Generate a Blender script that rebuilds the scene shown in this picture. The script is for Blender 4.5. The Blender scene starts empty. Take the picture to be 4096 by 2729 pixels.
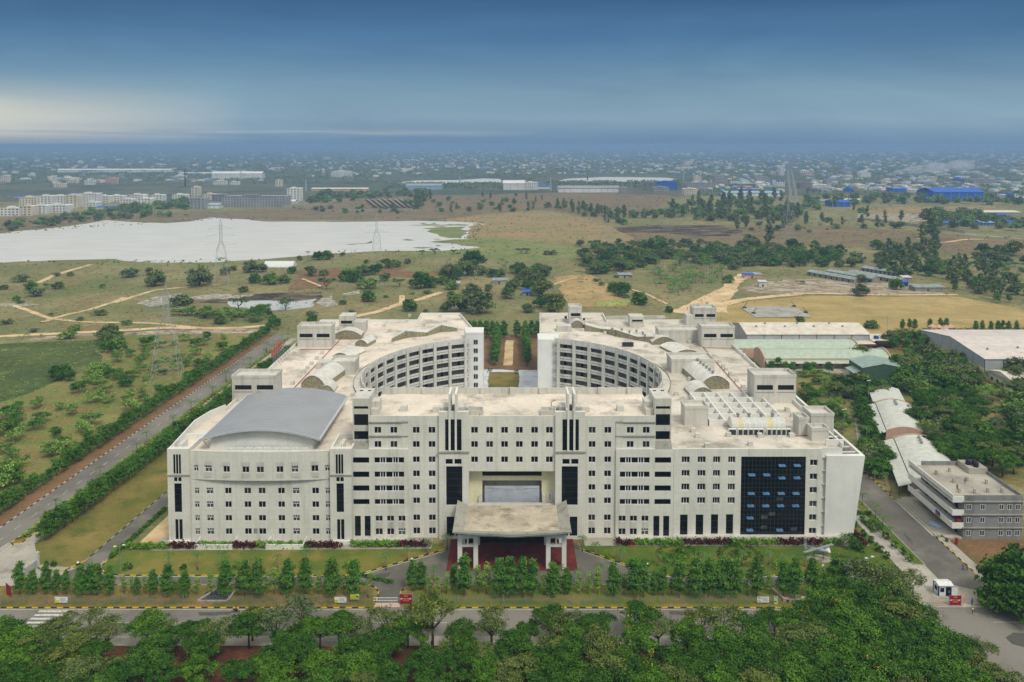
# Campus building seen from the air: everything is built here in mesh code with procedural materials.
HAZE_COL = (0.34, 0.54, 0.84, 1.0); HAZE_D = 0.00018
SUN_E = 1.9
EXPOSURE = 0.04
def _c(r, g, b): 
    f = lambda c: (c / 255 / 12.92) if c / 255 <= 0.04045 else ((c / 255 + 0.055) / 1.055) ** 2.4
    return (f(r), f(g), f(b), 1.0)
SKY_STOPS = [(0.0, _c(112, 142, 172)), (0.006, _c(116, 147, 176)), (0.016, _c(128, 157, 182)), (0.03, _c(138, 167, 188)), (0.06, _c(124, 158, 180)), (0.09, _c(98, 138, 170)), (0.125, _c(72, 116, 156)), (0.165, _c(52, 92, 136)), (0.22, _c(64, 106, 150)),
             (0.32, _c(168, 184, 200)), (0.45, _c(226, 227, 227)), (0.6, (0.92, 0.92, 0.90, 1.0))]
import bpy, bmesh, math, random
import numpy as np
from mathutils import Vector, Matrix
R = math.radians
random.seed(7); NR = np.random.default_rng(7)
scene = bpy.context.scene
COL = scene.collection

# ---------------------------------------------------------------- camera model (photo pixels, 4096 x 2729)
FPX, PITCH, YH, CAMH = 3350.0, R(3.0), 578.0, 110.0
Y0 = YH + FPX * math.tan(PITCH)
CP, SP = math.cos(PITCH), math.sin(PITCH)

def ray(px, py):
    u = (px - 2048.0) / FPX; v = (Y0 - py) / FPX
    return u, CP + v * SP, -SP + v * CP

def G(p, z=0.0):
    """photo pixel -> point (x, y) on the level plane z"""
    dx, dy, dz = ray(*p); t = (z - CAMH) / dz
    return (dx * t, dy * t)

def V(p, y):
    """photo pixel -> (x, z) on the upright plane y"""
    dx, dy, dz = ray(*p); t = y / dy
    return (dx * t, CAMH + dz * t)

def crop(x0, y0, s):
    return lambda x, y: (x0 + x / s, y0 + y / s)
c1 = crop(600, 1500, 1.96); c2 = crop(1700, 1500, 1.96); c3 = crop(2600, 1500, 1.96)
c4 = crop(1000, 1150, 1.96); c5 = crop(2000, 1150, 1.96)
r1 = crop(3000, 1150, 2.1478); r2 = crop(3200, 1800, 1.6875); r3 = crop(0, 1200, 2.139)
r4 = crop(0, 1900, 1.8917); r5 = crop(1100, 1900, 1.8917); r6 = crop(2200, 1900, 1.8917)
b1 = crop(0, 500, 1.96); b2 = crop(1000, 550, 1.96); b3 = crop(2000, 550, 1.96); b4 = crop(2896, 550, 1.96)
FF = crop(0, 0, 1 / 1.7408)

# ---------------------------------------------------------------- objects
def tag(o, label=None, cat=None, group=None, kind=None):
    if label: o['label'] = label
    if cat: o['category'] = cat
    if group: o['group'] = group
    if kind: o['kind'] = kind
    return o

def empty(name, loc=(0, 0, 0), rz=0.0, label=None, cat=None, group=None, parent=None):
    o = bpy.data.objects.new(name, None); COL.objects.link(o)
    o.location = loc; o.rotation_euler = (0, 0, rz); o.empty_display_size = 0.5
    if parent: o.parent = parent
    return tag(o, label, cat, group)

def link(name, me, parent=None):
    o = bpy.data.objects.new(name, me); COL.objects.link(o)
    if parent: o.parent = parent
    return o

def dup(root, loc, rz=0.0, s=1.0, label=None, group=None, name=None):
    r = root.copy(); COL.objects.link(r)
    r.location = loc; r.rotation_euler = (0, 0, rz)
    r.scale = (s, s, s) if not isinstance(s, tuple) else s
    if label: r['label'] = label
    if group: r['group'] = group
    for ch in root.children:
        c = ch.copy(); COL.objects.link(c); c.parent = r
        for g in ch.children:
            d = g.copy(); COL.objects.link(d); d.parent = c
    return r

class MB:
    def __init__(s): s.v = []; s.f = []; s.m = []
    def face(s, pts, m=0):
        k = len(s.v); s.v += [tuple(p) for p in pts]; s.f.append(tuple(range(k, k + len(pts)))); s.m.append(m); return s
    def box(s, x0, x1, y0, y1, z0, z1, m=0, skip=''):
        k = len(s.v)
        s.v += [(x0, y0, z0), (x1, y0, z0), (x1, y1, z0), (x0, y1, z0), (x0, y0, z1), (x1, y0, z1), (x1, y1, z1), (x0, y1, z1)]
        for n, q in (('b', (3, 2, 1, 0)), ('t', (4, 5, 6, 7)), ('f', (0, 1, 5, 4)), ('k', (2, 3, 7, 6)), ('r', (1, 2, 6, 5)), ('l', (3, 0, 4, 7))):
            if n not in skip:
                s.f.append(tuple(k + i for i in q)); s.m.append(m)
        return s
    def prism(s, poly, z0, z1, m=0, mtop=None, bottom=False):
        n = len(poly)
        for i in range(n):
            a, b = poly[i], poly[(i + 1) % n]
            s.face([(a[0], a[1], z0), (b[0], b[1], z0), (b[0], b[1], z1), (a[0], a[1], z1)], m)
        s.face([(p[0], p[1], z1) for p in poly], m if mtop is None else mtop)
        if bottom: s.face([(p[0], p[1], z0) for p in reversed(poly)], m)
        return s
    def along_y(s, prof, y0, y1, m=0):
        """solid with a cross-section in x,z running along y"""
        n = len(prof)
        for i in range(n):
            a, b = prof[i], prof[(i + 1) % n]
            s.face([(a[0], y0, a[1]), (b[0], y0, b[1]), (b[0], y1, b[1]), (a[0], y1, a[1])], m)
        s.face([(p[0], y0, p[1]) for p in prof], m); s.face([(p[0], y1, p[1]) for p in reversed(prof)], m)
        return s
    def along_x(s, prof, x0, x1, m=0):
        n = len(prof)
        for i in range(n):
            a, b = prof[i], prof[(i + 1) % n]
            s.face([(x0, a[0], a[1]), (x0, b[0], b[1]), (x1, b[0], b[1]), (x1, a[0], a[1])], m)
        s.face([(x0, p[0], p[1]) for p in reversed(prof)], m); s.face([(x1, p[0], p[1]) for p in prof], m)
        return s
    def bar(s, a, b, w, h=None, m=0):
        a = Vector(a); b = Vector(b); h = h or w
        d = (b - a).normalized(); up = Vector((0, 0, 1)) if abs(d.z) < 0.95 else Vector((1, 0, 0))
        sx = d.cross(up).normalized() * (w / 2); sz = sx.cross(d).normalized() * (h / 2)
        k = len(s.v)
        for p in (a, b):
            s.v += [tuple(p - sx - sz), tuple(p + sx - sz), tuple(p + sx + sz), tuple(p - sx + sz)]
        for q in ((0, 1, 5, 4), (1, 2, 6, 5), (2, 3, 7, 6), (3, 0, 4, 7), (3, 2, 1, 0), (4, 5, 6, 7)):
            s.f.append(tuple(k + i for i in q)); s.m.append(m)
        return s
    def tube(s, path, rad, n=6, m=0, cap=True):
        path = [Vector(p) for p in path]
        rad = rad if isinstance(rad, (list, tuple)) else [rad] * len(path)
        k0 = len(s.v)
        for i, p in enumerate(path):
            d = (path[min(i + 1, len(path) - 1)] - path[max(i - 1, 0)]).normalized()
            up = Vector((0, 0, 1)) if abs(d.z) < 0.9 else Vector((1, 0, 0))
            a = d.cross(up).normalized(); b = a.cross(d).normalized()
            for j in range(n):
                t = 2 * math.pi * j / n
                s.v.append(tuple(p + (a * math.cos(t) + b * math.sin(t)) * rad[i]))
        for i in range(len(path) - 1):
            for j in range(n):
                s.f.append((k0 + i * n + j, k0 + i * n + (j + 1) % n, k0 + (i + 1) * n + (j + 1) % n, k0 + (i + 1) * n + j)); s.m.append(m)
        if cap:
            s.f.append(tuple(k0 + j for j in reversed(range(n)))); s.m.append(m)
            s.f.append(tuple(k0 + (len(path) - 1) * n + j for j in range(n))); s.m.append(m)
        return s
    def lathe(s, prof, c=(0, 0, 0), n=12, m=0):
        """prof = (radius, z) pairs"""
        k0 = len(s.v)
        for r, z in prof:
            for j in range(n):
                t = 2 * math.pi * j / n
                s.v.append((c[0] + r * math.cos(t), c[1] + r * math.sin(t), c[2] + z))
        for i in range(len(prof) - 1):
            for j in range(n):
                s.f.append((k0 + i * n + j, k0 + i * n + (j + 1) % n, k0 + (i + 1) * n + (j + 1) % n, k0 + (i + 1) * n + j)); s.m.append(m)
        s.f.append(tuple(k0 + (len(prof) - 1) * n + j for j in range(n))); s.m.append(m)
        return s
    def facade(s, x0, x1, z0, z1, y, openings, depth=0.25, m=0, yf=None):
        """wall facing -y with real holes and their reveals"""
        yf = yf or (lambda x: y)
        xs = sorted({x0, x1} | {min(max(o[i], x0), x1) for o in openings for i in (0, 1)})
        zs = sorted({z0, z1} | {min(max(o[i], z0), z1) for o in openings for i in (2, 3)})
        for i in range(len(xs) - 1):
            for j in range(len(zs) - 1):
                cx, cz = (xs[i] + xs[i + 1]) / 2, (zs[j] + zs[j + 1]) / 2
                if any(o[0] < cx < o[1] and o[2] < cz < o[3] for o in openings): continue
                a, b = xs[i], xs[i + 1]
                s.face([(a, yf(a), zs[j]), (b, yf(b), zs[j]), (b, yf(b), zs[j + 1]), (a, yf(a), zs[j + 1])], m)
        for (a, b, c, d) in openings:
            ya, yb = yf(a), yf(b)
            s.face([(a, ya, c), (a, ya + depth, c), (a, ya + depth, d), (a, ya, d)], m)
            s.face([(b, yb + depth, c), (b, yb, c), (b, yb, d), (b, yb + depth, d)], m)
            s.face([(a, ya, c), (b, yb, c), (b, yb + depth, c), (a, ya + depth, c)], m)
            s.face([(a, ya + depth, d), (b, yb + depth, d), (b, yb, d), (a, ya, d)], m)
        return s
    def build(s, name, mats, parent=None, smooth=False, local=False):
        me = bpy.data.meshes.new(name)
        off = (0, 0, 0)
        if parent is not None and not local:
            off = parent.location
            if parent.parent is not None: off = off + parent.parent.location
        me.from_pydata([(p[0] - off[0], p[1] - off[1], p[2] - off[2]) for p in s.v], [], s.f)
        mats = mats if isinstance(mats, (list, tuple)) else [mats]
        for mt in mats: me.materials.append(mt)
        me.polygons.foreach_set('material_index', s.m)
        if smooth: me.polygons.foreach_set('use_smooth', [True] * len(s.f))
        me.update()
        return link(name, me, parent)

# ---------------------------------------------------------------- materials
def S(r, g, b, k=1.0):
    f = lambda c: ((c / 255) / 12.92 if c / 255 <= 0.04045 else ((c / 255 + 0.055) / 1.055) ** 2.4) * k
    return (f(r), f(g), f(b), 1.0)

def nodes(name):
    m = bpy.data.materials.new(name); m.use_nodes = True
    nt = m.node_tree; nt.nodes.clear()
    return m, nt, nt.nodes, nt.links

def N(nt, t, **kw):
    n = nt.nodes.new(t)
    for k, v in kw.items():
        if k in n.inputs.keys() if hasattr(n.inputs, 'keys') else False: n.inputs[k].default_value = v
        else: setattr(n, k, v)
    return n

def mixc(nt, fac, a, b, mode='MIX'):
    n = nt.nodes.new('ShaderNodeMix'); n.data_type = 'RGBA'; n.blend_type = mode
    for sock, val in ((n.inputs[0], fac), (n.inputs[6], a), (n.inputs[7], b)):
        if hasattr(val, 'is_output'): nt.links.new(val, sock)
        else: sock.default_value = val
    return n.outputs[2]

def noise(nt, co, scale, detail=4.0, rough=0.55, stretch=None, dist=0.0):
    if stretch:
        mp = nt.nodes.new('ShaderNodeMapping'); mp.inputs['Scale'].default_value = stretch
        nt.links.new(co, mp.inputs['Vector']); co = mp.outputs['Vector']
    n = nt.nodes.new('ShaderNodeTexNoise'); n.inputs['Scale'].default_value = scale
    n.inputs['Detail'].default_value = detail; n.inputs['Roughness'].default_value = rough
    n.inputs['Distortion'].default_value = dist
    nt.links.new(co, n.inputs['Vector']); return n.outputs['Fac']

def ramp(nt, fac, a, b, ca=(0, 0, 0, 1), cb=(1, 1, 1, 1)):
    n = nt.nodes.new('ShaderNodeValToRGB')
    n.color_ramp.elements[0].position = a; n.color_ramp.elements[0].color = ca
    n.color_ramp.elements[1].position = b; n.color_ramp.elements[1].color = cb
    nt.links.new(fac, n.inputs['Fac']); return n.outputs['Color']

def coords(nt, kind):
    if kind == 'pos': return nt.nodes.new('ShaderNodeNewGeometry').outputs['Position']
    return nt.nodes.new('ShaderNodeTexCoord').outputs['Object']

def finish(nt, color, rough=0.8, metal=0.0, spec=0.3, bump=None, bstr=0.2, bdist=0.05):
    b = nt.nodes.new('ShaderNodeBsdfPrincipled'); o = nt.nodes.new('ShaderNodeOutputMaterial')
    if hasattr(color, 'is_output'): nt.links.new(color, b.inputs['Base Color'])
    else: b.inputs['Base Color'].default_value = color
    b.inputs['Roughness'].default_value = rough; b.inputs['Metallic'].default_value = metal
    b.inputs['Specular IOR Level'].default_value = spec
    if bump is not None:
        bp = nt.nodes.new('ShaderNodeBump'); bp.inputs['Strength'].default_value = bstr; bp.inputs['Distance'].default_value = bdist
        nt.links.new(bump, bp.inputs['Height']); nt.links.new(bp.outputs['Normal'], b.inputs['Normal'])
    nt.links.new(b.outputs[0], o.inputs['Surface'])
    return b

def plain(name, c, rough=0.7, metal=0.0, var=0.12, scale=1.5, kind='pos', spec=0.3):
    """paint or metal with a little wear"""
    m, nt, _, _ = nodes(name)
    co = coords(nt, kind)
    f = noise(nt, co, scale, 5.0)
    d = tuple(x * (1 - 2 * var) for x in c[:3]) + (1,); l = tuple(min(1, x * (1 + var)) for x in c[:3]) + (1,)
    finish(nt, ramp(nt, f, 0.32, 0.68, d, l), rough, metal, spec)
    return m

def ground(name, a, b, c=None, s1=0.02, s2=0.15, s3=1.2, rough=0.95, kind='pos', lo=0.38, hi=0.62, grain=0.25, stretch=None, mott=None):
    """earth or grass: two tones in patches, a third in spots, fine grain"""
    m, nt, _, _ = nodes(name)
    co = coords(nt, kind)
    f1 = noise(nt, co, s1, 6.0, 0.6, stretch)
    col = ramp(nt, f1, lo, hi, a, b)
    if c is not None:
        f2 = noise(nt, co, s2, 5.0, 0.65)
        col = mixc(nt, ramp(nt, f2, 0.5, 0.66), col, c)
    if mott:
        f4 = noise(nt, co, 0.11, 8.0, 0.75, (1.0, 1.6, 1.0))
        col = mixc(nt, ramp(nt, f4, 0.47, 0.66), col, mott)
        f5 = noise(nt, co, 0.45, 6.0, 0.8)
        col = mixc(nt, ramp(nt, f5, 0.56, 0.7), col, tuple(x * 0.62 for x in mott[:3]) + (1,))
    f3 = noise(nt, co, s3, 4.0, 0.7)
    g = ramp(nt, f3, 0.25, 0.75, (1 - grain,) * 3 + (1,), (1 + grain,) * 3 + (1,))
    col = mixc(nt, 1.0, col, g, 'MULTIPLY')
    finish(nt, col, rough, spec=0.15)
    return m

def wallmat(name, c, stain, streak=0.55, panels=True, kind='pos'):
    m, nt, _, _ = nodes(name)
    co = coords(nt, kind)
    f1 = noise(nt, co, 0.12, 6.0, 0.6)
    f2 = noise(nt, co, 0.55, 5.0, 0.65, (1.0, 1.0, 0.07))
    f3 = noise(nt, co, 2.2, 3.0, 0.7)
    col = mixc(nt, ramp(nt, f2, 0.5, 0.82), c, stain)
    l = ramp(nt, f1, 0.3, 0.7, (0.88, 0.88, 0.87, 1), (1.04, 1.03, 1.02, 1))
    col = mixc(nt, 1.0, col, l, 'MULTIPLY')
    col = mixc(nt, 0.35, col, ramp(nt, f3, 0.3, 0.7, (0.8, 0.8, 0.8, 1), (1.15, 1.15, 1.15, 1)), 'MULTIPLY')
    if panels:
        sx = nt.nodes.new('ShaderNodeSeparateXYZ'); nt.links.new(co, sx.inputs[0])
        ad = nt.nodes.new('ShaderNodeMath'); ad.operation = 'ADD'; nt.links.new(sx.outputs[0], ad.inputs[0]); nt.links.new(sx.outputs[1], ad.inputs[1])
        cb = nt.nodes.new('ShaderNodeCombineXYZ'); nt.links.new(ad.outputs[0], cb.inputs[0]); nt.links.new(sx.outputs[2], cb.inputs[1])
        br = nt.nodes.new('ShaderNodeTexBrick'); nt.links.new(cb.outputs[0], br.inputs['Vector'])
        br.offset = 0.0; br.inputs['Scale'].default_value = 1.0
        br.inputs['Brick Width'].default_value = 1.55; br.inputs['Row Height'].default_value = 1.28; br.inputs['Mortar Size'].default_value = 0.035
        br.inputs['Color1'].default_value = (1, 1, 1, 1); br.inputs['Color2'].default_value = (0.95, 0.95, 0.94, 1); br.inputs['Mortar'].default_value = (0.74, 0.74, 0.73, 1)
        col = mixc(nt, 0.55, col, br.outputs['Color'], 'MULTIPLY')
    finish(nt, col, 0.85, spec=0.2)
    return m

def leafmat(name, a, b, c, s=0.35, trans=0.14):
    """foliage: tones vary over the crown and from plant to plant"""
    m, nt, _, _ = nodes(name)
    co = coords(nt, 'obj')
    f = noise(nt, co, s, 5.0, 0.7)
    oi = nt.nodes.new('ShaderNodeObjectInfo')
    col = ramp(nt, f, 0.36, 0.64, a, b)
    rr = ramp(nt, oi.outputs['Random'], 0.0, 1.0, (0, 0, 0, 1), (0.85, 0.85, 0.85, 1))
    col = mixc(nt, rr, col, mixc(nt, 0.5, col, c))
    f2 = noise(nt, co, 4.0, 2.0, 0.6)
    col = mixc(nt, 1.0, col, ramp(nt, f2, 0.3, 0.7, (0.6, 0.6, 0.6, 1), (1.4, 1.4, 1.35, 1)), 'MULTIPLY')
    b_ = nt.nodes.new('ShaderNodeBsdfPrincipled'); b_.inputs['Roughness'].default_value = 0.6; b_.inputs['Specular IOR Level'].default_value = 0.2
    tr = nt.nodes.new('ShaderNodeBsdfTranslucent'); mx = nt.nodes.new('ShaderNodeMixShader'); o = nt.nodes.new('ShaderNodeOutputMaterial')
    nt.links.new(col, b_.inputs['Base Color']); nt.links.new(col, tr.inputs['Color'])
    mx.inputs[0].default_value = trans
    nt.links.new(b_.outputs[0], mx.inputs[1]); nt.links.new(tr.outputs[0], mx.inputs[2]); nt.links.new(mx.outputs[0], o.inputs['Surface'])
    return m

M = {}
M['wall'] = wallmat('clad_wall', S(227, 225, 212), S(196, 193, 178))
M['wall_plain'] = wallmat('plain_wall', S(232, 231, 222), S(216, 214, 204), panels=False)
M['cream'] = wallmat('cream_wall', S(226, 220, 180), S(200, 190, 150), panels=False)
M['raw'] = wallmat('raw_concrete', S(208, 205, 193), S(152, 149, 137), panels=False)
M['rawdark'] = wallmat('weathered_shaded_concrete', S(150, 147, 135), S(95, 92, 82), panels=False)  # darker concrete; also puts recess shade into passage and gallery walls
M['ledge'] = wallmat('ledge_concrete', S(165, 162, 148), S(110, 108, 98), panels=False)
M['roof'] = ground('roof_screed', S(230, 217, 197), S(208, 196, 177), S(172, 164, 147), 0.06, 0.11, 1.5, 0.9, grain=0.14, lo=0.4, hi=0.65)
M['roofgrey'] = ground('roof_screed_grey', S(222, 212, 194), S(196, 187, 170), S(158, 151, 136), 0.06, 0.11, 1.5, 0.9, grain=0.14)
M['glass'] = plain('dark_glass', (0.004, 0.005, 0.006, 1), 0.12, 0, 0.1, 0.4, spec=0.35)
M['glassgrey'] = plain('grey_glass', (0.07, 0.075, 0.07, 1), 0.2, 0, 0.3, 0.6, spec=0.4)
M['void'] = plain('dark_room', (0.006, 0.006, 0.006, 1), 0.9, 0, 0.2)
M['frame'] = plain('white_frame', S(225, 226, 222), 0.5, 0, 0.05)
M['greyframe'] = plain('grey_frame', S(60, 62, 60), 0.5, 0, 0.05)
M['skypane'] = plain('sky_tint_pane', (0.08, 0.19, 0.34, 1), 0.2, 0.5, 0.12, 0.8)  # the blue of the reflected sky is put into the pane colour
M['whitemetal'] = plain('white_metal', S(224, 224, 218), 0.5, 0.0, 0.08)
M['steel'] = plain('galvanised_steel', S(150, 152, 150), 0.5, 0.3, 0.12)
M['darksteel'] = plain('dark_steel', S(60, 60, 58), 0.6, 0.2, 0.12)
M['red'] = plain('red_pipe', S(150, 40, 30), 0.5, 0, 0.1)
M['black'] = plain('black_plastic', S(26, 26, 27), 0.5, 0, 0.1)
M['crimson'] = plain('crimson_board', S(150, 16, 46), 0.5, 0, 0.08, 1.0)
M['gold'] = plain('gold_letter', S(222, 178, 110), 0.5, 0, 0.06)
M['yellow'] = plain('yellow_paint', S(222, 176, 26), 0.7, 0, 0.14, 2.0)
M['kerbblack'] = plain('black_paint', S(38, 36, 34), 0.8, 0, 0.14, 2.0)
M['paint'] = plain('road_paint', S(205, 202, 190), 0.8, 0, 0.18, 2.0)
M['blue'] = plain('blue_sheet', S(10, 92, 190), 0.5, 0, 0.1, 0.3)
M['bluedark'] = plain('blue_wall', S(10, 70, 160), 0.6, 0, 0.12, 0.2)
M['bluepale'] = plain('pale_blue_sheet', S(150, 182, 210), 0.5, 0, 0.1, 0.2)
M['pink'] = wallmat('pink_brick', S(204, 172, 150), S(172, 138, 116), panels=False)
M['greenroof'] = plain('pale_green_sheet', S(178, 190, 168), 0.5, 0, 0.08, 0.5)
M['greyroof'] = plain('pale_grey_sheet', S(204, 205, 190), 0.5, 0, 0.08, 0.5)
M['creamroof'] = plain('cream_sheet', S(216, 206, 186), 0.6, 0, 0.1, 0.25)
M['pinkroof'] = plain('pale_pink_sheet', S(214, 202, 190), 0.6, 0, 0.08, 0.25)
M['shedwall'] = plain('grey_sheet_wall', S(168, 172, 170), 0.6, 0, 0.08, 0.3)
M['greenbox'] = plain('green_sheet_wall', S(66, 92, 72), 0.6, 0, 0.1, 0.4)
M['greenboxroof'] = plain('green_sheet_roof', S(146, 164, 152), 0.5, 0, 0.1, 0.4)
M['block'] = wallmat('grey_blockwork', S(142, 143, 142), S(96, 96, 92), panels=True)
M['tin'] = plain('old_tin', S(150, 160, 152), 0.6, 0.1, 0.2, 0.3)
M['skylight'] = plain('pale_sheet_vault', S(222, 218, 204), 0.45, 0, 0.1, 0.5)
M['clere'] = plain('clerestory_glass', S(150, 144, 112), 0.4, 0, 0.25, 1.6)
M['terracotta'] = plain('orange_letter_panel', S(190, 96, 52), 0.6, 0, 0.15)
M['bark'] = plain('bark', S(92, 76, 58), 0.95, 0, 0.25, 3.0, 'obj')
M['palebark'] = plain('pale_bark', S(150, 138, 118), 0.95, 0, 0.25, 3.0, 'obj')
# vault roof: fine ribs
def ribmat(name, c, width, axis):
    m, nt, _, _ = nodes(name)
    co = coords(nt, 'pos')
    w = nt.nodes.new('ShaderNodeTexWave'); w.wave_type = 'BANDS'; w.bands_direction = axis; w.inputs['Scale'].default_value = 0.314 / width
    w.inputs['Distortion'].default_value = 0.0; nt.links.new(co, w.inputs['Vector'])
    d = tuple(x * 0.8 for x in c[:3]) + (1,)
    col = ramp(nt, w.outputs['Fac'], 0.2, 0.6, d, c)
    f = noise(nt, co, 0.15, 5.0)
    col = mixc(nt, 1.0, col, ramp(nt, f, 0.3, 0.7, (0.9, 0.9, 0.92, 1), (1.06, 1.06, 1.04, 1)), 'MULTIPLY')
    finish(nt, col, 0.45, 0.1, 0.4)
    return m
M['vault'] = ribmat('grey_ribbed_roof', S(162, 163, 162), 1.4, 'Y')
M['vaultedge'] = plain('vault_edge_trim', S(205, 208, 210), 0.4, 0.2, 0.05)
# leaves
M['leaf_a'] = leafmat('leaf_dark', S(30, 64, 8), S(88, 132, 24), S(52, 102, 28))
M['leaf_b'] = leafmat('leaf_mid', S(42, 82, 12), S(114, 158, 34), S(62, 110, 38))
M['leaf_c'] = leafmat('leaf_olive', S(68, 88, 32), S(134, 148, 60), S(100, 122, 76))
M['leaf_d'] = leafmat('leaf_grey', S(78, 100, 66), S(122, 140, 92), S(106, 122, 72))
M['leaf_col'] = leafmat('leaf_column', S(54, 94, 28), S(116, 160, 60), S(72, 134, 42), 0.8)
M['leaf_scrub'] = leafmat('leaf_scrub', S(98, 138, 54), S(166, 196, 96), S(136, 164, 74), 0.6)
M['leaf_far'] = leafmat('leaf_far', S(78, 98, 54), S(130, 146, 84), S(106, 118, 74), 0.15)
M['leaf_farb'] = leafmat('leaf_far_bright', S(78, 116, 42), S(142, 172, 78), S(102, 132, 58), 0.15)
M['leaf_maroon'] = leafmat('leaf_maroon', S(62, 24, 24), S(100, 44, 36), S(80, 38, 30), 0.8)
M['leaf_lime'] = leafmat('leaf_lime', S(84, 128, 30), S(142, 186, 62), S(110, 160, 50), 0.8)
M['palm'] = leafmat('leaf_palm', S(58, 98, 44), S(108, 142, 66), S(78, 112, 48), 1.2)
M['leaf_dry'] = leafmat('leaf_dry', S(128, 116, 66), S(164, 146, 92), S(112, 112, 60), 0.05)
M['hazesteel'] = plain('haze_tinted_steel', S(176, 180, 176), 0.5, 0.1, 0.08)  # steel paled towards the air; the haze is in its colour
M['blossom'] = plain('yellow_blossom', S(236, 190, 20), 0.7, 0, 0.2, 2.0, 'obj')
# ground
M['dry'] = ground('dry_field', S(148, 137, 94), S(110, 115, 68), S(138, 114, 82), 0.013, 0.035, 0.4, grain=0.35, mott=S(100, 108, 60))
M['lawn'] = ground('lawn_grass', S(118, 118, 52), S(82, 104, 36), S(138, 122, 66), 0.05, 0.12, 2.5, grain=0.3)
M['lawnrich'] = ground('rich_lawn', S(66, 98, 26), S(92, 106, 40), S(120, 116, 54), 0.06, 0.1, 2.5, grain=0.3)
M['lawndry'] = ground('dry_lawn', S(138, 122, 66), S(108, 104, 48), S(86, 98, 40), 0.05, 0.1, 2.5, grain=0.3, mott=S(110, 106, 52))
M['strip'] = ground('verge_grass', S(112, 106, 48), S(150, 118, 70), S(76, 92, 34), 0.07, 0.15, 2.5, grain=0.35, mott=S(96, 98, 44))
M['road'] = ground('road_asphalt', S(132, 127, 116), S(118, 114, 104), S(106, 102, 93), 0.03, 0.06, 3.0, 0.9, grain=0.12)
M['roaddark'] = ground('fresh_asphalt', S(112, 108, 98), S(97, 94, 86), S(126, 121, 109), 0.05, 0.08, 3.0, 0.9, grain=0.12)
M['pave'] = ground('pale_paving', S(178, 172, 156), S(158, 152, 138), S(142, 136, 122), 0.08, 0.15, 2.0, 0.9, grain=0.14)
M['plaza'] = ground('courtyard_paving', S(218, 222, 226), S(202, 206, 210), S(186, 190, 194), 0.1, 0.2, 2.0, 0.8, grain=0.12)
M['sand'] = ground('sandy_track', S(222, 196, 152), S(200, 172, 128), S(184, 152, 110), 0.05, 0.1, 0.8, grain=0.2)
M['redearth'] = ground('red_earth', S(100, 62, 42), S(78, 52, 34), S(120, 82, 54), 0.08, 0.2, 1.5, grain=0.35)
M['dirt'] = ground('dirt_shoulder', S(138, 104, 74), S(118, 92, 62), S(104, 94, 56), 0.08, 0.2, 1.5, grain=0.35)
M['marsh'] = ground('marsh_reeds', S(86, 98, 50), S(62, 80, 38), S(108, 112, 62), 0.015, 0.05, 0.35, grain=0.4, stretch=(1, 2.5, 1), mott=S(74, 90, 44))
M['tan'] = ground('tan_field', S(190, 160, 108), S(166, 138, 90), S(150, 134, 86), 0.02, 0.06, 0.5, grain=0.25, mott=S(146, 130, 80))
M['play'] = ground('playing_field', S(186, 160, 104), S(164, 142, 88), S(146, 132, 78), 0.015, 0.05, 0.6, grain=0.18, stretch=(1, 2.2, 1), mott=S(160, 142, 90))
M['greenfield'] = ground('green_pasture', S(118, 128, 72), S(140, 138, 84), S(98, 116, 58), 0.012, 0.04, 0.4, grain=0.3, stretch=(1, 2, 1), mott=S(104, 114, 64))
M['orange'] = ground('orange_field', S(166, 134, 96), S(146, 132, 88), S(124, 120, 76), 0.008, 0.03, 0.4, grain=0.22, stretch=(1, 2, 1), mott=S(132, 122, 76))
M['brownfield'] = ground('brown_field', S(138, 114, 84), S(116, 106, 72), S(104, 88, 62), 0.01, 0.04, 0.4, grain=0.3, stretch=(1, 2.4, 1), mott=S(112, 104, 72))
M['burnt'] = ground('burnt_ground', S(52, 46, 40), S(128, 112, 86), S(70, 62, 52), 0.03, 0.05, 0.4, grain=0.3, lo=0.45, hi=0.6, stretch=(1, 3, 1))
M['rubble'] = ground('rubble_ground', S(196, 184, 162), S(148, 128, 98), S(110, 98, 78), 0.06, 0.12, 0.5, grain=0.4, stretch=(1, 2, 1), mott=S(120, 112, 84))
M['crop'] = ground('crop_plot', S(150, 168, 84), S(132, 150, 70), None, 0.05, 0.1, 0.8, grain=0.2)
M['farcity'] = ground('city_ground', S(72, 84, 58), S(104, 102, 78), S(56, 70, 50), 0.003, 0.008, 0.05, grain=0.35)
M['scrubground'] = ground('scrub_ground', S(140, 130, 80), S(106, 116, 56), S(142, 104, 72), 0.03, 0.08, 0.7, grain=0.35, mott=S(110, 118, 58))
M['rock'] = ground('pale_rock', S(186, 180, 164), S(140, 132, 114), S(112, 104, 88), 0.2, 0.4, 1.5, grain=0.3)
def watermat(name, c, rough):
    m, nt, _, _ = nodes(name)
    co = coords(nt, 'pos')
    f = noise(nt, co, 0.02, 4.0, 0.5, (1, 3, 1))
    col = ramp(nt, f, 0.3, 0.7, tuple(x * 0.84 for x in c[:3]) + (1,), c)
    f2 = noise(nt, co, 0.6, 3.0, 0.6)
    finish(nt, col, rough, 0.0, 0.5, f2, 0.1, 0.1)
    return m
M['water'] = watermat('lake_water', S(224, 219, 205), 0.34)  # turbid pale water; its base colour also carries the reflected sky's white
M['pond'] = watermat('pond_water', S(206, 206, 196), 0.25)
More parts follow.
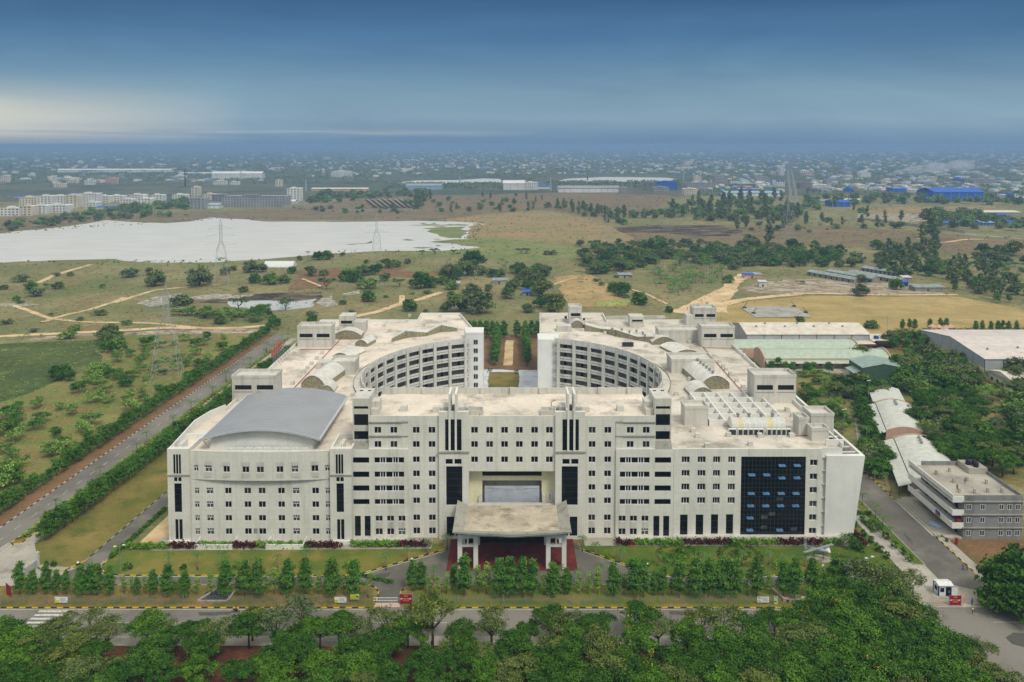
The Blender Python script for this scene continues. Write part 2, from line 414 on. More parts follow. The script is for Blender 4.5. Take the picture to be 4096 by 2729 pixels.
# ---------------------------------------------------------------- foliage meshes
def leaf_mesh(name, centers, normals, size, mat, aspect=0.6, jitter=0.35):
    """one small folded leaf spray per center"""
    n = len(centers)
    nrm = normals / np.maximum(np.linalg.norm(normals, axis=1, keepdims=True), 1e-6)
    rv = NR.normal(size=(n, 3)); t = np.cross(nrm, rv); t /= np.maximum(np.linalg.norm(t, axis=1, keepdims=True), 1e-6)
    b = np.cross(nrm, t)
    L = (np.asarray(size) * (1 + jitter * NR.normal(size=n)).clip(0.45, 1.8))[:, None]
    w = L * aspect
    sag = nrm * L * 0.18
    p0 = centers - t * L * 0.5 - sag; p1 = centers + b * w * 0.5 + sag * 0.5; p2 = centers + t * L * 0.5 - sag; p3 = centers - b * w * 0.5 + sag * 0.5
    vs = np.stack([p0, p1, p2, p3], 1).reshape(-1, 3)
    me = bpy.data.meshes.new(name)
    me.vertices.add(4 * n); me.vertices.foreach_set('co', vs.astype(np.float32).ravel())
    tri = np.array([0, 1, 2, 0, 2, 3]); idx = (np.arange(n)[:, None] * 4 + tri[None]).ravel().astype(np.int32)
    me.loops.add(6 * n); me.loops.foreach_set('vertex_index', idx)
    me.polygons.add(2 * n); me.polygons.foreach_set('loop_start', np.arange(0, 6 * n, 3, dtype=np.int32))
    try: me.polygons.foreach_set('loop_total', np.full(2 * n, 3, np.int32))
    except Exception: pass
    me.materials.append(mat); me.update(calc_edges=True); me.validate()
    return me

def cloud(lobes, ncl, per, spread, up=0.35, shell=(0.7, 1.0), flat=1.0, low=-0.35):
    """leaf positions: clusters scattered over the outer part of several ellipsoid lobes"""
    C = []; Nn = []
    wts = np.array([r[0] * r[2] for _, r in lobes]); wts = wts / wts.sum()
    for _ in range(ncl):
        i = NR.choice(len(lobes), p=wts); c, r = lobes[i]; c = np.array(c); r = np.array(r)
        d = NR.normal(size=3); d /= np.linalg.norm(d)
        if d[2] < low: d[2] = -d[2] * 0.5
        q = c + d * r * NR.uniform(*shell)
        k = int(per * NR.uniform(0.6, 1.4))
        pts = q + NR.normal(size=(k, 3)) * np.array([spread, spread, spread * 0.55 * flat])
        C.append(pts); Nn.append(np.tile(d + np.array([0, 0, up]), (k, 1)) + NR.normal(size=(k, 3)) * 0.55)
    return np.concatenate(C), np.concatenate(Nn)

def limbs(lobes, base_r, fork, mat_i=0):
    """tapered trunk that forks into a limb for each lobe"""
    mb = MB()
    mb.tube([(0, 0, 0), (0.05, 0.03, fork * 0.5), (0, 0, fork)], [base_r * 1.25, base_r, base_r * 0.8], 7)
    for c, r in lobes:
        a = Vector((0, 0, fork * 0.92)); b = Vector(c); mid = (a + b) / 2 + Vector((0, 0, -0.08 * (b - a).length))
        mb.tube([a, mid, b], [base_r * 0.6, base_r * 0.38, base_r * 0.12], 5)
        for _ in range(3):
            d = Vector((random.uniform(-1, 1) * r[0], random.uniform(-1, 1) * r[1], random.uniform(-0.2, 0.8) * r[2])) * 0.8
            mb.tube([mid.lerp(b, 0.5), b + d], [base_r * 0.22, base_r * 0.05], 4)
    return mb

def mesh_of(mb, name, mat):
    me = bpy.data.meshes.new(name); me.from_pydata(mb.v, [], mb.f)
    for mt in (mat if isinstance(mat, list) else [mat]): me.materials.append(mt)
    me.polygons.foreach_set('material_index', mb.m); me.polygons.foreach_set('use_smooth', [True] * len(mb.f)); me.update(); return me

def spread_lobes(n, rad, zc, lr, seed):
    rr = random.Random(seed); out = [((0, 0, zc + lr * 0.45), (lr * 1.1, lr * 1.1, lr * 0.75))]
    for i in range(n):
        t = 2 * math.pi * i / n + rr.uniform(-0.35, 0.35); d = rad * rr.uniform(0.55, 1.0)
        k = lr * rr.uniform(0.7, 1.1)
        out.append(((d * math.cos(t), d * math.sin(t), zc + rr.uniform(-1.2, 0.8) * lr * 0.75), (k, k, k * 0.62)))
    return out

P = {}   # kind -> list of {part: mesh}
def proto(kind, **parts): P.setdefault(kind, []).append(parts)

# broad street trees of the foreground, about 9 m tall
for i in range(6):
    lb = spread_lobes(9 + i % 3, 3.1, 5.2, 1.45, 11 + i)
    C, Nn = cloud(lb, 135, 40, 0.36, 0.6, (0.75, 1.05))
    me = leaf_mesh('crown', C, Nn, 0.33, M[('leaf_a', 'leaf_b', 'leaf_a', 'leaf_b', 'leaf_c', 'leaf_a')[i]])
    proto('street', trunk=mesh_of(limbs(lb, 0.2, 3.0), 'trunk', M['bark']), crown=me)
# the same with yellow blossom
for i in range(4):
    lb = spread_lobes(9, 3.2, 5.6, 1.5, 31 + i)
    C, Nn = cloud(lb, 135, 40, 0.38, 0.5)
    me = leaf_mesh('crown', C, Nn, 0.33, M[('leaf_b', 'leaf_a', 'leaf_b', 'leaf_a')[i]])
    top = [l for l in lb]
    Cb, Nb = cloud([(c, tuple(x * 1.06 for x in r)) for c, r in top], 28, 7, 0.3, 0.9, (0.95, 1.05), low=0.1)
    proto('bloom', trunk=mesh_of(limbs(lb, 0.2, 3.0), 'trunk', M['bark']), crown=me, blossom=leaf_mesh('blossom', Cb, Nb, 0.17, M['blossom']))
# open greyish trees, thin crown
for i in range(3):
    lb = spread_lobes(8, 3.0, 5.6, 1.7, 51 + i)
    C, Nn = cloud(lb, 80, 22, 0.45, 0.4)
    proto('thin', trunk=mesh_of(limbs(lb, 0.2, 2.6), 'trunk', M['bark']), crown=leaf_mesh('crown', C, Nn, 0.36, M['leaf_c' if i != 1 else 'leaf_d']))
# columnar trees, about 7 m
for i in range(5):
    w = (1.2, 1.4, 1.1, 1.3, 1.25)[i]
    lb = [((0.15 * math.sin(z * 2 + i), 0.15 * math.cos(z * 1.7 + i), z), (w * k, w * k, 1.1)) for z, k in ((1.5, 0.8), (2.8, 1.05), (4.1, 1.0), (5.3, 0.8), (6.3, 0.5))]
    C, Nn = cloud(lb, 120, 26, 0.27, 0.35)
    mb = MB(); mb.tube([(0, 0, 0), (0, 0, 3), (0, 0, 6)], [0.13, 0.1, 0.04], 6)
    proto('column', trunk=mesh_of(mb, 'trunk', M['palebark']), crown=leaf_mesh('crown', C, Nn, 0.3, M['leaf_col']))
# sparser columnar
for i in range(2):
    lb = [((0.2 * math.sin(z * 2 + i), 0.2 * math.cos(z * 1.7 + i), z), (0.8 * k, 0.8 * k, 0.9)) for z, k in ((1.6, 0.8), (2.6, 1.05), (3.8, 1.0), (4.9, 0.6))]
    C, Nn = cloud(lb, 46, 20, 0.28, 0.3)
    mb = MB(); mb.tube([(0, 0, 0), (0, 0, 3), (0, 0, 5)], [0.1, 0.07, 0.03], 6)
    proto('thincolumn', trunk=mesh_of(mb, 'trunk', M['palebark']), crown=leaf_mesh('crown', C, Nn, 0.28, M['leaf_scrub']))
# hedge trees along the roads, about 5 m
for i in range(4):
    lb = [((random.uniform(-.4, .4), random.uniform(-.4, .4), z), (1.5 * k, 1.5 * k, 1.2)) for z, k in ((1.7, 0.9), (2.9, 1.05), (4.0, 0.85))]
    C, Nn = cloud(lb, 80, 22, 0.3, 0.4)
    mb = MB(); mb.tube([(0, 0, 0), (0, 0, 2), (0, 0, 4)], [0.12, 0.09, 0.04], 6)
    proto('hedge', trunk=mesh_of(mb, 'trunk', M['palebark']), crown=leaf_mesh('crown', C, Nn, 0.34, M[('leaf_b', 'leaf_col')[i % 2]]))
# round shade trees of the middle distance, about 8 m
for i in range(6):
    lb = spread_lobes(7, 2.5, 3.5, 2.2, 71 + i)
    C, Nn = cloud(lb, 100, 18, 0.55, 0.45, low=-0.9)
    proto('round', trunk=mesh_of(limbs(lb, 0.22, 1.4), 'trunk', M['bark']), crown=leaf_mesh('crown', C, Nn, 0.75, M[('leaf_a', 'leaf_far', 'leaf_farb', 'leaf_c', 'leaf_far', 'leaf_b')[i]]))
# flat topped thorn trees
for i in range(2):
    lb = [((random.uniform(-3, 3), random.uniform(-3, 3), 4.6 + random.uniform(-.5, .5)), (2.0, 2.0, 0.8)) for _ in range(8)]
    C, Nn = cloud(lb, 60, 18, 0.5, 0.6, flat=0.7)
    proto('acacia', trunk=mesh_of(limbs(lb, 0.2, 1.6), 'trunk', M['bark']), crown=leaf_mesh('crown', C, Nn, 0.6, M['leaf_far' if i else 'leaf_d']))
# scrub saplings, about 3 m
for i in range(5):
    lb = [((random.uniform(-1.5, 1.5), random.uniform(-1.5, 1.5), 1.9 + random.uniform(-.6, .7)), (1.1, 1.1, 0.6)) for _ in range(6)]
    C, Nn = cloud(lb, 56, 17, 0.4, 0.7, flat=0.8)
    proto('scrub', trunk=mesh_of(limbs(lb, 0.07, 0.7), 'trunk', M['palebark']), crown=leaf_mesh('crown', C, Nn, 0.42, M[('leaf_scrub', 'leaf_b', 'leaf_scrub', 'leaf_farb', 'leaf_col')[i]]))
# low bush (no visible stem: one mesh)
for i in range(4):
    lb = [((random.uniform(-1, 1), random.uniform(-1, 1), 0.7), (1.0, 1.0, 0.8)) for _ in range(4)]
    C, Nn = cloud(lb, 32, 15, 0.3, 0.5)
    proto('bush', whole=leaf_mesh('bush', C, Nn, 0.42, M[('leaf_far', 'leaf_farb', 'leaf_d', 'leaf_c')[i]]))
# distant tree: one mesh
for i in range(6):
    lb = spread_lobes(6, 2.4, 3.0, 2.2, 91 + i)
    C, Nn = cloud(lb, 40, 10, 0.8, 0.4, low=-0.95)
    proto('far', whole=leaf_mesh('distant_tree', C, Nn, 1.3, M[('leaf_far', 'leaf_farb', 'leaf_c')[i % 3]], 0.8))
# tall thin distant tree
for i in range(2):
    lb = [((random.uniform(-.5, .5), random.uniform(-.5, .5), z), (1.6 * k, 1.6 * k, 1.8)) for z, k in ((3, .8), (5.5, 1.0), (8, .9), (10, .5))]
    C, Nn = cloud(lb, 40, 10, 0.6, 0.4, low=-0.8)
    proto('tall', whole=leaf_mesh('tall_tree', C, Nn, 1.0, M['leaf_far' if i else 'leaf_c'], 0.8))
# palms
def palm_meshes(h, nf, fl, tr, droop, mat='palm', white=False):
    mb = MB(); mb.tube([(0, 0, 0), (0.05, 0, h * 0.4), (0, 0, h)], [tr * 1.4, tr, tr * 0.7], 7)
    lf = MB()
    for i in range(nf):
        t = 2 * math.pi * i / nf + random.uniform(-.2, .2); el = random.uniform(0.35, 1.1)
        p = Vector((0, 0, h)); d = Vector((math.cos(t) * math.cos(el), math.sin(t) * math.cos(el), math.sin(el)))
        sd = Vector((-math.sin(t), math.cos(t), 0)); pts = []
        for k in range(7):
            pts.append(p.copy()); p = p + d * fl / 6; d = (d + Vector((0, 0, -droop / 6 * (1 + k * 0.3)))).normalized()
        for k in range(6):
            w0 = 0.17 * fl * math.sin(math.pi * min(1, (k + 0.35) / 6.2)) ; w1 = 0.17 * fl * math.sin(math.pi * min(1, (k + 1.35) / 6.4))
            dn = Vector((0, 0, -0.35))
            for s_ in (1, -1):
                a, b = pts[k], pts[k + 1]; m_ = a.lerp(b, 0.55)
                lf.face([a, m_, m_ + sd * s_ * w1 + dn * w1 * 1.1 + (b - a) * 0.35, a + sd * s_ * w0 + dn * w0 * 1.1 + (b - a) * 0.35])
    return mesh_of(mb, 'trunk', M['palebark']), mesh_of(lf, 'crown', M[mat])
for i in range(4):
    t, c = palm_meshes(2.3 + 0.3 * i, 9, 1.7, 0.13, 1.7); proto('palm', trunk=t, crown=c)
for i in range(3):
    t, c = palm_meshes(4.5 + i, 12, 3.0, 0.16, 1.6); proto('coco', trunk=t, crown=c)
# banana clump
for i in range(2):
    t, c = palm_meshes(1.0, 12, 3.8, 0.2, 1.5, 'leaf_farb'); proto('banana', trunk=t, crown=c)

NAMES = {'street': ('street_tree', 'tree'), 'bloom': ('flowering_tree', 'tree'), 'thin': ('open_crowned_tree', 'tree'), 'column': ('columnar_tree', 'tree'),
         'thincolumn': ('young_tree', 'tree'), 'hedge': ('hedgerow_tree', 'tree'), 'round': ('shade_tree', 'tree'), 'acacia': ('thorn_tree', 'tree'), 'scrub': ('sapling', 'sapling'),
         'bush': ('bush', 'bush'), 'far': ('distant_tree', 'tree'), 'tall': ('tall_tree', 'tree'), 'palm': ('palm_tree', 'palm'), 'coco': ('coconut_palm', 'palm'), 'banana': ('banana_plant', 'plant')}
VC = {}
def plant(kind, x, y, s=1.0, label='', group=None, z=0.0, pick=None, sz=None, name=None, cat=None, rz=None):
    ps = P[kind]; pr = ps[pick % len(ps) if pick is not None else random.randrange(len(ps))]
    nm, ct = NAMES[kind]; nm = name or nm; ct = cat or ct
    rz = random.uniform(0, 6.28) if rz is None else rz
    sc = (s, s, s * (sz or 1.0))
    if 'whole' in pr:
        o = link(nm, pr['whole']); o.location = (x, y, z); o.rotation_euler = (0, 0, rz); o.scale = sc
        return tag(o, label, ct, group)
    o = empty(nm, (x, y, z), rz, label, ct, group); o.scale = sc
    for k in ('trunk', 'crown', 'blossom'):
        if k in pr: link(k, pr[k], o)
    return o

ORD = ['first', 'second', 'third', 'fourth', 'fifth', 'sixth', 'seventh', 'eighth', 'ninth', 'tenth', 'eleventh', 'twelfth', 'thirteenth', 'fourteenth', 'fifteenth', 'sixteenth',
       'seventeenth', 'eighteenth', 'nineteenth', 'twentieth']
def nth(i):
    if i < 20: return ORD[i]
    tens = ['twenty', 'thirty', 'forty', 'fifty', 'sixty', 'seventy', 'eighty', 'ninety'][(i + 1) // 10 - 2]
    u = (i + 1) % 10
    return (tens[:-1] + 'ieth') if u == 0 else tens + '-' + ORD[u - 1]
M['kerbgrey'] = ground('dark_asphalt_patch', S(92, 90, 84), S(78, 76, 71), S(104, 100, 92), 0.1, 0.2, 3.0, 0.9, grain=0.15)
# ---------------------------------------------------------------- ground, roads, water, sky
def rough_edge(pts, amp, step):
    out = []
    rr = random.Random(int(abs(pts[0][0] * 13 + pts[0][1] * 7)))
    n = len(pts)
    for i in range(n):
        a, b = Vector(pts[i]), Vector(pts[(i + 1) % n]); L = (b - a).length
        k = max(1, min(60, int(L / step))); nr = Vector((-(b - a).y, (b - a).x)) / max(L, 1e-6)
        ph = rr.uniform(0, 6.28); ph2 = rr.uniform(0, 6.28)
        for j in range(k):
            t = j / k; e = math.sin(math.pi * t)
            off = amp * e * (0.6 * math.sin(ph + t * L / step * 0.9) + 0.5 * math.sin(ph2 + t * L / step * 2.3) + rr.uniform(-0.5, 0.5)) if 0 < j else 0
            q = a.lerp(b, t) + nr * off; out.append((q.x, q.y))
    return out

def sheet(name, pts, z, mat, amp=0.0, step=10.0, kind='structure', label=None, holes=None):
    if amp: pts = rough_edge(pts, amp, step)
    mb = MB(); mb.face([(p[0], p[1], z) for p in pts])
    me_o = mb.build(name, mat)
    bm = bmesh.new(); bm.from_mesh(me_o.data); bmesh.ops.triangulate(bm, faces=bm.faces)
    bmesh.ops.recalc_face_normals(bm, faces=bm.faces)
    for f in bm.faces:
        if f.normal.z < 0: f.normal_flip()
    bm.to_mesh(me_o.data); bm.free()
    return tag(me_o, label, None, None, kind)

def px(f, *pts): return [G(f(x, y)) for x, y in pts]

def ribbon(name, pts, w, z, mat, wob=0.0):
    L = []; Rr = []; rr = random.Random(len(pts) * 31 + int(pts[0][0]))
    fine = []
    for i in range(len(pts) - 1):
        a, b = Vector(pts[i]), Vector(pts[i + 1])
        for j in range(6): fine.append(a.lerp(b, j / 6))
    fine.append(Vector(pts[-1]))
    for _ in range(2):
        fine = [fine[0]] + [(fine[i - 1] + fine[i] * 2 + fine[i + 1]) / 4 for i in range(1, len(fine) - 1)] + [fine[-1]]
    for i, p in enumerate(fine):
        d = (fine[min(i + 1, len(fine) - 1)] - fine[max(i - 1, 0)]).normalized(); n = Vector((-d.y, d.x))
        L.append(p + n * w / 2 * (1 + wob * rr.uniform(-1, 1))); Rr.append(p - n * w / 2 * (1 + wob * rr.uniform(-1, 1)))
    mb = MB()
    for i in range(len(fine) - 1):
        mb.face([(Rr[i].x, Rr[i].y, z), (Rr[i + 1].x, Rr[i + 1].y, z), (L[i + 1].x, L[i + 1].y, z), (L[i].x, L[i].y, z)])
    return tag(mb.build(name, mat), kind='structure')

def kerb(name, pts, mats=('yellow', 'kerbblack'), step=1.5, w=0.28, h=0.2):
    mb = MB(); acc = 0; k = 0
    for i in range(len(pts) - 1):
        a, b = Vector(pts[i]), Vector(pts[i + 1]); L = (b - a).length; n = max(1, round(L / step))
        for j in range(n):
            p, q = a.lerp(b, j / n), a.lerp(b, (j + 1) / n)
            mb.bar((p.x, p.y, h / 2 - 0.02), (q.x, q.y, h / 2 - 0.02), w, h, k % 2); k += 1
    return tag(mb.build(name, [M[m] for m in mats]), kind='structure')

def line(name, pts, w, z, mat='paint', dash=None):
    mb = MB()
    for i in range(len(pts) - 1):
        a, b = Vector(pts[i]), Vector(pts[i + 1]); L = (b - a).length; d = (b - a) / L; n = Vector((-d.y, d.x)) * w / 2
        t = 0
        while t < L:
            e = min(L, t + (dash[0] if dash else L))
            p, q = a + d * t, a + d * e
            mb.face([(p.x - n.x, p.y - n.y, z), (q.x - n.x, q.y - n.y, z), (q.x + n.x, q.y + n.y, z), (p.x + n.x, p.y + n.y, z)])
            t = e + (dash[1] if dash else L)
    return tag(mb.build(name, M[mat]), kind='structure')

sheet('ground', [(-45000, -1500), (45000, -1500), (45000, 60000), (-45000, 60000)], 0.0, M['dry'])
sheet('city_land', [(-45000, 1750), (-900, 1600), (600, 1800), (2500, 1700), (45000, 1750), (45000, 60000), (-45000, 60000)], 0.01, M['farcity'], 60, 300)
# left of the lake road: land round the far shore
sheet('far_shore', px(b1, (-200, 740), (0, 735), (600, 700), (1500, 690), (2300, 650), (3000, 580), (3300, 640), (2800, 730), (2090, 757), (1500, 760), (700, 775), (0, 860), (-200, 870)), 0.02, M['brownfield'], 12, 40)
sheet('upper_field', px(b2, (450, 640), (650, 505), (900, 480), (1350, 455), (2350, 435), (3300, 450), (3290, 520), (2900, 640), (2480, 590), (2000, 600), (1700, 640), (900, 655)), 0.03, M['brownfield'], 15, 60)
sheet('orange_field', px(b3, (-420, 640), (-100, 600), (280, 572), (480, 592), (700, 645), (870, 695), (960, 750), (1060, 810), (640, 835), (0, 800), (-300, 790)), 0.065, M['orange'], 8, 30)
sheet('green_pasture', px(b3, (-330, 790), (0, 797), (480, 830), (640, 870), (660, 960), (300, 965), (-200, 940), (-700, 930), (-700, 900), (-360, 860)), 0.09, M['greenfield'], 6, 25)
sheet('shore_grass', px(b2, (1350, 715), (1500, 705), (1700, 700), (1690, 760), (1660, 790), (1560, 790), (1470, 760)), 0.16, M['greenfield'], 10, 18)
sheet('brown_field', px(b4, (-900, 705), (0, 690), (980, 700), (1900, 770), (2600, 860), (2600, 950), (1700, 905), (700, 845), (0, 845), (-900, 845)), 0.04, M['brownfield'], 8, 30)
sheet('burnt_patch', px(b3, (930, 705), (1250, 688), (1750, 690), (1900, 730), (1800, 775), (1500, 775), (1150, 745), (960, 748)), 0.06, M['burnt'], 10, 25)
sheet('red_field', px(b4, (1040, 570), (1400, 545), (2130, 535), (2130, 580), (1700, 590), (1400, 600), (1100, 590)), 0.08, M['orange'], 8, 30)
sheet('stony_field', px(b4, (1060, 595), (1500, 600), (1750, 640), (1300, 670), (1050, 650)), 0.07, M['rubble'], 8, 30)
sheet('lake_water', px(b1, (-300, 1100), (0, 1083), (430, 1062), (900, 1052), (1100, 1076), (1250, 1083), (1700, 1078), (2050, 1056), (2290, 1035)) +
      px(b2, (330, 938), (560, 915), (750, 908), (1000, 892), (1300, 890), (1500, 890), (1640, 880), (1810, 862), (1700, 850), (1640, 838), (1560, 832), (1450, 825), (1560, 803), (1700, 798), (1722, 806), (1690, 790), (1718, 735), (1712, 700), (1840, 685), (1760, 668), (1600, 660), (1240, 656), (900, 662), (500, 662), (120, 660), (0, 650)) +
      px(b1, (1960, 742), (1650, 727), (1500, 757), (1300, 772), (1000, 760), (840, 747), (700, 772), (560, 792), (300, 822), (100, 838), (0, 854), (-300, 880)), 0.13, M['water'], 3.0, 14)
for pts in ([(745, 840), (900, 832), (960, 812), (955, 830), (800, 843)], [(1190, 805), (1230, 798), (1300, 808), (1240, 811)], [(1450, 812), (1560, 805), (1600, 812), (1500, 818)], [(1230, 688), (1700, 685), (1720, 692), (1300, 692)]):
    sheet('mud_bank', px(b2, *pts), 0.19, M['greenfield'], 1.5, 8)
for pts in ([(1690, 1048), (1730, 1040), (1790, 1046), (1750, 1052)], [(1090, 1080), (1150, 1066), (1220, 1068), (1160, 1074)], [(800, 1062), (890, 1055), (880, 1066), (820, 1068)]):
    sheet('mud_bank', px(b1, *pts), 0.19, M['greenfield'], 1.5, 8)
rr_ = random.Random(4)
for i in range(16):
    x, y = rr_.uniform(1330, 1800), rr_.choice((rr_.uniform(672, 700), rr_.uniform(795, 870), rr_.uniform(800, 850))); w_ = rr_.uniform(20, 75); h_ = rr_.uniform(2, 6)
    sheet('mud_bank', px(b2, (x - w_, y), (x - w_ * .3, y - h_), (x + w_ * .5, y - h_ * .6), (x + w_, y + 1), (x + w_ * .2, y + h_)), 0.2 + .008 * i, M['greenfield'], 3, 8)
sheet('shore_strip', px(b1, (600, 1077), (1100, 1088), (1700, 1088), (2250, 1052), (2250, 1070), (1500, 1112), (900, 1108)), 0.04, M['greenfield'], 3, 15)
for pts in ([(640, 985), (1050, 985), (1040, 1010), (640, 1020)], [(1180, 1040), (1260, 1008), (1450, 1030), (1400, 1055)], [(700, 1080), (1000, 1070), (980, 1100), (720, 1110)]):
    sheet('green_plot', px(b2, *pts), 0.03, M['greenfield'], 2, 12)
for pts in ([(1020, 1020), (1220, 1000), (1480, 1050), (1440, 1110), (1010, 1090)], [(380, 1040), (700, 1020), (700, 1100), (560, 1180), (300, 1200)]):
    sheet('ploughed_plot', px(b2, *pts), 0.025, M['dirt'], 3, 15)
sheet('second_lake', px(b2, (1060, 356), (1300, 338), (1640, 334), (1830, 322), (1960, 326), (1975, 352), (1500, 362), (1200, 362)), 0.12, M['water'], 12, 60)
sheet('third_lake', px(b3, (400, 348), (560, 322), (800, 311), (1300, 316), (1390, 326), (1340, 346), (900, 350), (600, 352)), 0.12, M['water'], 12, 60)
# waste ground behind the campus
sheet('pond_bank_reflection', px(b2, (-480, 1290), (-280, 1230), (0, 1228), (560, 1210), (560, 1268), (520, 1290), (0, 1300), (-300, 1300)), 0.03, M['burnt'], 2, 8)  # dark sheet puts the pond's dark reflection into the bank colour
sheet('pond_water', px(b2, (-170, 1285), (0, 1282), (130, 1278), (350, 1286), (525, 1264), (485, 1332), (300, 1356), (150, 1357), (0, 1345), (-150, 1330)), 0.07, M['pond'], 1.5, 6)
for f, pts in ((b1, [(1060, 1400), (1200, 1350), (1430, 1315), (1380, 1390), (1180, 1425)]), (b2, [(560, 1262), (640, 1240), (690, 1310), (600, 1330), (520, 1300)]), (b2, [(720, 1225), (860, 1195), (860, 1225), (760, 1240)]),
               (b1, [(1480, 1350), (1700, 1325), (2000, 1330), (1900, 1360), (1600, 1370)]), (b1, [(0, 1400), (200, 1390), (320, 1410), (150, 1425), (0, 1420)])):
    sheet('rock_outcrop', px(f, *pts), 0.05, M['rock'], 2.5, 7)
sheet('rubble_strip', px(r3, (0, 340), (500, 305), (1000, 275), (1700, 255), (2280, 250), (2200, 285), (1500, 300), (800, 305), (200, 350)), 0.03, M['rubble'], 2, 6)
sheet('scrub_ground', px(r3, (-400, 1000), (0, 880), (500, 690), (900, 540), (880, 330), (1300, 300), (2200, 290), (2150, 330), (1500, 800), (1250, 1000), (700, 1380), (300, 1660), (-400, 1900)), 0.02, M['scrubground'], 4, 12)
sheet('marsh', px(r3, (-300, 380), (300, 360), (840, 345), (880, 480), (860, 570), (480, 700), (250, 800), (0, 880), (-300, 900)), 0.04, M['marsh'], 4, 12)
sheet('building_site', px(b4, (120, 1190), (300, 1132), (700, 1110), (1000, 1128), (1500, 1150), (1740, 1228), (700, 1232), (300, 1222)), 0.03, M['rubble'], 3, 12)
sheet('playing_field', px(b4, (-380, 1440), (80, 1300), (640, 1242), (1830, 1248), (2100, 1300), (2600, 1420), (2700, 1590), (1200, 1640), (-300, 1560)), 0.02, M['play'], 3, 14)
sheet('tan_plot', px(b3, (420, 1090), (700, 1075), (850, 1150), (1010, 1270), (1060, 1320), (560, 1330), (500, 1240)), 0.02, M['tan'], 3, 14)
sheet('crop_plot', px(b3, (720, 1297), (1000, 1280), (1062, 1308), (760, 1322)), 0.035, M['crop'], 1, 8)
T = [(r3, [(-40, 316), (500, 287), (1000, 266), (1400, 238), (2000, 246), (2340, 215)], 6), (r3, [(360, 190), (560, 130), (800, 75), (1000, 10), (1060, -20)], 4), (b1, [(900, 1395), (1200, 1298), (1310, 1286), (1720, 1250)], 4),
     (r3, [(120, 50), (250, 95), (420, 160), (700, 190), (1300, 200), (1700, 240)], 3.5), (b1, [(300, 1240), (450, 1170), (720, 1095)], 5), (b2, [(820, 1405), (1000, 1370), (1190, 1300), (1300, 1280), (1500, 1215)], 6),
     (b2, [(1190, 1300), (1190, 1240)], 4), (b3, [(1400, 1380), (1600, 1280), (1800, 1180), (1845, 1130), (1930, 1075)], 11), (b3, [(1720, 1320), (1900, 1272), (2352, 1230)], 8), (b4, [(0, 1300), (300, 1252), (640, 1222), (1200, 1238), (1840, 1236)], 5),
     (b3, [(1700, 1375), (1720, 1280), (1810, 1190)], 12), (b3, [(1020, 1190), (1150, 1230), (1310, 1310)], 2.5), (b3, [(380, 1170), (550, 1110), (640, 1105)], 3), (b2, [(410, 1110), (560, 1170)], 2.5), (b4, [(1520, 790), (1700, 830), (1900, 800), (2060, 800)], 6)]
for i_, (f, pts, w) in enumerate(T): ribbon('dirt_track', px(f, *pts), w, 0.14 + 0.012 * i_, M['sand'], 0.2)
ribbon('far_road', px(b3, (2258, 250), (2264, 330), (2280, 440), (2285, 560)), 6, 0.14, M['road'])
ribbon('far_road', px(b3, (2285, 250), (2300, 330), (2320, 440), (2338, 560)), 6, 0.14, M['road'])
ribbon('railway_bed', px(b4, (1900, 755), (2100, 775), (2500, 810)), 12, 0.1, M['rubble'], 0.1)
sheet('rear_track', [(-75, 424), (-20, 428), (40, 432), (130, 424), (130, 462), (40, 474), (-20, 476), (-75, 458)], 0.045, M['orange'], 1.5, 9)
sheet('rear_paving', px(c5, (830, 222), (1290, 218), (1300, 245), (840, 252)), 0.06, M['pave'])
sheet('gap_ground', [(-24, 404), (24, 404), (24, 478), (-24, 478)], 0.05, M['dirt'], 1, 6)
ribbon('garden_path', px(c4, (2020, 612), (2030, 520), (2030, 450), (2040, 415)), 4.5, 0.06, M['sand'], 0.1)
sheet('courtyard_paving', [(-62, 240), (62, 240), (62, 350), (16, 357), (16, 408), (-16, 408), (-16, 357), (-62, 350)], 0.03, M['plaza'])
sheet('courtyard_lawn', [(-11, 372), (3.2, 372), (3.2, 400), (-11, 400)], 0.05, M['lawndry'], 0.4, 4)
for r_ in (40, 36.5):
    line('paving_band', [(r_ * math.cos(R(a)), 302 + r_ * math.sin(R(a))) for a in range(215, 326, 5)], 0.35, 0.04, 'steel')
# front of the campus
sheet('tree_belt_earth', [(-200, 150), (220, 150), (220, 178.5), (-200, 178.5)], 0.02, M['redearth'], 0.8, 6)
sheet('pavement', [(-200, 178.5), (100, 178.5), (100, 182.2), (-200, 182.2)], 0.03, M['pave'])
sheet('front_road', [(-260, 182.2), (97, 182.2), (97, 178), (99, 150), (220, 150), (220, 193.4), (-129, 193.4), (-138, 196), (-147, 206), (-147, 234), (-165, 234), (-260, 200)], 0.04, M['road'])
lr = lambda y: -147 + 0.04 * (y - 234)
sheet('side_road', [(lr(205), 205), (lr(205) + 15, 205), (lr(226) + 9.5, 226), (lr(480) + 9.5, 480), (lr(480), 480)], 0.05, M['road'])
sheet('dirt_shoulder', [(lr(210) - 7, 210), (lr(210), 210), (lr(480), 480), (lr(480) - 5.5, 480)], 0.045, M['dirt'], 0.5, 6)
sheet('median_grass', [(lr(226) + 9.0, 225.5), (lr(230) + 11.8, 226), (lr(470) + 11.5, 470), (lr(470) + 9.5, 470)], 0.1, M['strip'])
sheet('footpath', [(lr(228) + 11.8, 226), (lr(228) + 15.5, 226), (lr(470) + 15.5, 470), (lr(470) + 11.5, 470)], 0.06, M['pave'])
sheet('side_apron', [(lr(205) + 5, 203), (-122, 203.5), (-114, 206), (-112, 212), (-124, 214), (-132, 226), (lr(226) + 8, 226)], 0.062, M['pave'])
ir = lambda y: -113 + 0.075 * (y - 213)
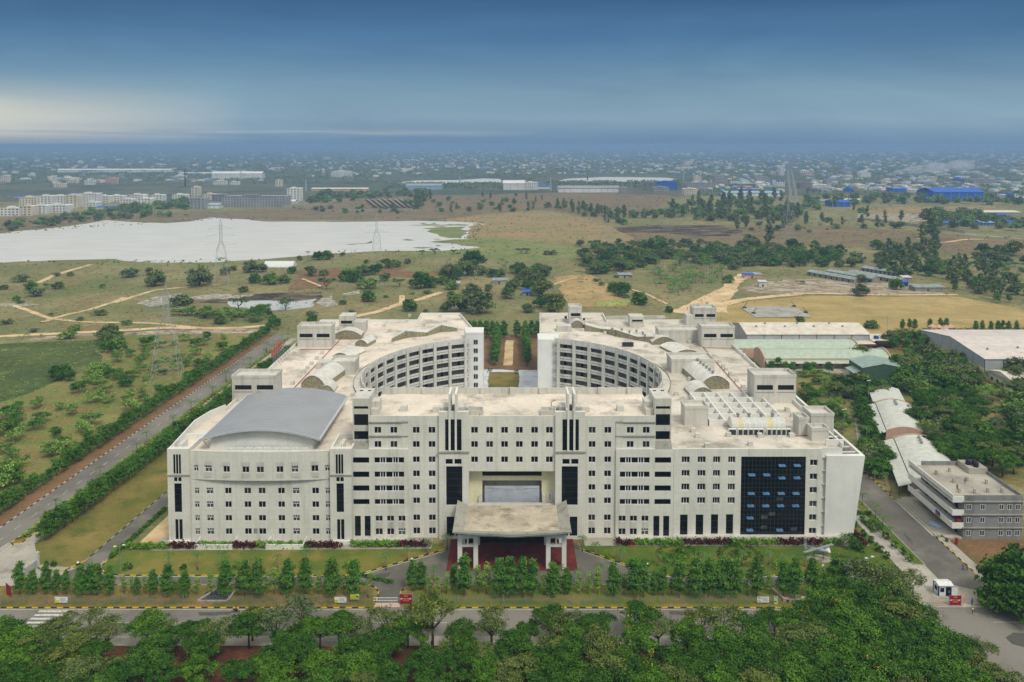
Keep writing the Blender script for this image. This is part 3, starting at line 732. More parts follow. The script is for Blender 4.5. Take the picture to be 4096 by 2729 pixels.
sheet('side_lawn', [(lr(226) + 15.5, 226), (-127, 214.5), (-121, 211), (ir(213), 213), (ir(440), 440), (lr(440) + 15.5, 440)], 0.055, M['lawndry'], 0.0)
sheet('inner_road', [(ir(204) - 9, 204), (100, 204), (100, 208.4), (37, 208.4), (18, 222), (18, 226), (-18, 226), (-18, 222), (-40, 208.4), (-99, 208.4), (-104, 209.3), (-107, 212), (-107.5, 216), (ir(440) + 5.5, 440), (ir(440), 440), (ir(213), 213), (-115, 209)], 0.07, M['roaddark'])
sheet('gate_drive', px(r5, (690, 828), (755, 848), (785, 885), (780, 930), (745, 990), (740, 1010), (950, 1010), (940, 925), (955, 880), (1000, 850), (1000, 825)), 0.075, M['roaddark'])
sheet('gate_threshold', px(r5, (752, 972), (742, 1004), (948, 1004), (942, 972)), 0.08, M['pink'])
sheet('front_lawn', [(-99, 208.5), (-40.2, 208.5), (-19, 221.5), (-19, 225.5), (-110, 225.5), (-107, 216), (-106.8, 212), (-104, 209.5)], 0.09, M['lawn'])
sheet('front_lawn', [(37.2, 208.5), (99, 208.5), (99, 225.5), (19, 225.5), (19, 222)], 0.09, M['lawnrich'])
sheet('building_apron', [(-98, 221.5), (-22, 222.5), (-22, 229), (-98, 229)], 0.1, M['pave'])
sheet('building_apron', [(20, 224.2), (98, 224.2), (98, 229), (20, 229)], 0.1, M['pave'])
sheet('side_patio', [G(r4(1330, 255)), G(r4(1330, 560)), G(r4(1010, 557))], 0.095, M['sand'])
sheet('hedge_strip', [(-150, 193.6), (-31.5, 193.6), (-35.5, 203.9), (-118, 203.9), (-139, 203)], 0.05, M['strip'])
sheet('hedge_strip', [(-24.5, 193.6), (97, 193.6), (97, 203.9), (-24, 203.9)], 0.05, M['lawn'])
sheet('portico_paving', [(-17, 210.8), (17, 210.8), (17, 229), (-17, 229)], 0.12, ground('red_paving', S(112, 50, 44), S(92, 40, 36), S(126, 66, 56), 0.15, 0.3, 2.0, 0.8, grain=0.15))
# right side
sheet('east_road', [(108, 205), (118.8, 199), (118.2, 330), (108.2, 330)], 0.064, M['roaddark'])
sheet('east_apron', [(96, 193.6), (119, 193.6), (119, 204), (108, 214), (100.5, 214)], 0.058, M['pave'])
sheet('east_path', [(100.5, 213), (105, 213), (103.5, 262), (100.5, 262)], 0.06, M['pave'])
sheet('east_island', [(105.2, 214), (108, 213.6), (107.7, 258), (104, 256)], 0.1, M['lawnrich'])
sheet('east_strip', [(99.1, 210), (100.4, 212), (100.4, 280), (97, 280), (97, 226), (99.1, 226)], 0.093, M['lawnrich'])
sheet('east_field', px(r1, (400, 730), (760, 730), (850, 900), (900, 1270), (720, 1300), (650, 1130), (400, 960)), 0.06, M['scrubground'], 1, 6)
sheet('east_lane', px(r1, (800, 720), (880, 720), (855, 850), (960, 1000), (985, 1180), (1010, 1400), (930, 1400), (900, 1150), (860, 980), (820, 850)), 0.08, M['pave'])
sheet('lane_head', px(r1, (0, 600), (60, 560), (170, 700), (860, 700), (880, 740), (160, 735)), 0.07, M['pave'])
sheet('east_pavement', [(118.9, 196), (121.6, 196), (121.6, 229), (118.9, 229)], 0.12, M['pave'])
sheet('site_earth', [(121.6, 194), (160, 194), (160, 229), (121.6, 229)], 0.06, M['dirt'], 0.8, 5)
sheet('wood_floor', px(r1, (1200, 560), (2354, 780), (2700, 900), (2700, 1700), (2000, 1700), (1500, 1500), (1350, 1200)), 0.05, M['scrubground'], 3, 10)
sheet('shed_yard', px(r1, (0, 690), (100, 480), (1200, 470), (1700, 420), (2700, 520), (2700, 800), (1900, 780), (1300, 720)), 0.03, M['strip'], 2, 10)

# kerbs and paint
kerb('front_kerb', [(-145, 204), (-142, 199), (-137.5, 195.5), (-129, 193.5), (-32, 193.5)])
kerb('front_kerb', [(-24.5, 193.5), (82, 193.5)])
kerb('lawn_kerb', [(-107.2, 216), (-106.9, 212), (-104, 209.2), (-99, 208.4), (-40.2, 208.4), (-18.6, 222)])
kerb('lawn_kerb', [(18.6, 222.6), (37, 208.4), (99, 208.4)])
kerb('entry_kerb', px(r5, (690, 830), (755, 850), (783, 885), (778, 930), (750, 985)))
kerb('entry_kerb', px(r5, (1000, 850), (955, 882), (940, 925)))
kerb('side_kerb', [(-127, 214.4), (-121, 210.9), (-115.5, 211), (ir(216), 216)])
kerb('verge_kerb', [(-118, 203.9), (-36, 203.9)], ('redearth', 'ledge'))
kerb('verge_kerb', [(-24, 203.9), (97, 203.9)], ('redearth', 'ledge'))
kerb('side_road_kerb', [(lr(212), 212), (lr(478), 478)], ('paint', 'kerbblack'), 1.6)
kerb('median_kerb', [(lr(470) + 9.4, 470), (lr(226) + 9.0, 226), (lr(225) + 10.4, 224.6), (lr(226) + 11.9, 226), (lr(470) + 11.6, 470)], ('yellow', 'kerbblack'))
kerb('inner_kerb', [(ir(216), 216), (ir(440), 440)], ('ledge', 'kerbblack'), 2.0)
kerb('inner_kerb', [(-107.4, 216), (ir(440) + 5.6, 440)], ('ledge', 'kerbblack'), 2.0)
kerb('east_kerb', [(118.9, 200), (118.9, 231)]); kerb('east_kerb', [(118.6, 252), (118.3, 300)])
kerb('island_kerb', [(104.2, 256), (105.3, 214), (108.1, 213.6), (107.8, 257)], ('pave', 'ledge'))
line('road_marking', [(-129, 192.7), (-137.5, 194.8), (-144, 201)], 0.15, 0.052); line('road_marking', [(-129, 192.7), (-33, 192.7)], 0.15, 0.052); line('road_marking', [(-24, 192.7), (84, 192.7)], 0.15, 0.052)
line('road_marking', [(-200, 187.3), (100, 187.3)], 0.15, 0.052, dash=(5, 7)); line('road_marking', [(111, 187.5), (190, 187.5)], 0.15, 0.052, dash=(6, 3))
line('road_marking', [(lr(210) + 4.7, 210), (lr(470) + 4.7, 470)], 0.15, 0.058, dash=(3, 5)); line('road_marking', [(lr(205) + 9.5, 204), (lr(226) + 10, 226)], 0.18, 0.07)
line('road_marking', [(113.4, 205), (113.2, 325)], 0.14, 0.063, dash=(3, 4.5)); line('road_marking', [(118.4, 205), (118, 300)], 0.12, 0.063)
line('lawn_edge_line', [(-107.8, 216), (-107.4, 211.6), (-104.2, 208.6), (-99, 207.9), (-40, 207.9), (-18.2, 221.2)], 0.2, 0.078); line('lawn_edge_line', [(18.2, 221.8), (36.8, 207.9), (99, 207.9)], 0.2, 0.078)
for i in range(6):
    y = 192 - i * 1.55; x0 = G(r4(305, 1020))[0] - i * 0.15
    line('zebra_stripe', [(x0 + 0.1 * i, y), (x0 + 7 + 0.1 * i, y)], 0.75, 0.053)
for f, pts in ((r5, [(300, 760), (700, 760), (880, 738), (860, 770), (760, 800), (700, 815), (730, 790), (600, 770), (330, 775)]), (r4, [(1500, 1040), (1760, 1035), (1740, 1060), (1510, 1065)]), (r2, [(700, 560), (745, 600), (760, 640), (720, 610)]), (r6, [(900, 1035), (1180, 1035), (1200, 1060), (910, 1060)]), (r4, [(60, 250), (140, 190), (150, 200), (70, 265)])):
    sheet('road_patch', px(f, *pts), 0.081 if f is r5 else 0.066, M['kerbgrey'], 0.25, 1.5)
sheet('traffic_island', px(r2, (1390, 1268), (1440, 1236), (1512, 1240), (1600, 1310), (1512, 1332), (1430, 1310)), 0.12, M['kerbgrey'], 0.2, 2)
# basketball court
cp = px(b4, (122, 1330), (540, 1325), (692, 1411), (250, 1416))
sheet('court_paving', cp, 0.35, M['pave'])
cc = G(b4(396, 1369)); line('court_marking', [(cc[0] + 14.5 * math.cos(R(a)), cc[1] + 14.5 * math.sin(R(a))) for a in range(0, 361, 10)], 0.35, 0.36)
line('court_marking', [(cc[0] + 2.5 * math.cos(R(a)), cc[1] + 2.5 * math.sin(R(a))) for a in range(0, 361, 30)], 0.3, 0.36)
ins = [((p[0] - cc[0]) * 0.93 + cc[0], (p[1] - cc[1]) * 0.93 + cc[1]) for p in cp]
line('court_marking', ins + [ins[0]], 0.2, 0.36)

# ---------------------------------------------------------------- air, sun, sky
mh, nt, _, _ = nodes('haze_air')
pv = nt.nodes.new('ShaderNodeVolumePrincipled'); pv.inputs['Color'].default_value = HAZE_COL; pv.inputs['Density'].default_value = HAZE_D
pv.inputs['Anisotropy'].default_value = 0.15
om = nt.nodes.new('ShaderNodeOutputMaterial'); nt.links.new(pv.outputs[0], om.inputs['Volume'])
hz = MB().box(-46000, 46000, -1600, 61000, -1.0, 114.0).build('haze', mh)
tag(hz, kind='stuff')

SUN_EL, SUN_AZ = R(52), R(150)     # azimuth clockwise from +y
sl = bpy.data.lights.new('sun', 'SUN'); sl.energy = SUN_E; sl.angle = R(14); sl.color = (1.0, 0.96, 0.88)
so = bpy.data.objects.new('sun', sl); COL.objects.link(so)
sd = Vector((math.sin(SUN_AZ) * math.cos(SUN_EL), math.cos(SUN_AZ) * math.cos(SUN_EL), math.sin(SUN_EL)))
so.rotation_euler = (-sd).to_track_quat('-Z', 'Y').to_euler(); so.location = (60, 150, 300)

w = bpy.data.worlds.new('World'); scene.world = w; w.use_nodes = True
nt = w.node_tree; nt.nodes.clear()
tc = nt.nodes.new('ShaderNodeTexCoord'); sep = nt.nodes.new('ShaderNodeSeparateXYZ'); nt.links.new(tc.outputs['Generated'], sep.inputs[0])
def mnode(op, a, b=None, c=None, clamp=False):
    n = nt.nodes.new('ShaderNodeMath'); n.operation = op; n.use_clamp = clamp
    for i, v_ in enumerate((a, b, c)):
        if v_ is None: continue
        if hasattr(v_, 'is_output'): nt.links.new(v_, n.inputs[i])
        else: n.inputs[i].default_value = v_
    return n.outputs[0]
zz_ = sep.outputs['Z']
cl = noise(nt, tc.outputs['Generated'], 3.0, 5.0, 0.6, (1.0, 1.0, 9.0), 0.4)
zw = mnode('ADD', zz_, mnode('MULTIPLY', mnode('SUBTRACT', cl, 0.5), 0.02))
t01 = mnode('DIVIDE', zw, 0.6, clamp=True)
rp = nt.nodes.new('ShaderNodeValToRGB'); nt.links.new(t01, rp.inputs['Fac'])
els = SKY_STOPS
cr = rp.color_ramp
cr.elements[0].position = els[0][0] / 0.6; cr.elements[0].color = els[0][1]
cr.elements[1].position = els[-1][0] / 0.6; cr.elements[1].color = els[-1][1]
for z_, c_ in els[1:-1]:
    e = cr.elements.new(z_ / 0.6); e.color = c_
sky = nt.nodes.new('ShaderNodeTexSky'); sky.sky_type = 'NISHITA'; sky.sun_disc = False; sky.sun_elevation = SUN_EL; sky.sun_rotation = SUN_AZ; sky.air_density = 1.0; sky.dust_density = 3.0
base = mixc(nt, 0.08, rp.outputs['Color'], mixc(nt, 1.0, sky.outputs['Color'], (0.1, 0.1, 0.1, 1), 'MULTIPLY'))
cl2 = noise(nt, tc.outputs['Generated'], 2.4, 6.0, 0.6, (1.0, 1.0, 5.0), 0.6)
base = mixc(nt, 1.0, base, ramp(nt, cl2, 0.3, 0.7, (0.86, 0.88, 0.9, 1), (1.1, 1.09, 1.07, 1)), 'MULTIPLY')
# warm bright gap under the cloud deck, low in the west (left)
wx = mnode('MULTIPLY', mnode('ADD', mnode('MULTIPLY', sep.outputs['X'], -1.0), -0.30), 3.6, clamp=True)
zb = mnode('DIVIDE', mnode('SUBTRACT', zw, 0.03), 0.025); bell = mnode('POWER', 2.718, mnode('MULTIPLY', mnode('MULTIPLY', zb, zb), -1.0))
warm = mnode('MULTIPLY', wx, bell)
base = mixc(nt, mnode('MULTIPLY', warm, 0.85, clamp=True), base, (0.74, 0.70, 0.58, 1))
# thin bright streaks at the cloud base
st = noise(nt, tc.outputs['Generated'], 3.0, 4.0, 0.5, (1.0, 1.0, 40.0), 0.2)
zs = mnode('DIVIDE', mnode('SUBTRACT', zz_, 0.0135), 0.0045); bell2 = mnode('POWER', 2.718, mnode('MULTIPLY', mnode('MULTIPLY', zs, zs), -1.0))
lf = mnode('MULTIPLY', mnode('ADD', mnode('MULTIPLY', sep.outputs['X'], -2.4), 0.1), 1.0, clamp=True)
base = mixc(nt, mnode('MULTIPLY', mnode('MULTIPLY', mnode('MULTIPLY', mnode('SUBTRACT', st, 0.44, clamp=True), 4.0, clamp=True), bell2), lf, clamp=True), base, (0.62, 0.64, 0.58, 1))
bg = nt.nodes.new('ShaderNodeBackground'); bg.inputs['Strength'].default_value = 0.1
sc_ = mixc(nt, 1.0, base, (10, 10, 10, 1), 'MULTIPLY'); nt.links.new(sc_, bg.inputs['Color'])
wo = nt.nodes.new('ShaderNodeOutputWorld'); nt.links.new(bg.outputs[0], wo.inputs['Surface'])

# ---------------------------------------------------------------- camera and output
cam = bpy.data.cameras.new('camera'); co_ = bpy.data.objects.new('camera', cam); COL.objects.link(co_)
cam.sensor_width = 36.0; cam.lens = FPX / 4096 * 36.0; cam.clip_start = 1.0; cam.clip_end = 90000
cam.shift_y = -(1364.5 - Y0) / 4096.0
co_.location = (0, 0, CAMH); co_.rotation_euler = (math.pi / 2 - PITCH, 0, 0)
scene.camera = co_
scene.render.resolution_x = 1024; scene.render.resolution_y = 682
vs = scene.view_settings; vs.view_transform = 'Standard'; vs.look = 'None'; vs.gamma = 1.0; vs.exposure = EXPOSURE; vs.use_curve_mapping = False
cy = scene.cycles; cy.max_bounces = 5; cy.diffuse_bounces = 2; cy.glossy_bounces = 2; cy.transmission_bounces = 2; cy.volume_bounces = 1; cy.transparent_max_bounces = 8
cy.use_denoising = True
# ---------------------------------------------------------------- the campus building
campus = empty('campus_building', (0, 229, 0), label='huge white horseshoe campus building with round courtyard, grey vaulted roof and red floored portico', cat='building')
ZR = 25.2                      # main roof level
YC, YL, YR = 229.0, 226.6, 229.4
hx = lambda x, y=800, yy=YC: V(c2(x, y), yy)[0]
hz = lambda y, yy=YC: V(c2(680, y), yy)[1]

def part(mb, name, mat, parent=campus, label=None, kind=None, smooth=False):
    o = mb.build(name, mat if isinstance(mat, (list, tuple)) else M[mat] if isinstance(mat, str) else mat, parent, smooth)
    if label: o['label'] = label
    if kind: o['kind'] = kind
    return o

WR = random.Random(12); M['glasshalf'] = plain('curtained_glass', (.03, .033, .034, 1), .15, 0, .3, .8, spec=.5)
def window(x0, x1, z0, z1, y, kind='double', name='window', depth=0.22, glass='glass', parent=campus):
    if glass == 'glass' and kind == 'double' and WR.random() < .09: glass = 'glasshalf'
    g = part(MB().box(x0, x1, y + depth, y + depth + 0.06, z0, z1), name, glass, parent)
    f = MB(); t = 0.055; ya, yb = y + depth - 0.07, y + depth - 0.004
    f.box(x0, x0 + t, ya, yb, z0, z1); f.box(x1 - t, x1, ya, yb, z0, z1); f.box(x0 + t, x1 - t, ya, yb, z0, z0 + t); f.box(x0 + t, x1 - t, ya, yb, z1 - t, z1)
    w_ = x1 - x0; xm = (x0 + x1) / 2
    if kind == 'double': f.box(xm - 0.055, xm + 0.055, ya - 0.02, yb, z0 + t, z1 - t)
    elif kind == 'triple':
        for k in (1, 2): f.box(x0 + w_ * k / 3 - 0.06, x0 + w_ * k / 3 + 0.06, ya, yb, z0 + t, z1 - t)
    elif kind == 'transom':
        zt = z0 + (z1 - z0) * 0.62
        f.box(x0 + t, x1 - t, ya, yb, zt - 0.07, zt + 0.07); f.box(xm - 0.07, xm + 0.07, ya, yb, z0 + t, zt - 0.07)
        for k in (1, 2): f.box(x0 + w_ * k / 3 - 0.06, x0 + w_ * k / 3 + 0.06, ya, yb, zt + 0.07, z1 - t)
    elif kind == 'ribbon':
        for k, tt in ((0.2, 0.12), (0.285, 0.08), (0.38, 0.14), (0.62, 0.14), (0.705, 0.08), (0.8, 0.12)):
            f.box(x0 + w_ * k - tt, x0 + w_ * k + tt, ya, yb, z0 + t, z1 - t)
    elif kind == 'tall':
        n = max(1, int((z1 - z0) / 1.6))
        for k in range(1, n): f.box(x0 + t, x1 - t, ya + 0.04, yb, z0 + (z1 - z0) * k / n - 0.03, z0 + (z1 - z0) * k / n + 0.03)
    part(f, 'frame', 'greyframe' if kind == 'tall' else 'frame', g)
    return g

def bay(x0, x1, z0, z1, y, op, name='front_wall', mat='wall', yb=None, rz=None, depth=0.3, yf=None):
    """wall panel with openings, its returns and its parapet"""
    mb = MB(); mb.facade(x0, x1, z0, z1, y, op, depth, yf=yf)
    yb = yb or y + 0.35
    if yf is None:
        mb.face([(x0, yb, z0), (x0, y, z0), (x0, y, z1), (x0, yb, z1)]); mb.face([(x1, y, z0), (x1, yb, z0), (x1, yb, z1), (x1, y, z1)])
        mb.face([(x0, y, z1), (x1, y, z1), (x1, yb, z1), (x0, yb, z1)])
        mb.face([(x1, yb, z0), (x0, yb, z0), (x0, yb, z1), (x1, yb, z1)])
    return part(mb, name, mat)

# ---- central block
ZTOP = hz(322); ZC = ZTOP - 0.9
ROWS = [(408, 457), (520, 568), (640, 686), (750, 797), (858, 903), (962, 1008), (1095, 1141), (1197, 1247)]
zrow = [(hz(b), hz(a)) for a, b in ROWS]
xs = hx(1020); xt = hx(1252); xw = hx(1493); xu = hx(1803); xr = hx(1945)
SOF = hz(755)
cols = [hx(c) for c in (362, 480, 597, 713, 832, 948)]; ww = hx(533) - hx(480)
op = [(c, c + ww, z0, z1) for c in cols for z0, z1 in zrow[:3]]
bay(-xs, xs, SOF, ZTOP, YC, op)
for o in op: window(*o, YC)
for sd_ in (1, -1):
    def mx(a, b): return (a, b) if sd_ > 0 else (-b, -a)
    def H(a, b): return mx(hx(a), hx(b))
    # portal tower
    x0, x1 = mx(xs, xt); yt = YC - 0.9; zt = hz(283)
    big = (*H(1075, 1203), hz(585), hz(340)); sm = [(*H(1075, 1132), hz(692), hz(650)), (*H(1144, 1201), hz(692), hz(650))]
    tall = (*H(1070, 1196), hz(1010), hz(707)); low = (*H(1134, 1194), hz(1252), hz(1100)); low2 = (*H(1085, 1122), hz(1252), hz(1100))
    bay(x0, x1, 0, zt, yt, [big] + sm + [tall, low, low2], 'portal_tower_wall', yb=YC + 0.36)
    for o in (big, tall, low, low2): window(*o, yt, 'tall', 'tall_window', 0.3)
    for o in sm: window(*o, yt, 'plain', 'square_window', 0.3)
    a, b = H(1022, 1253); part(MB().box(a - 0.3, b + 0.3, yt - 0.35, yt + 0.003, hz(600), hz(589)), 'ledge', 'ledge')
    for c in (1112, 1160):
        a, b = H(c, c + 15); part(MB().box(a, b, yt - 0.45, YC + 5.5, hz(268), V(c2(680, 140), YC)[1]).box(a, b, yt - 0.45, yt + 0.29, hz(588), hz(268)), 'fin', 'wall_plain')
    a, b = H(1055, 1105); part(MB().box(a, b, YC + 1.2, YC + 5.5, ZC, ZC + 3.0), 'tower_cap', 'raw')
    a, b = H(1177, 1232); part(MB().box(a, b, YC + 1.2, YC + 5.5, ZC, ZC + 3.0), 'tower_cap', 'raw')
    a, b = H(1127, 1160); part(MB().box(a, b, YC + 2.0, YC + 5.0, ZC, ZC + 2.6), 'tower_core', 'rawdark')
    # window bay
    op = [(*H(c, c + 53), z0, z1) for c in (1282, 1405) for z0, z1 in zrow]
    x0, x1 = mx(xt, xw); bay(x0, x1, 0, ZTOP, YC, op)
    for o in op: window(*o, YC)
    for c in (1282, 1405):
        a, b = H(c, c + 53); part(MB().box(a + 0.05, b - 0.05, YC - 0.025, YC + 0.003, hz(1195), hz(1143)), 'spandrel', 'raw')
    # upper ribbon bay
    zl = hz(577)
    op = [(*H(c, c + 53), z0, z1) for c in (1580, 1705) for z0, z1 in zrow[:2]]
    x0, x1 = mx(xw, xu); bay(x0, x1, zl, ZTOP, YC, op)
    for o in op: window(*o, YC)
    for yy in (366, 474):
        a, b = H(1493, 1805); part(MB().box(a, b, YC - 0.35, YC - 0.003, hz(yy + 8), hz(yy)), 'ledge', 'ledge')
    a, b = H(1493, 1548); part(MB().box(a, b, YC - 0.2, YC - 0.004, hz(577) , hz(366)), 'pier', 'wall')
    # lower ribbon bay
    x0, x1 = mx(xw, xr); y_ = YC - 0.6
    rr = [(640, 685), (752, 797), (860, 904), (967, 1009)]
    op = [(*H(1525, 1758), hz(b), hz(a)) for a, b in rr]; vo = [(*H(1798, 1925), hz(b), hz(a)) for a, b in rr]
    gw = [(*H(c, c + 55), hz(b), hz(a)) for c in (1518, 1607, 1697) for a, b in ((1097, 1140), (1196, 1246))]
    gt = [(*H(c, c + 47), hz(1273), hz(1098)) for c in (1791, 1868)]
    bay(x0, x1, 0, zl, y_, op + vo + gw + gt, yb=YC + 6)
    for o in op: window(*o, y_, 'ribbon', 'ribbon_window', 0.3)
    for o in vo: part(MB().box(*o[:2], y_ + 2.2, y_ + 2.3, o[2] - 0.3, o[3] + 0.3).box(o[0], o[1], y_ + 0.31, y_ + 2.2, o[2] - 0.3, o[2] - 0.05).box(o[0], o[1], y_ + 0.31, y_ + 2.2, o[3] + 0.05, o[3] + 0.3), 'open_loggia', 'void')
    for k, o in enumerate(gw): window(*o, y_, 'transom' if k == (5 if sd_ > 0 else 1) else 'double', depth=0.25, glass='glassgrey' if k == (5 if sd_ > 0 else 1) else 'glass')
    for o in gt: window(*o, y_, 'tall', 'tall_window', 0.3)
    for c in (1518, 1607, 1697):
        a, b = H(c, c + 55); part(MB().box(a + 0.04, b - 0.04, y_ - 0.02, y_ + 0.003, hz(1194), hz(1142)), 'spandrel', 'raw')
    a, b = H(1500, 1925); part(MB().box(a, b, YC - 3.2, y_ - 0.004, 0, 0.9), 'plinth', 'raw')
    # stair tower between the blocks
    x0, x1 = mx(xu, hx(1935)); ys = YC + 1.6; z9 = hz(185, ys)
    g2 = [(x0 + 0.35, x1 - 0.35, hz(b, ys), hz(a, ys)) for a, b in ((246, 268), (308, 396), (441, 506))]
    bay(x0, x1, zl - 0.4, z9, ys, g2, 'stair_tower_wall', 'raw', yb=ys + 10)
    part(MB().box(x0 + 0.1, x1 - 0.1, ys + 0.3, ys + 0.4, g2[0][2] - 0.2, g2[0][3] + 0.2), 'louvre', 'void')
    for o in g2[1:]: window(*o, ys, 'tall', 'tall_window', 0.3)
    part(MB().face([(x0, YC - 0.6, zl), (x1, YC - 0.6, zl), (x1, ys + 0.003, zl + 1.6), (x0, ys + 0.003, zl + 1.6)]), 'sloped_ledge', 'rawdark')
    for fx in (0.25, 0.75): part(MB().box(x0 + (x1 - x0) * fx - 0.45, x0 + (x1 - x0) * fx + 0.45, ys + 7, ys + 7.9, z9, z9 + 0.05), 'roof_hatch', 'void')
    # buttress steps beside the stair tower on the roof
    xa, xb = mx(xu - 2.2, xu - 0.05)
    part(MB().box(xa, xb, YC + 3, YC + 9.5, ZC, ZC + 1.8).box(xa, xb, YC + 5, YC + 9.5, ZC + 1.8, ZC + 3.4), 'stair_hood', 'raw')
# masses behind the facade
mb = MB(); YB = 253.0
for s in (1, -1):
    a, b = (xs, xu) if s > 0 else (-xu, -xs)
    mb.box(a, b, YC + 0.37, YB, 0, ZC, skip='f')
mb.box(-xs, xs, YC + 0.37, YB, SOF, ZC, skip='f')
part(mb, 'central_block', 'wall_plain')
part(MB().face([(-xu, YC + 0.36, ZC + 0.01), (xu, YC + 0.36, ZC + 0.01), (xu, YB, ZC + 0.01), (-xu, YB, ZC + 0.01)]), 'roof', 'roof')
mb = MB(); mb.box(-xu, xu, YB - 0.35, YB + 0.003, ZC - 0.5, ZC + 1.9)
for x_ in np.linspace(-xu + 4, xu - 4, 9): mb.box(x_ - 0.65, x_ + 0.65, YB - 1.0, YB - 0.352, ZC + 0.012, ZC + 2.1)
part(mb, 'rear_parapet', 'raw')
for x_, w_, d_ in ((-21.5, 1.1, 1.3), (21, 1.1, 1.3), (-12.2, 1.2, 1.2), (12.3, 1.2, 1.2), (31, 1.0, 2.0), (-31, 1.0, 2.0)):
    part(MB().box(x_ - w_, x_ + w_, YC + 4.5 + d_, YC + 6.3 + d_, ZC, ZC + 1.5), 'roof_plinth', 'raw')
for x_ in (-10.2, 10.2):
    mb = MB(); x0, x1, y0, y1 = x_ - 2.1, x_ + 2.1, YC + 2.6, YC + 6.5
    for q in ((x0, x1, y0, y0 + 0.25), (x0, x1, y1 - 0.25, y1), (x0, x0 + 0.25, y0 + 0.25, y1 - 0.25), (x1 - 0.25, x1, y0 + 0.25, y1 - 0.25)): mb.box(*q, ZC, ZC + 1.5)
    part(mb, 'roof_trough', 'raw')
mb = MB(); mb.tube([(-9, YC + 1.6, ZC + 0.35), (10.5, YC + 1.6, ZC + 0.35)], 0.14); mb.tube([(-9, YC + 1.6, ZC), (-9, YC + 1.6, ZC + 1.0)], 0.12)
mb.tube([(11.2, YC + 7, ZC), (11.2, YC + 7, ZC + 2.6), (12.4, YC + 7.4, ZC + 3.1)], 0.13); part(mb, 'fire_pipe', 'red')
part(MB().tube([(18.4, YC + 5, ZC), (18.4, YC + 5, ZC + 7)], 0.08), 'mast', 'steel')
# portal recess and passage; lintel and side walls carry their shade in darker concrete
yp = YC + 3
po = (-8.4, 8.4, 0, 15.2); strip = (-8.4, 8.4, V(c2(680, 793), yp)[1], V(c2(680, 757), yp)[1])
part(MB().facade(-xs, xs, 0, SOF, yp, [po, strip], 0.6), 'portal_wall', 'cream')
part(MB().box(-8.4, 8.4, yp + 0.5, yp + 0.7, strip[2] - 0.2, strip[3] + 0.1), 'portal_strip', 'void')
part(MB().box(-8.4, 8.4, yp + 3.2, yp + 3.9, 12.3, 15.2).box(-8.4, 8.4, yp + 0.6, YB, 15.0, 15.19), 'lintel', 'rawdark')
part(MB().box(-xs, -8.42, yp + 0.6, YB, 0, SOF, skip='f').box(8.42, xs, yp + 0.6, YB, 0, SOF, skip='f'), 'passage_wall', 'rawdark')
part(MB().box(-xs, xs, YC - 2.6, YC + 1.6, 0, 9.3).box(-xs, xs, YC + 1.6, YC + 2.9, 0, 8.9), 'terrace', 'raw')
for s in (1, -1): part(MB().along_y([(s * 8.5, 8.9), (s * 9.6, 8.9), (s * 9.3, 11.0), (s * 8.5, 11.4)], yp - 0.9, yp - 0.02), 'passage_buttress', 'raw')
part(MB().box(10.1, 11.2, yp - 0.12, yp - 0.004, 8.95, 11.9), 'door', 'frame'); part(MB().box(10.62, 10.82, yp - 0.15, yp - 0.121, 9.6, 11.5), 'door_slot', 'void')

# ---- portico
pt = MB()
fr = [(-12.4, 209.6), (0, 208.4), (12.4, 209.6)]
pt.prism([(-12.3, 226.3), (-12.3, 209.6), (0, 208.5), (12.3, 209.6), (12.3, 226.3)], 9.9, 10.5, 0, 0, True)
part(pt, 'portico_slab', 'raw')
part(MB().face([(-12.2, 226.2, 10.51), (-12.2, 210.8, 10.51), (0, 209.9, 10.51), (12.2, 210.8, 10.51), (12.2, 226.2, 10.51)][::1]), 'portico_roof', ground('portico_screed', S(200, 189, 164), S(174, 162, 140), S(136, 126, 110), 0.12, 0.2, 1.5, grain=0.15))
mb = MB()
for s in (1, -1):
    mb.face([(s * 12.2, 226.4, 10.55), (s * 15.0, 226.4, 12.0), (s * 15.2, 208.8, 11.3), (s * 12.3, 209.4, 10.55)]); mb.face([(s * 12.2, 226.4, 10.2), (s * 15.0, 226.4, 11.6), (s * 15.2, 208.8, 10.9), (s * 12.3, 209.4, 10.2)])
    mb.face([(s * 15.0, 226.4, 11.6), (s * 15.0, 226.4, 12.0), (s * 15.2, 208.8, 11.3), (s * 15.2, 208.8, 10.9)])
    mb.face([(s * 15.2, 208.8, 10.9), (s * 15.2, 208.8, 11.3), (0, 208.0, 10.95), (0, 208.0, 10.3)])
    mb.face([(s * 15.2, 208.8, 11.3), (s * 12.3, 210.6, 10.9), (0, 209.6, 10.8), (0, 208.0, 10.95)])
part(mb, 'portico_eaves', 'ledge')
for s in (1, -1):
    for yy in (211.5, 224.5):
        for x_ in (13.5, 9.4): part(MB().box(s * x_ - 0.58, s * x_ + 0.58, yy, yy + 1.2, 0.1, 8.3), 'pillar', 'wall_plain')
        a, b = sorted((s * 14.08, s * 8.82)); part(MB().box(a, b, yy + 0.003, yy + 1.2, 8.3, 9.9).box(a + 1.18, b - 1.18, yy + 0.2, yy + 1.0, 5.9, 6.5).box((a + b) / 2 - 0.2, (a + b) / 2 + 0.2, yy + 0.2, yy + 1.0, 6.5, 8.3), 'portal_beam', 'wall_plain')
part(MB().box(-8.8, 8.8, 213, 213.6, 8.0, 9.9).box(-8.8, 8.8, 219, 219.6, 8.0, 9.9), 'portico_beam', 'rawdark')
part(MB().box(-xs, xs, YC - 2.75, YC - 2.62, 0.12, 8.6), 'lobby_glazing', 'glass')

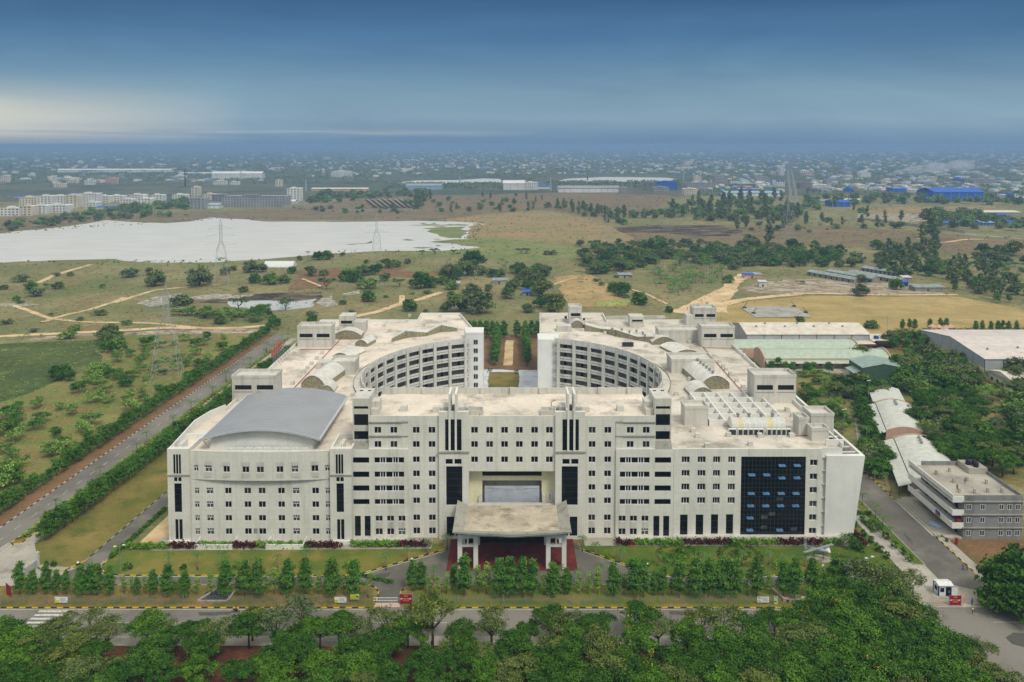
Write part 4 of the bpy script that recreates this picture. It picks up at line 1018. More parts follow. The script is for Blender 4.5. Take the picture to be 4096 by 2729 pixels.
# ---- west block (auditorium)
lx = lambda x, y=1000, yy=YL: V(c1(x, y), yy)[0]
lz = lambda y, yy=YL: V(c1(900, y), yy)[1]
ZL = lz(592)
wl, wr = lx(325), lx(1420)
bulge = lambda x: 0
cold = {352: ('transom', 35), 445: ('transom', 52), 590: ('double', 50), 740: ('double', 53), 852: ('double', 55), 1005: ('double', 52), 1120: ('transom', 52), 1272: ('double', 53), 1377: ('transom', 35)}
lrows = [(705, 752), (885, 932), (992, 1039), (1100, 1145), (1203, 1250)]
ym = (wl + wr) / 2; hw = (wr - wl) / 2
curve = lambda x: YL - 1.3 * (1 - ((x - ym) / hw) ** 2)
lops = []
for c, (k, w_) in cold.items():
    for a, b in lrows[1:]: lops.append(((lx(c), lx(c + w_), lz(b), lz(a)), k))
lops.append(((lx(810), lx(838), lz(1250), lz(1205)), 'triple'))
bay(wl, wr, 0, lz(815), YL, [o for o, _ in lops], yb=YL + 0.6)
for o, k in lops: window(*o, YL, k, 'window' if k in ('double', 'triple') else 'transom_window', glass='glassgrey' if k == 'transom' else 'glass')
uo = [((lx(c), lx(c + w_), lz(752), lz(705)), k) for c, (k, w_) in cold.items()]
mb = MB(); mb.facade(wl, wr, lz(816), ZL, YL, [o for o, _ in uo], 0.25, yf=curve)
n_ = 24
for i in range(n_):
    a, b = wl + (wr - wl) * i / n_, wl + (wr - wl) * (i + 1) / n_
    mb.face([(a, curve(a), lz(816)), (b, curve(b), lz(816)), (b, YL + 0.3, lz(816)), (a, YL + 0.3, lz(816))][::-1])
    mb.face([(a, curve(a), ZL), (b, curve(b), ZL), (b, YL + 0.5, ZL), (a, YL + 0.5, ZL)])
part(mb, 'curved_band', 'wall')
for o, k in uo: window(*o, max(curve(o[0]), curve(o[1])), k, 'window' if k == 'double' else 'transom_window', 0.2, 'glassgrey' if k == 'transom' else 'glass')
for c, (k, w_) in list(cold.items())[1:-1]:
    for a, b in ((672, 700), (757, 792)):
        x0, x1 = lx(c - 4), lx(c + w_ + 4); y_ = min(curve(x0), curve(x1)) - 0.03
        part(MB().box(x0, x1, y_, y_ + 0.02, lz(b), lz(a)), 'window_panel', 'raw')
for a_, b_ in ((155, 325), (1420, 1588)):
    x0, x1 = lx(a_), lx(b_); yt = YL - 1.1; zt = lz(570)
    u = (b_ - a_) / 170; q = lambda v: lx(a_ + v * u)
    og = [(q(46), q(63), lz(765), lz(612)), (q(67), q(85), lz(765), lz(612)), (q(89), q(106), lz(765), lz(612)), (q(50), q(76), lz(824), lz(790)), (q(82), q(108), lz(824), lz(790)), (q(50), q(108), lz(1064), lz(838)), (q(52), q(77), lz(1276), lz(1118)), (q(83), q(109), lz(1276), lz(1118))]
    bay(x0, x1, 0, zt, yt, og, 'corner_tower_wall', yb=YL + 0.7)
    for o in og: window(*o, yt, 'tall', 'tall_window', 0.3)
    part(MB().box(x0 - 0.25, x1 + 0.25, yt - 0.3, yt - 0.003, lz(776), lz(768)), 'ledge', 'ledge')
    part(MB().box(x0 - 0.1, x1 + 0.1, yt - 0.7, yt - 0.004, 0, lz(1282)), 'plinth', 'wall_plain')
    mb = MB()
    mb.box(x0, x0 + 0.4, YL + 0.71, YL + 11, ZR + 0.02, zt); mb.box(x1 - 0.4, x1, YL + 0.71, YL + 11, ZR + 0.02, zt); mb.box(x0, x1, YL + 11, YL + 11.4, ZR + 0.02, zt)
    mb.box(q(70), q(78), YL + 0.71, YL + 5.5, ZR + 0.02, zt + 0.6); mb.box(q(84), q(92), YL + 0.71, YL + 5.5, ZR + 0.02, zt + 0.6)
    part(mb, 'tower_parapet', 'wall_plain')
for a, b in ((395, 690), (945, 1235)):
    x0, x1 = lx(a, 1320), lx(b, 1320)
    part(MB().box(x0, x1, YL - 4.6, YL - 4.3, 0.1, 1.5).box(x0, x0 + 0.3, YL - 4.3, YL - 0.004, 0.1, 1.5).box(x1 - 0.3, x1, YL - 4.3, YL - 0.004, 0.1, 1.5), 'light_well', 'wall_plain')
# vault over the auditorium
ve0, ve1 = V(c1(408, 497), YL + 1.2), V(c1(1330, 502), YL + 1.2)
zc = V(c1(880, 421), YL + 1.2)[1]; ze = ve0[1]; x0, x1 = ve0[0], ve1[0]
prof = []; und = []
for i in range(29):
    t = i / 28; x_ = x0 + (x1 - x0) * t; z_ = ze + (zc - ze) * (1 - (2 * t - 1) ** 2)
    prof.append((x_, z_)); und.append((x_, z_ - 0.35))
mb = MB(); y0, y1 = YL + 0.6, 267.0
for i in range(28):
    (a, b), (c, d) = prof[i], prof[i + 1]
    mb.face([(a, y0, b), (c, y0, d), (c, y1, d), (a, y1, b)]); mb.face([(a, y0, b - .35), (a, y1, b - .35), (c, y1, d - .35), (c, y0, d - .35)])
    mb.face([(a, y1, b), (c, y1, d), (c, y1, d - .35), (a, y1, b - .35)])
vault = part(mb, 'vaulted_roof', 'vault', smooth=False)
mb = MB()
for i in range(28):
    (a, b), (c, d) = prof[i], prof[i + 1]; mb.face([(a, y0 - .05, b - .5), (c, y0 - .05, d - .5), (c, y0 - .05, d + .12), (a, y0 - .05, b + .12)]); mb.face([(a, y0 - .05, b + .12), (c, y0 - .05, d + .12), (c, y0 + .2, d + .1), (a, y0 + .2, b + .1)])
mb.box(x1 - .05, x1 + .35, y0, y1, ze - .5, ze + .12); mb.box(x0 - .35, x0 + .05, y0, y1, ze - .5, ze + .12)
part(mb, 'eaves_trim', 'vaultedge', vault)
dw0, dw1 = lx(468, 540, YL + 3), lx(1282, 540, YL + 3)
mb = MB(); pf = [(x_, z_ - .4) for x_, z_ in prof if dw0 <= x_ <= dw1]; mb.along_y([(dw0, ZR)] + [(dw1, ZR)] + pf[::-1], YL + 2.6, 265.5)
mb.box(lx(745, 540, YL + 3), lx(757, 540, YL + 3), YL + 2.45, YL + 2.598, ZR, zc - 1.0); mb.box(lx(1012, 540, YL + 3), lx(1024, 540, YL + 3), YL + 2.45, YL + 2.598, ZR, zc - 1.2)
part(mb, 'auditorium_wall', 'wall_plain')
for sx_, xw_ in ((x0, dw0), (x1, dw1)):
    for yy in np.linspace(YL + 1.4, 264, 8):
        part(MB().bar((sx_, yy, ze - .45), (xw_, yy, ze - 2.2), .14).bar((sx_, yy, ze - .45), (xw_, yy, ze - .5), .14).bar(((sx_ + xw_) / 2, yy, ze - .45), ((sx_ + xw_) / 2, yy, ze - 1.3), .1), 'roof_bracket', 'steel')
for i in range(9):
    x_ = lx(590 + 72 * i, 580); part(MB().along_y([(x_, ZL), (x_ + 2.3, ZL), (x_ + 2.1, ZL + .35), (x_ + .2, ZL + .35)], YL + .7, YL + 1.6), 'roof_vent', 'whitemetal')

# ---- east block
rx = lambda x, y=900, yy=YR: V(c3(x, y), yy)[0]
rz = lambda y, yy=YR: V(c3(900, y), yy)[1]
ZE = rz(580); e0, e1 = xr + 0.05, rx(1345, 900)
rrows = [(640, 690), (747, 796), (853, 905), (960, 1010)]
eo = [((rx(c), rx(c + w_), rz(b), rz(a))) for c, w_ in ((247, 62), (372, 62), (493, 55), (611, 55)) for a, b in rrows]
et = [((rx(c), rx(c + 60), rz(1256), rz(1095))) for c in (238, 361)] + [((rx(c), rx(c + 56), rz(1248), rz(1093))) for c in (481, 599)]
ec = [((rx(1252), rx(1310), rz(b), rz(a))) for a, b in ((665, 713), (774, 822), (880, 928), (988, 1036), (1094, 1142), (1200, 1247))]
ecw = (rx(712), rx(1218), rz(1270), rz(641))
bay(e0, e1, 0, ZE, YR, eo + et + ec + [ecw], yb=YR + 0.6, depth=0.5)
for o in eo: window(*o, YR, 'triple', 'recessed_window', 0.5, 'glass')
for o in ec: window(*o, YR, 'double', 'recessed_window', 0.5, 'glassgrey' if o == ec[3] else 'glass')
for o in et: window(*o, YR, 'tall', 'tall_window', 0.3)
cw = part(MB().box(ecw[0], ecw[1], YR + .16, YR + .3, ecw[2], ecw[3]), 'curtain_wall', 'glass')
mb = MB()
for x_ in np.linspace(ecw[0], ecw[1], 18): mb.box(x_ - .03, x_ + .03, YR + .1, YR + .158, ecw[2], ecw[3])
for z_ in np.linspace(ecw[2], ecw[3], 19): mb.box(ecw[0], ecw[1], YR + .12, YR + .159, z_ - .03, z_ + .03)
part(mb, 'mullion_grid', 'greyframe', cw)
panes = [(1033, 709), (1151, 708), (795, 782), (912, 782), (1030, 806), (1148, 805), (790, 928), (907, 928), (1025, 927), (1141, 927), (786, 1024), (903, 1024), (1020, 1023), (1138, 1023), (781, 1119), (779, 1215), (1013, 1215)]
for x_, y_ in panes:
    X, Z = V(c3(x_, y_), YR); g = MB()
    g.face([(X - .95, YR + .1, Z + .3), (X + .95, YR + .1, Z + .3), (X + 1.05, YR - .6, Z - .22), (X - .85, YR - .6, Z - .22)]); g.face([(X - .95, YR + .1, Z + .26), (X - .85, YR - .6, Z - .26), (X + 1.05, YR - .6, Z - .26), (X + .95, YR + .1, Z + .26)])
    part(g, 'open_pane', 'skypane', cw)
for x_, y_ in ((897, 1117), (895, 1195), (957, 1090), (1128, 1208), (1020, 970)):
    X, Z = V(c3(x_, y_), YR); part(MB().box(X - .9, X + .9, YR + .06, YR + .098, Z - .5, Z + .5), 'closed_pane', 'glassgrey', cw)
# slot of open lobbies, then the leaning end wall
s0, s1 = rx(1340), rx(1372); 
mb = MB(); mb.box(s0, s1 + .6, YR + 2.2, YR + 2.4, 0, ZE)
for a in (650, 752, 858, 965, 1072, 1182, 1285): mb.box(s0, s1 + .6, YR + .1, YR + 2.2, rz(a) - .18, rz(a) + .18)
part(mb, 'open_loggia', 'raw')
for a, b in ((655, 742), (757, 848), (863, 955), (970, 1062), (1078, 1172), (1188, 1275)): part(MB().box(s0 + .2, s1 + .4, YR + 2.1, YR + 2.19, rz(b) + .3, rz(a) - 1.1), 'loggia_door', 'void')
xa, xb = rx(1382, 640), rx(1683, 640); za = rz(632); xc = rx(1588, 1280); xd = rx(1362, 1280)
mb = MB(); y0, y1 = YR - .3, YR + 8
F = [(xd, 0), (xc, 0), (xb, za), (xa, za)]
mb.along_y(F, y0, YR + 1.2)
part(mb, 'leaning_end_wall', 'wall_plain')
part(MB().face([(xc, YR + 1.2, 0), (xc, 300, 0), (xb, 300, za), (xb, YR + 1.2, za)]).face([(xb, YR + 1.2, za), (xb, 300, za), (xb - .8, 300, za), (xb - .8, YR + 1.2, za)]).face([(xb - .8, YR + 1.2, za), (xb - .8, 300, za), (xb - .8, 300, za - 3), (xb - .8, YR + 1.2, za - 3)]).face([(xc, 300, 0), (93, 300, 0), (93, 300, ZR), (xb, 300, za)]), 'east_side_wall', 'wall_plain')
mb = MB(); 
for yy in np.arange(YR + 4, 268, 4.2): mb.bar((92.8, yy, za - .5), (xb - .75, yy, za - .5), .35)
mb.box(92.4, 92.8, YR + 3, 262, ZR, ZR + 1.2); part(mb, 'pergola_beam', 'wall_plain')
part(MB().box(rx(1372, 600, YR + 3), 93.5, YR + 2.5, YR + 2.9, ZR, ZR + 1.7), 'parapet', 'wall_plain')
part(MB().box(e0, 95, YR - 1.4, YR - .004, 0, .8), 'plinth', 'raw')
part(MB().tube([(e0 + .25, YR - .2, 0), (e0 + .25, YR - .2, ZE)], .12), 'drain_pipe', 'whitemetal')

# ---- wings round the courtyard
RC, YCC = 54.0, 302.0
arc = lambda r, a: (r * math.cos(R(a)), YCC + r * math.sin(R(a)))
def wing(sgn):
    A = [arc(RC + 3, a) for a in np.arange(111, 240.1, 3)]
    yf0 = (YL + .6) if sgn < 0 else (YR + .6)
    xo = 91 if sgn < 0 else 92.4
    endx, rearx = (13, 26) if sgn < 0 else (12, 14)
    P_ = [(-xo, yf0), (-xo, 396), (-45, 396), (-45, 412), (-rearx, 412), (-endx, 357)] + A + [(-xu, 252.9), (-xu, YC + 7.1), (-xr - .02, YC + 7.1), (-xr - .02, yf0)]
    if sgn < 0: P_ = [(-93.5, yf0), (-95, 247), (-93.5, 256), (-91, 262)] + P_[1:]
    if sgn > 0: P_ = [(-x_, y_) for x_, y_ in P_][::-1]
    return P_
def mir(s, pts): return [(x_ if s < 0 else -x_, y_) for x_, y_ in pts]
for s in (-1, 1):
    W_ = wing(s)
    part(MB().prism(W_, 0, ZR), 'west_wing' if s < 0 else 'east_wing', 'wall_plain')
    o = sheet('roof', W_, ZR + .012, M['roof'] if s < 0 else M['roofgrey'], kind='thing'); o.parent = campus; o.matrix_parent_inverse = campus.matrix_world.inverted(); o.location = (0, -229, 0)
    del o['kind']
    # gallery: parapet bands, recessed wall, columns
    gal = MB(); back = MB(); slots = MB(); FL = 3.72
    angs = np.arange(109.5, 240.1, 2.5)
    for i in range(len(angs) - 1):
        a, b = angs[i], angs[i + 1]
        p0, p1 = mir(s, [arc(RC, a)])[0], mir(s, [arc(RC, b)])[0]; q0, q1 = mir(s, [arc(RC + .3, a)])[0], mir(s, [arc(RC + .3, b)])[0]; w0, w1 = mir(s, [arc(RC + 2.95, a)])[0], mir(s, [arc(RC + 2.95, b)])[0]
        for k in range(1, 8):
            z0 = k * FL - .45; z1 = z0 + (1.75 if k < 7 else 2.0)
            if k == 7: z0 -= .3
            gal.face([(*p0, z0), (*p1, z0), (*p1, z1), (*p0, z1)]); gal.face([(*q0, z0), (*q1, z0), (*q1, z1), (*q0, z1)]); gal.face([(*p0, z1), (*p1, z1), (*q1, z1), (*q0, z1)])
            gal.face([(*q0, z0 + .3), (*q1, z0 + .3), (*w1, z0 + .3), (*w0, z0 + .3)]); gal.face([(*p0, z0), (*p1, z0), (*w1, z0), (*w0, z0)])
            if k < 7:
                for f_ in (.12, .45, .78):
                    g0 = Vector(p0).lerp(Vector(p1), f_); g1 = Vector(p0).lerp(Vector(p1), f_ + .2); nn = (Vector((0, YCC)) - g0).normalized() * .02
                    slots.face([(*(g0 + nn), z0 + .75), (*(g1 + nn), z0 + .75), (*(g1 + nn), z0 + 1.0), (*(g0 + nn), z0 + 1.0)])
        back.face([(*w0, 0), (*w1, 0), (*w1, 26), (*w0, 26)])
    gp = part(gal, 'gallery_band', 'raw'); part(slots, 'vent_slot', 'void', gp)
    part(back, 'gallery_wall', 'rawdark')  # recess shade is put into the darker wall tone
    rr = random.Random(3 + s)
    for a in np.arange(113, 205, 3.9):
        for k in range(2, 7):
            if rr.random() < .42:
                g0 = Vector(mir(s, [arc(RC + 2.9, a)])[0]); g1 = Vector(mir(s, [arc(RC + 2.9, a + 1.3)])[0]); part(MB().face([(*g0, k * FL + .1), (*g1, k * FL + .1), (*g1, k * FL + 2.5), (*g0, k * FL + 2.5)]), 'gallery_door', 'void')
    for a in np.arange(111.5, 240, 7.6):
        c_ = Vector(mir(s, [arc(RC - .1, a)])[0]); d_ = (Vector((0, YCC)) - c_).normalized(); n_ = Vector((-d_.y, d_.x)) * .62
        pl = [c_ + d_ * .45 + n_, c_ + d_ * .45 - n_, c_ - d_ * .5 - n_, c_ - d_ * .5 + n_]
        part(MB().prism([(p.x, p.y) for p in pl], 0, 26.9), 'column', 'raw')
    # end block beside the gap
    pe = mir(s, [(-19.8, 354.6), (-12.4 if s < 0 else -11.2, 354.6), (-12.4 if s < 0 else -11.2, 366), (-21, 366)])
    if s < 0:
        part(MB().prism(pe, 0, 29.4).box(-19.8, -12.4, 354.5, 354.599, 29.0, 29.6), 'end_block', 'wall_plain')
        for k in range(7): window(-16.4, -14.6, 2.2 + k * FL, 4.2 + k * FL, 354.37, 'double', 'window', .1)
    else:
        part(MB().prism(pe, 0, 26.6), 'end_block', 'wall_plain')
        mb = MB(); 
        for k in range(1, 8): mb.bar((12.4, 357, k * FL - .2), (13.8, 411, k * FL - .2), .5, 1.5)
        for yy in (357, 370, 384, 398, 411): mb.box(11.9 + (yy - 357) * .03, 12.7 + (yy - 357) * .03, yy - .5, yy + .5, 0, 26.4)
        part(mb, 'side_balcony', 'raw')
    # parapets round the outside
    edges = [(i, i + 1) for i in range(len(W_) - 1)]
    mb = MB()
    for i, j in edges:
        a, b = W_[i], W_[j]
        if min(a[1], b[1]) < YL + 2 and abs(a[0]) < 60: continue
        if math.hypot(a[0], a[1] - YCC) < RC + 4 and math.hypot(b[0], b[1] - YCC) < RC + 4: continue
        if a[1] < 231 and b[1] < 231: continue
        if s > 0 and min(a[1], b[1]) < 300 and max(a[1], b[1]) < 300: continue
        hgt = 2.3 if (s < 0 and max(a[1], b[1]) < 265) else 1.3
        mb.bar((a[0], a[1], ZR + hgt / 2), (b[0], b[1], ZR + hgt / 2), .35, hgt)
    part(mb, 'parapet', 'wall_plain')

# ---- things on the wing roofs that belong to the building
def rbox(f, xa, xb, yb, depth, h, name='roof_room', mat='raw', zb=None, slots=0, cap=True):
    """box on the roof whose front foot runs from (xa, yb) to (xb, yb) in the picture"""
    zb = ZR if zb is None else zb
    A, B = G(f(xa, yb), zb), G(f(xb, yb), zb); x0, x1 = min(A[0], B[0]), max(A[0], B[0]); y0 = (A[1] + B[1]) / 2
    mb = MB().box(x0, x1, y0, y0 + depth, zb - .3, zb + h)
    if cap:
        mb.box(x0 - .12, x1 + .12, y0 - .12, y0 + .2, zb + h - .02, zb + h + .9); mb.box(x0 - .12, x1 + .12, y0 + depth - .2, y0 + depth + .12, zb + h - .02, zb + h + .9)
        mb.box(x0 - .12, x0 + .2, y0 + .2, y0 + depth - .2, zb + h - .02, zb + h + .9); mb.box(x1 - .2, x1 + .12, y0 + .2, y0 + depth - .2, zb + h - .02, zb + h + .9)
    o = part(mb, name, mat)
    if slots:
        w_ = (x1 - x0) / slots
        for k in range(slots): part(MB().box(x0 + w_ * k + w_ * .14, x0 + w_ * (k + 1) - w_ * .1, y0 - .03, y0 - .004, zb + h * .52, zb + h * .7), 'opening', 'void', o); 
        for k in range(slots): part(MB().box(x0 + w_ * k + w_ * .08, x0 + w_ * (k + 1) - w_ * .04, y0 - .06, y0 - .003, zb + h * .40, zb + h * .44), 'ledge', 'ledge', o)
    return o

def vaultlight(cx, cy, w_, L, rise, wall, ang=0.0, name='barrel_skylight', zb=None):
    zb = ZR if zb is None else zb
    q = lambda x_, y_: (cx + x_ * math.cos(ang) - y_ * math.sin(ang), cy + x_ * math.sin(ang) + y_ * math.cos(ang))
    mb = MB(); n = 12; pr = [(-w_ / 2 + w_ * i / n, zb + wall + rise * (1 - (2 * i / n - 1) ** 2)) for i in range(n + 1)]
    for i in range(n):
        (a, b), (c, d) = pr[i], pr[i + 1]
        mb.face([(*q(a, 0), b), (*q(c, 0), d), (*q(c, L), d), (*q(a, L), b)])
    for k in range(1, 6):
        for i in range(n):
            (a, b), (c, d) = pr[i], pr[i + 1]; y_ = L * k / 6; mb.face([(*q(a, y_ - .08), b + .05), (*q(c, y_ - .08), d + .05), (*q(c, y_ + .08), d + .05), (*q(a, y_ + .08), b + .05)], 1)
    o = part(mb, name, [M['skylight'], M['whitemetal']])
    e = MB()
    for y_ in (.25, L - .25): e.face([(*q(-w_ / 2, y_), zb)] + [(*q(w_ / 2, y_), zb)] + [(*q(a, y_), b - .02) for a, b in pr[::-1]])
    for x_ in (-w_ / 2 + .05, w_ / 2 - .05): e.face([(*q(x_, .25), zb), (*q(x_, L - .25), zb), (*q(x_, L - .25), zb + wall), (*q(x_, .25), zb + wall)])
    part(e, 'end_glazing', 'clere', o)
    m = MB()
    for i in range(1, 8): x_ = -w_ / 2 + w_ * i / 8; m.bar((*q(x_, .2), zb), (*q(x_, .2), zb + wall + rise * (1 - (2 * i / 8 - 1) ** 2)), .12)
    m.bar((*q(-w_ / 2, .2), zb + wall * .9), (*q(w_ / 2, .2), zb + wall * .9), .12); part(m, 'glazing_bar', 'ledge', o)
    return o

def at(f, x_, y_, z_=None): return G(f(x_, y_), ZR if z_ is None else z_)
def width(f, xa, xb, y_): a, b = at(f, xa, y_), at(f, xb, y_); return abs(b[0] - a[0])
# west wing
rbox(c1, 645, 985, 212, 8, 8.0, 'stair_head', slots=2)
rbox(c4, 372, 638, 470, 8, 8.2, 'stair_head', slots=2)
rbox(c4, 698, 812, 348, 8, 7.2, 'stair_head', slots=1, cap=False); rbox(c4, 812, 905, 350, 7, 4.6, 'roof_room', cap=False)
p = at(c4, 493, 803); vaultlight(p[0], p[1], width(c4, 395, 592, 803), 22, 3.0, 2.0, -.16)
p = at(c4, 600, 826); vaultlight(p[0], p[1], width(c4, 545, 662, 826), 7, 2.0, .6, 0)
p = at(c4, 762, 408); vaultlight(p[0], p[1], width(c4, 655, 872, 408), 7, 2.2, 1.8, 0)
p = at(c4, 872, 465); vaultlight(p[0], p[1], width(c4, 820, 925, 465), 9, 1.5, 1.4, -.25)
p = at(c4, 715, 553); vaultlight(p[0], p[1], width(c4, 640, 800, 553), 12, 1.6, .4, -.35)
rbox(c4, 625, 822, 686, 9, 4.2, 'roof_room'); rbox(c4, 520, 640, 640, 6, 2.4, 'roof_room', cap=False)
def clerestory(f, foot, h0, h1, d):
    """zig-zag lit roof following the gallery"""
    pts = [at(f, *q) for q in foot]; mb = MB(); g = MB()
    for i in range(len(pts) - 1):
        a, b = pts[i], pts[i + 1]; za, zb_ = (h0, h1) if i % 2 == 0 else (h1, h0)
        g.face([(*a, ZR), (*b, ZR), (*b, ZR + zb_), (*a, ZR + za)])
        mb.face([(*a, ZR + za), (*b, ZR + zb_), (b[0], b[1] + d, ZR + zb_ * .9), (a[0], a[1] + d, ZR + za * .9)]); mb.face([(a[0], a[1] + d, ZR), (b[0], b[1] + d, ZR), (b[0], b[1] + d, ZR + zb_ * .9), (a[0], a[1] + d, ZR + za * .9)])
    o = part(mb, 'clerestory_roof', 'skylight'); part(g, 'clerestory_glazing', 'clere', o)
    m = MB()
    for i in range(len(pts) - 1):
        za, zb_ = (h0, h1) if i % 2 == 0 else (h1, h0)
        for t in np.linspace(0, 1, 7): 
            a = Vector(pts[i]).lerp(Vector(pts[i + 1]), t); m.bar((a.x, a.y - .05, ZR), (a.x, a.y - .05, ZR + za + (zb_ - za) * t), .1)
    part(m, 'glazing_bar', 'ledge', o)
clerestory(c4, [(1112, 430), (1225, 398), (1385, 382), (1500, 350), (1622, 345)], 1.6, 3.2, 7)
# east wing
rbox(c5, 1990, 2318, 908, 8, 8.6, 'stair_head', slots=2)
rbox(c5, 1580, 1838, 468, 8, 8.0, 'stair_head', slots=2)
rbox(c5, 1515, 1695, 296, 8, 7.5, 'stair_head', slots=2); rbox(c5, 1462, 1515, 300, 6, 5.0, 'roof_room', cap=False)
rbox(c5, 542, 640, 290, 8, 7.6, 'stair_head', slots=1); rbox(c5, 1020, 1128, 312, 7, 5.0, 'stair_head', slots=1, cap=False)
p = at(c5, 1690, 800); vaultlight(p[0], p[1], width(c5, 1570, 1800, 800), 24, 2.8, 2.0, .1)
p = at(c5, 1588, 862); vaultlight(p[0], p[1], width(c5, 1495, 1685, 862), 9, 2.4, 1.0, .05)
p = at(c5, 1285, 450); vaultlight(p[0], p[1], width(c5, 1195, 1380, 450), 8, 2.2, 1.2, .1)
p = at(c5, 1460, 530); vaultlight(p[0], p[1], width(c5, 1390, 1580, 530), 14, 1.2, 1.0, .3)
p = at(c5, 605, 320); vaultlight(p[0], p[1], width(c5, 545, 665, 320), 6, 2.6, 1.0, 0)
rbox(c5, 1345, 1680, 672, 10, 4.4, 'roof_room'); rbox(c5, 1245, 1578, 432, 9, 4.6, 'roof_room'); rbox(c5, 445, 560, 348, 5, 2.6, 'roof_room', cap=False)
clerestory(c5, [(670, 345), (790, 352), (905, 385), (1075, 415), (1210, 440)], 3.0, 1.6, 7)
rbox(c3, 272, 455, 400, 6, 5.2, 'roof_room', cap=True)
p = at(c3, 300, 398); part(MB().box(p[0] + 2.6, p[0] + 3.9, p[1] - .1, p[1] - .004, ZR, ZR + 2.6), 'roof_door', 'frame'); 
# beam grid and its skylight
ga = [at(c3, 470, 400, ZR + 1.5), at(c3, 420, 178, ZR + 1.5), at(c3, 870, 172, ZR + 1.5), at(c3, 1000, 330, ZR + 1.5)]
gx0, gx1, gy0, gy1 = ga[0][0] + 1, ga[2][0], at(c3, 600, 400)[1], at(c3, 600, 178)[1]
mb = MB()
for k in range(6): x_ = gx0 + (gx1 - gx0) * k / 5; mb.box(x_ - .2, x_ + .2, gy0, gy1, ZR, ZR + 1.9)
for k in range(6): y_ = gy0 + (gy1 - gy0) * k / 5; mb.box(gx0 - .2, gx1 + .2, y_ - .2, y_ + .2, ZR, ZR + 1.892)
part(mb, 'roof_beam_grid', 'wall_plain')
part(MB().box(gx0 + .2, gx1 - .2, gy0 + .2, gy1 - .2, ZR, ZR + .05), 'grid_floor', 'raw')
A, B = at(c3, 655, 470), at(c3, 1075, 470); L = B[0] - A[0]; mb = MB(); n = 10; D = 6.0
for i in range(n):
    t0, t1 = math.pi * i / n, math.pi * (i + 1) / n; y_a, z_a = A[1] + 1.2 + D / 2 - D / 2 * math.cos(t0), ZR + 1.0 + 3.0 * math.sin(t0); y_b, z_b = A[1] + 1.2 + D / 2 - D / 2 * math.cos(t1), ZR + 1.0 + 3.0 * math.sin(t1)
    for j in range(9):
        x_a, x_b = A[0] + L * j / 9, A[0] + L * (j + 1) / 9
        mb.face([(x_a, y_a, z_a), (x_b, y_a, z_a), (x_b, y_b, z_b), (x_a, y_b, z_b)], 1 if j in (1, 6) else 0)
        mb.face([(x_b - .07, y_a, z_a + .04), (x_b + .07, y_a, z_a + .04), (x_b + .07, y_b, z_b + .04), (x_b - .07, y_b, z_b + .04)], 2)
o = part(mb, 'arched_skylight', [plain('translucent_sheet', S(204, 204, 192), .35, 0, .08), plain('yellowed_sheet', S(208, 198, 150), .4, 0, .08), M['whitemetal']])
e = MB()
for x_ in (A[0], B[0]): e.face([(x_, A[1] + 1.2 + D / 2 - D / 2 * math.cos(math.pi * i / n), ZR + 1 + 3 * math.sin(math.pi * i / n)) for i in range(n + 1)])
e.box(A[0], B[0], A[1] + 1.2, A[1] + 1.25, ZR, ZR + 1).box(A[0], B[0], A[1] + 7.15, A[1] + 7.2, ZR, ZR + 1); part(e, 'skylight_end', 'skylight', o)
rbox(c3, 1270, 1400, 520, 4, 3.0, 'roof_tank_room', cap=True); rbox(c3, 1165, 1245, 478, 5, 4.6, 'roof_room'); rbox(c3, 1260, 1440, 455, 7, 5.0, 'roof_room')
# pipes and plinths
def pipe(f, pts, z_=.3, r_=.13): part(MB().tube([(*at(f, *q), ZR + z_) for q in pts], r_, 5), 'fire_pipe', 'red')
pipe(c4, [(340, 800), (700, 420)]); pipe(c4, [(390, 492), (640, 490)]); pipe(c5, [(1590, 470), (1930, 860)]); pipe(c5, [(1590, 478), (1830, 482)]); pipe(c3, [(1110, 485), (1240, 484), (1245, 440), (1380, 436)]); pipe(c4, [(690, 412), (850, 410), (910, 350)], .3, .1)
for f, pts in ((c4, [(330, 765), (385, 710), (420, 672), (447, 645), (480, 610), (520, 568), (563, 526), (340, 528), (315, 545), (290, 570), (1050, 310), (1145, 385), (985, 405), (1230, 275), (1360, 310), (1535, 275), (1490, 235), (1250, 232), (930, 268), (800, 860), (1090, 350)]),
                (c5, [(1910, 795), (1860, 745), (1810, 690), (1775, 655), (1755, 630), (1725, 595), (1685, 550), (2030, 665), (1988, 620), (1915, 545), (1890, 520), (1490, 440), (1385, 850), (1150, 470), (1275, 520), (1490, 735), (840, 310), (440, 270), (650, 345), (825, 370), (2300, 1020), (2255, 975)]),
                (c3, [(342, 455), (375, 495), (620, 490), (866, 495), (1115, 495), (450, 575), (790, 560), (1490, 550)])):
    for q in pts:
        p = at(f, *q); part(MB().box(p[0] - .65, p[0] + .65, p[1], p[1] + 1.2, ZR, ZR + 1.25), 'roof_plinth', 'raw')
# ---------------------------------------------------------------- smaller things on and around the campus
def thing(mb, name, mat, label, cat, group=None, parent=None, smooth=False):
    return tag(mb.build(name, M[mat] if isinstance(mat, str) else mat, parent, smooth), label, cat, group)

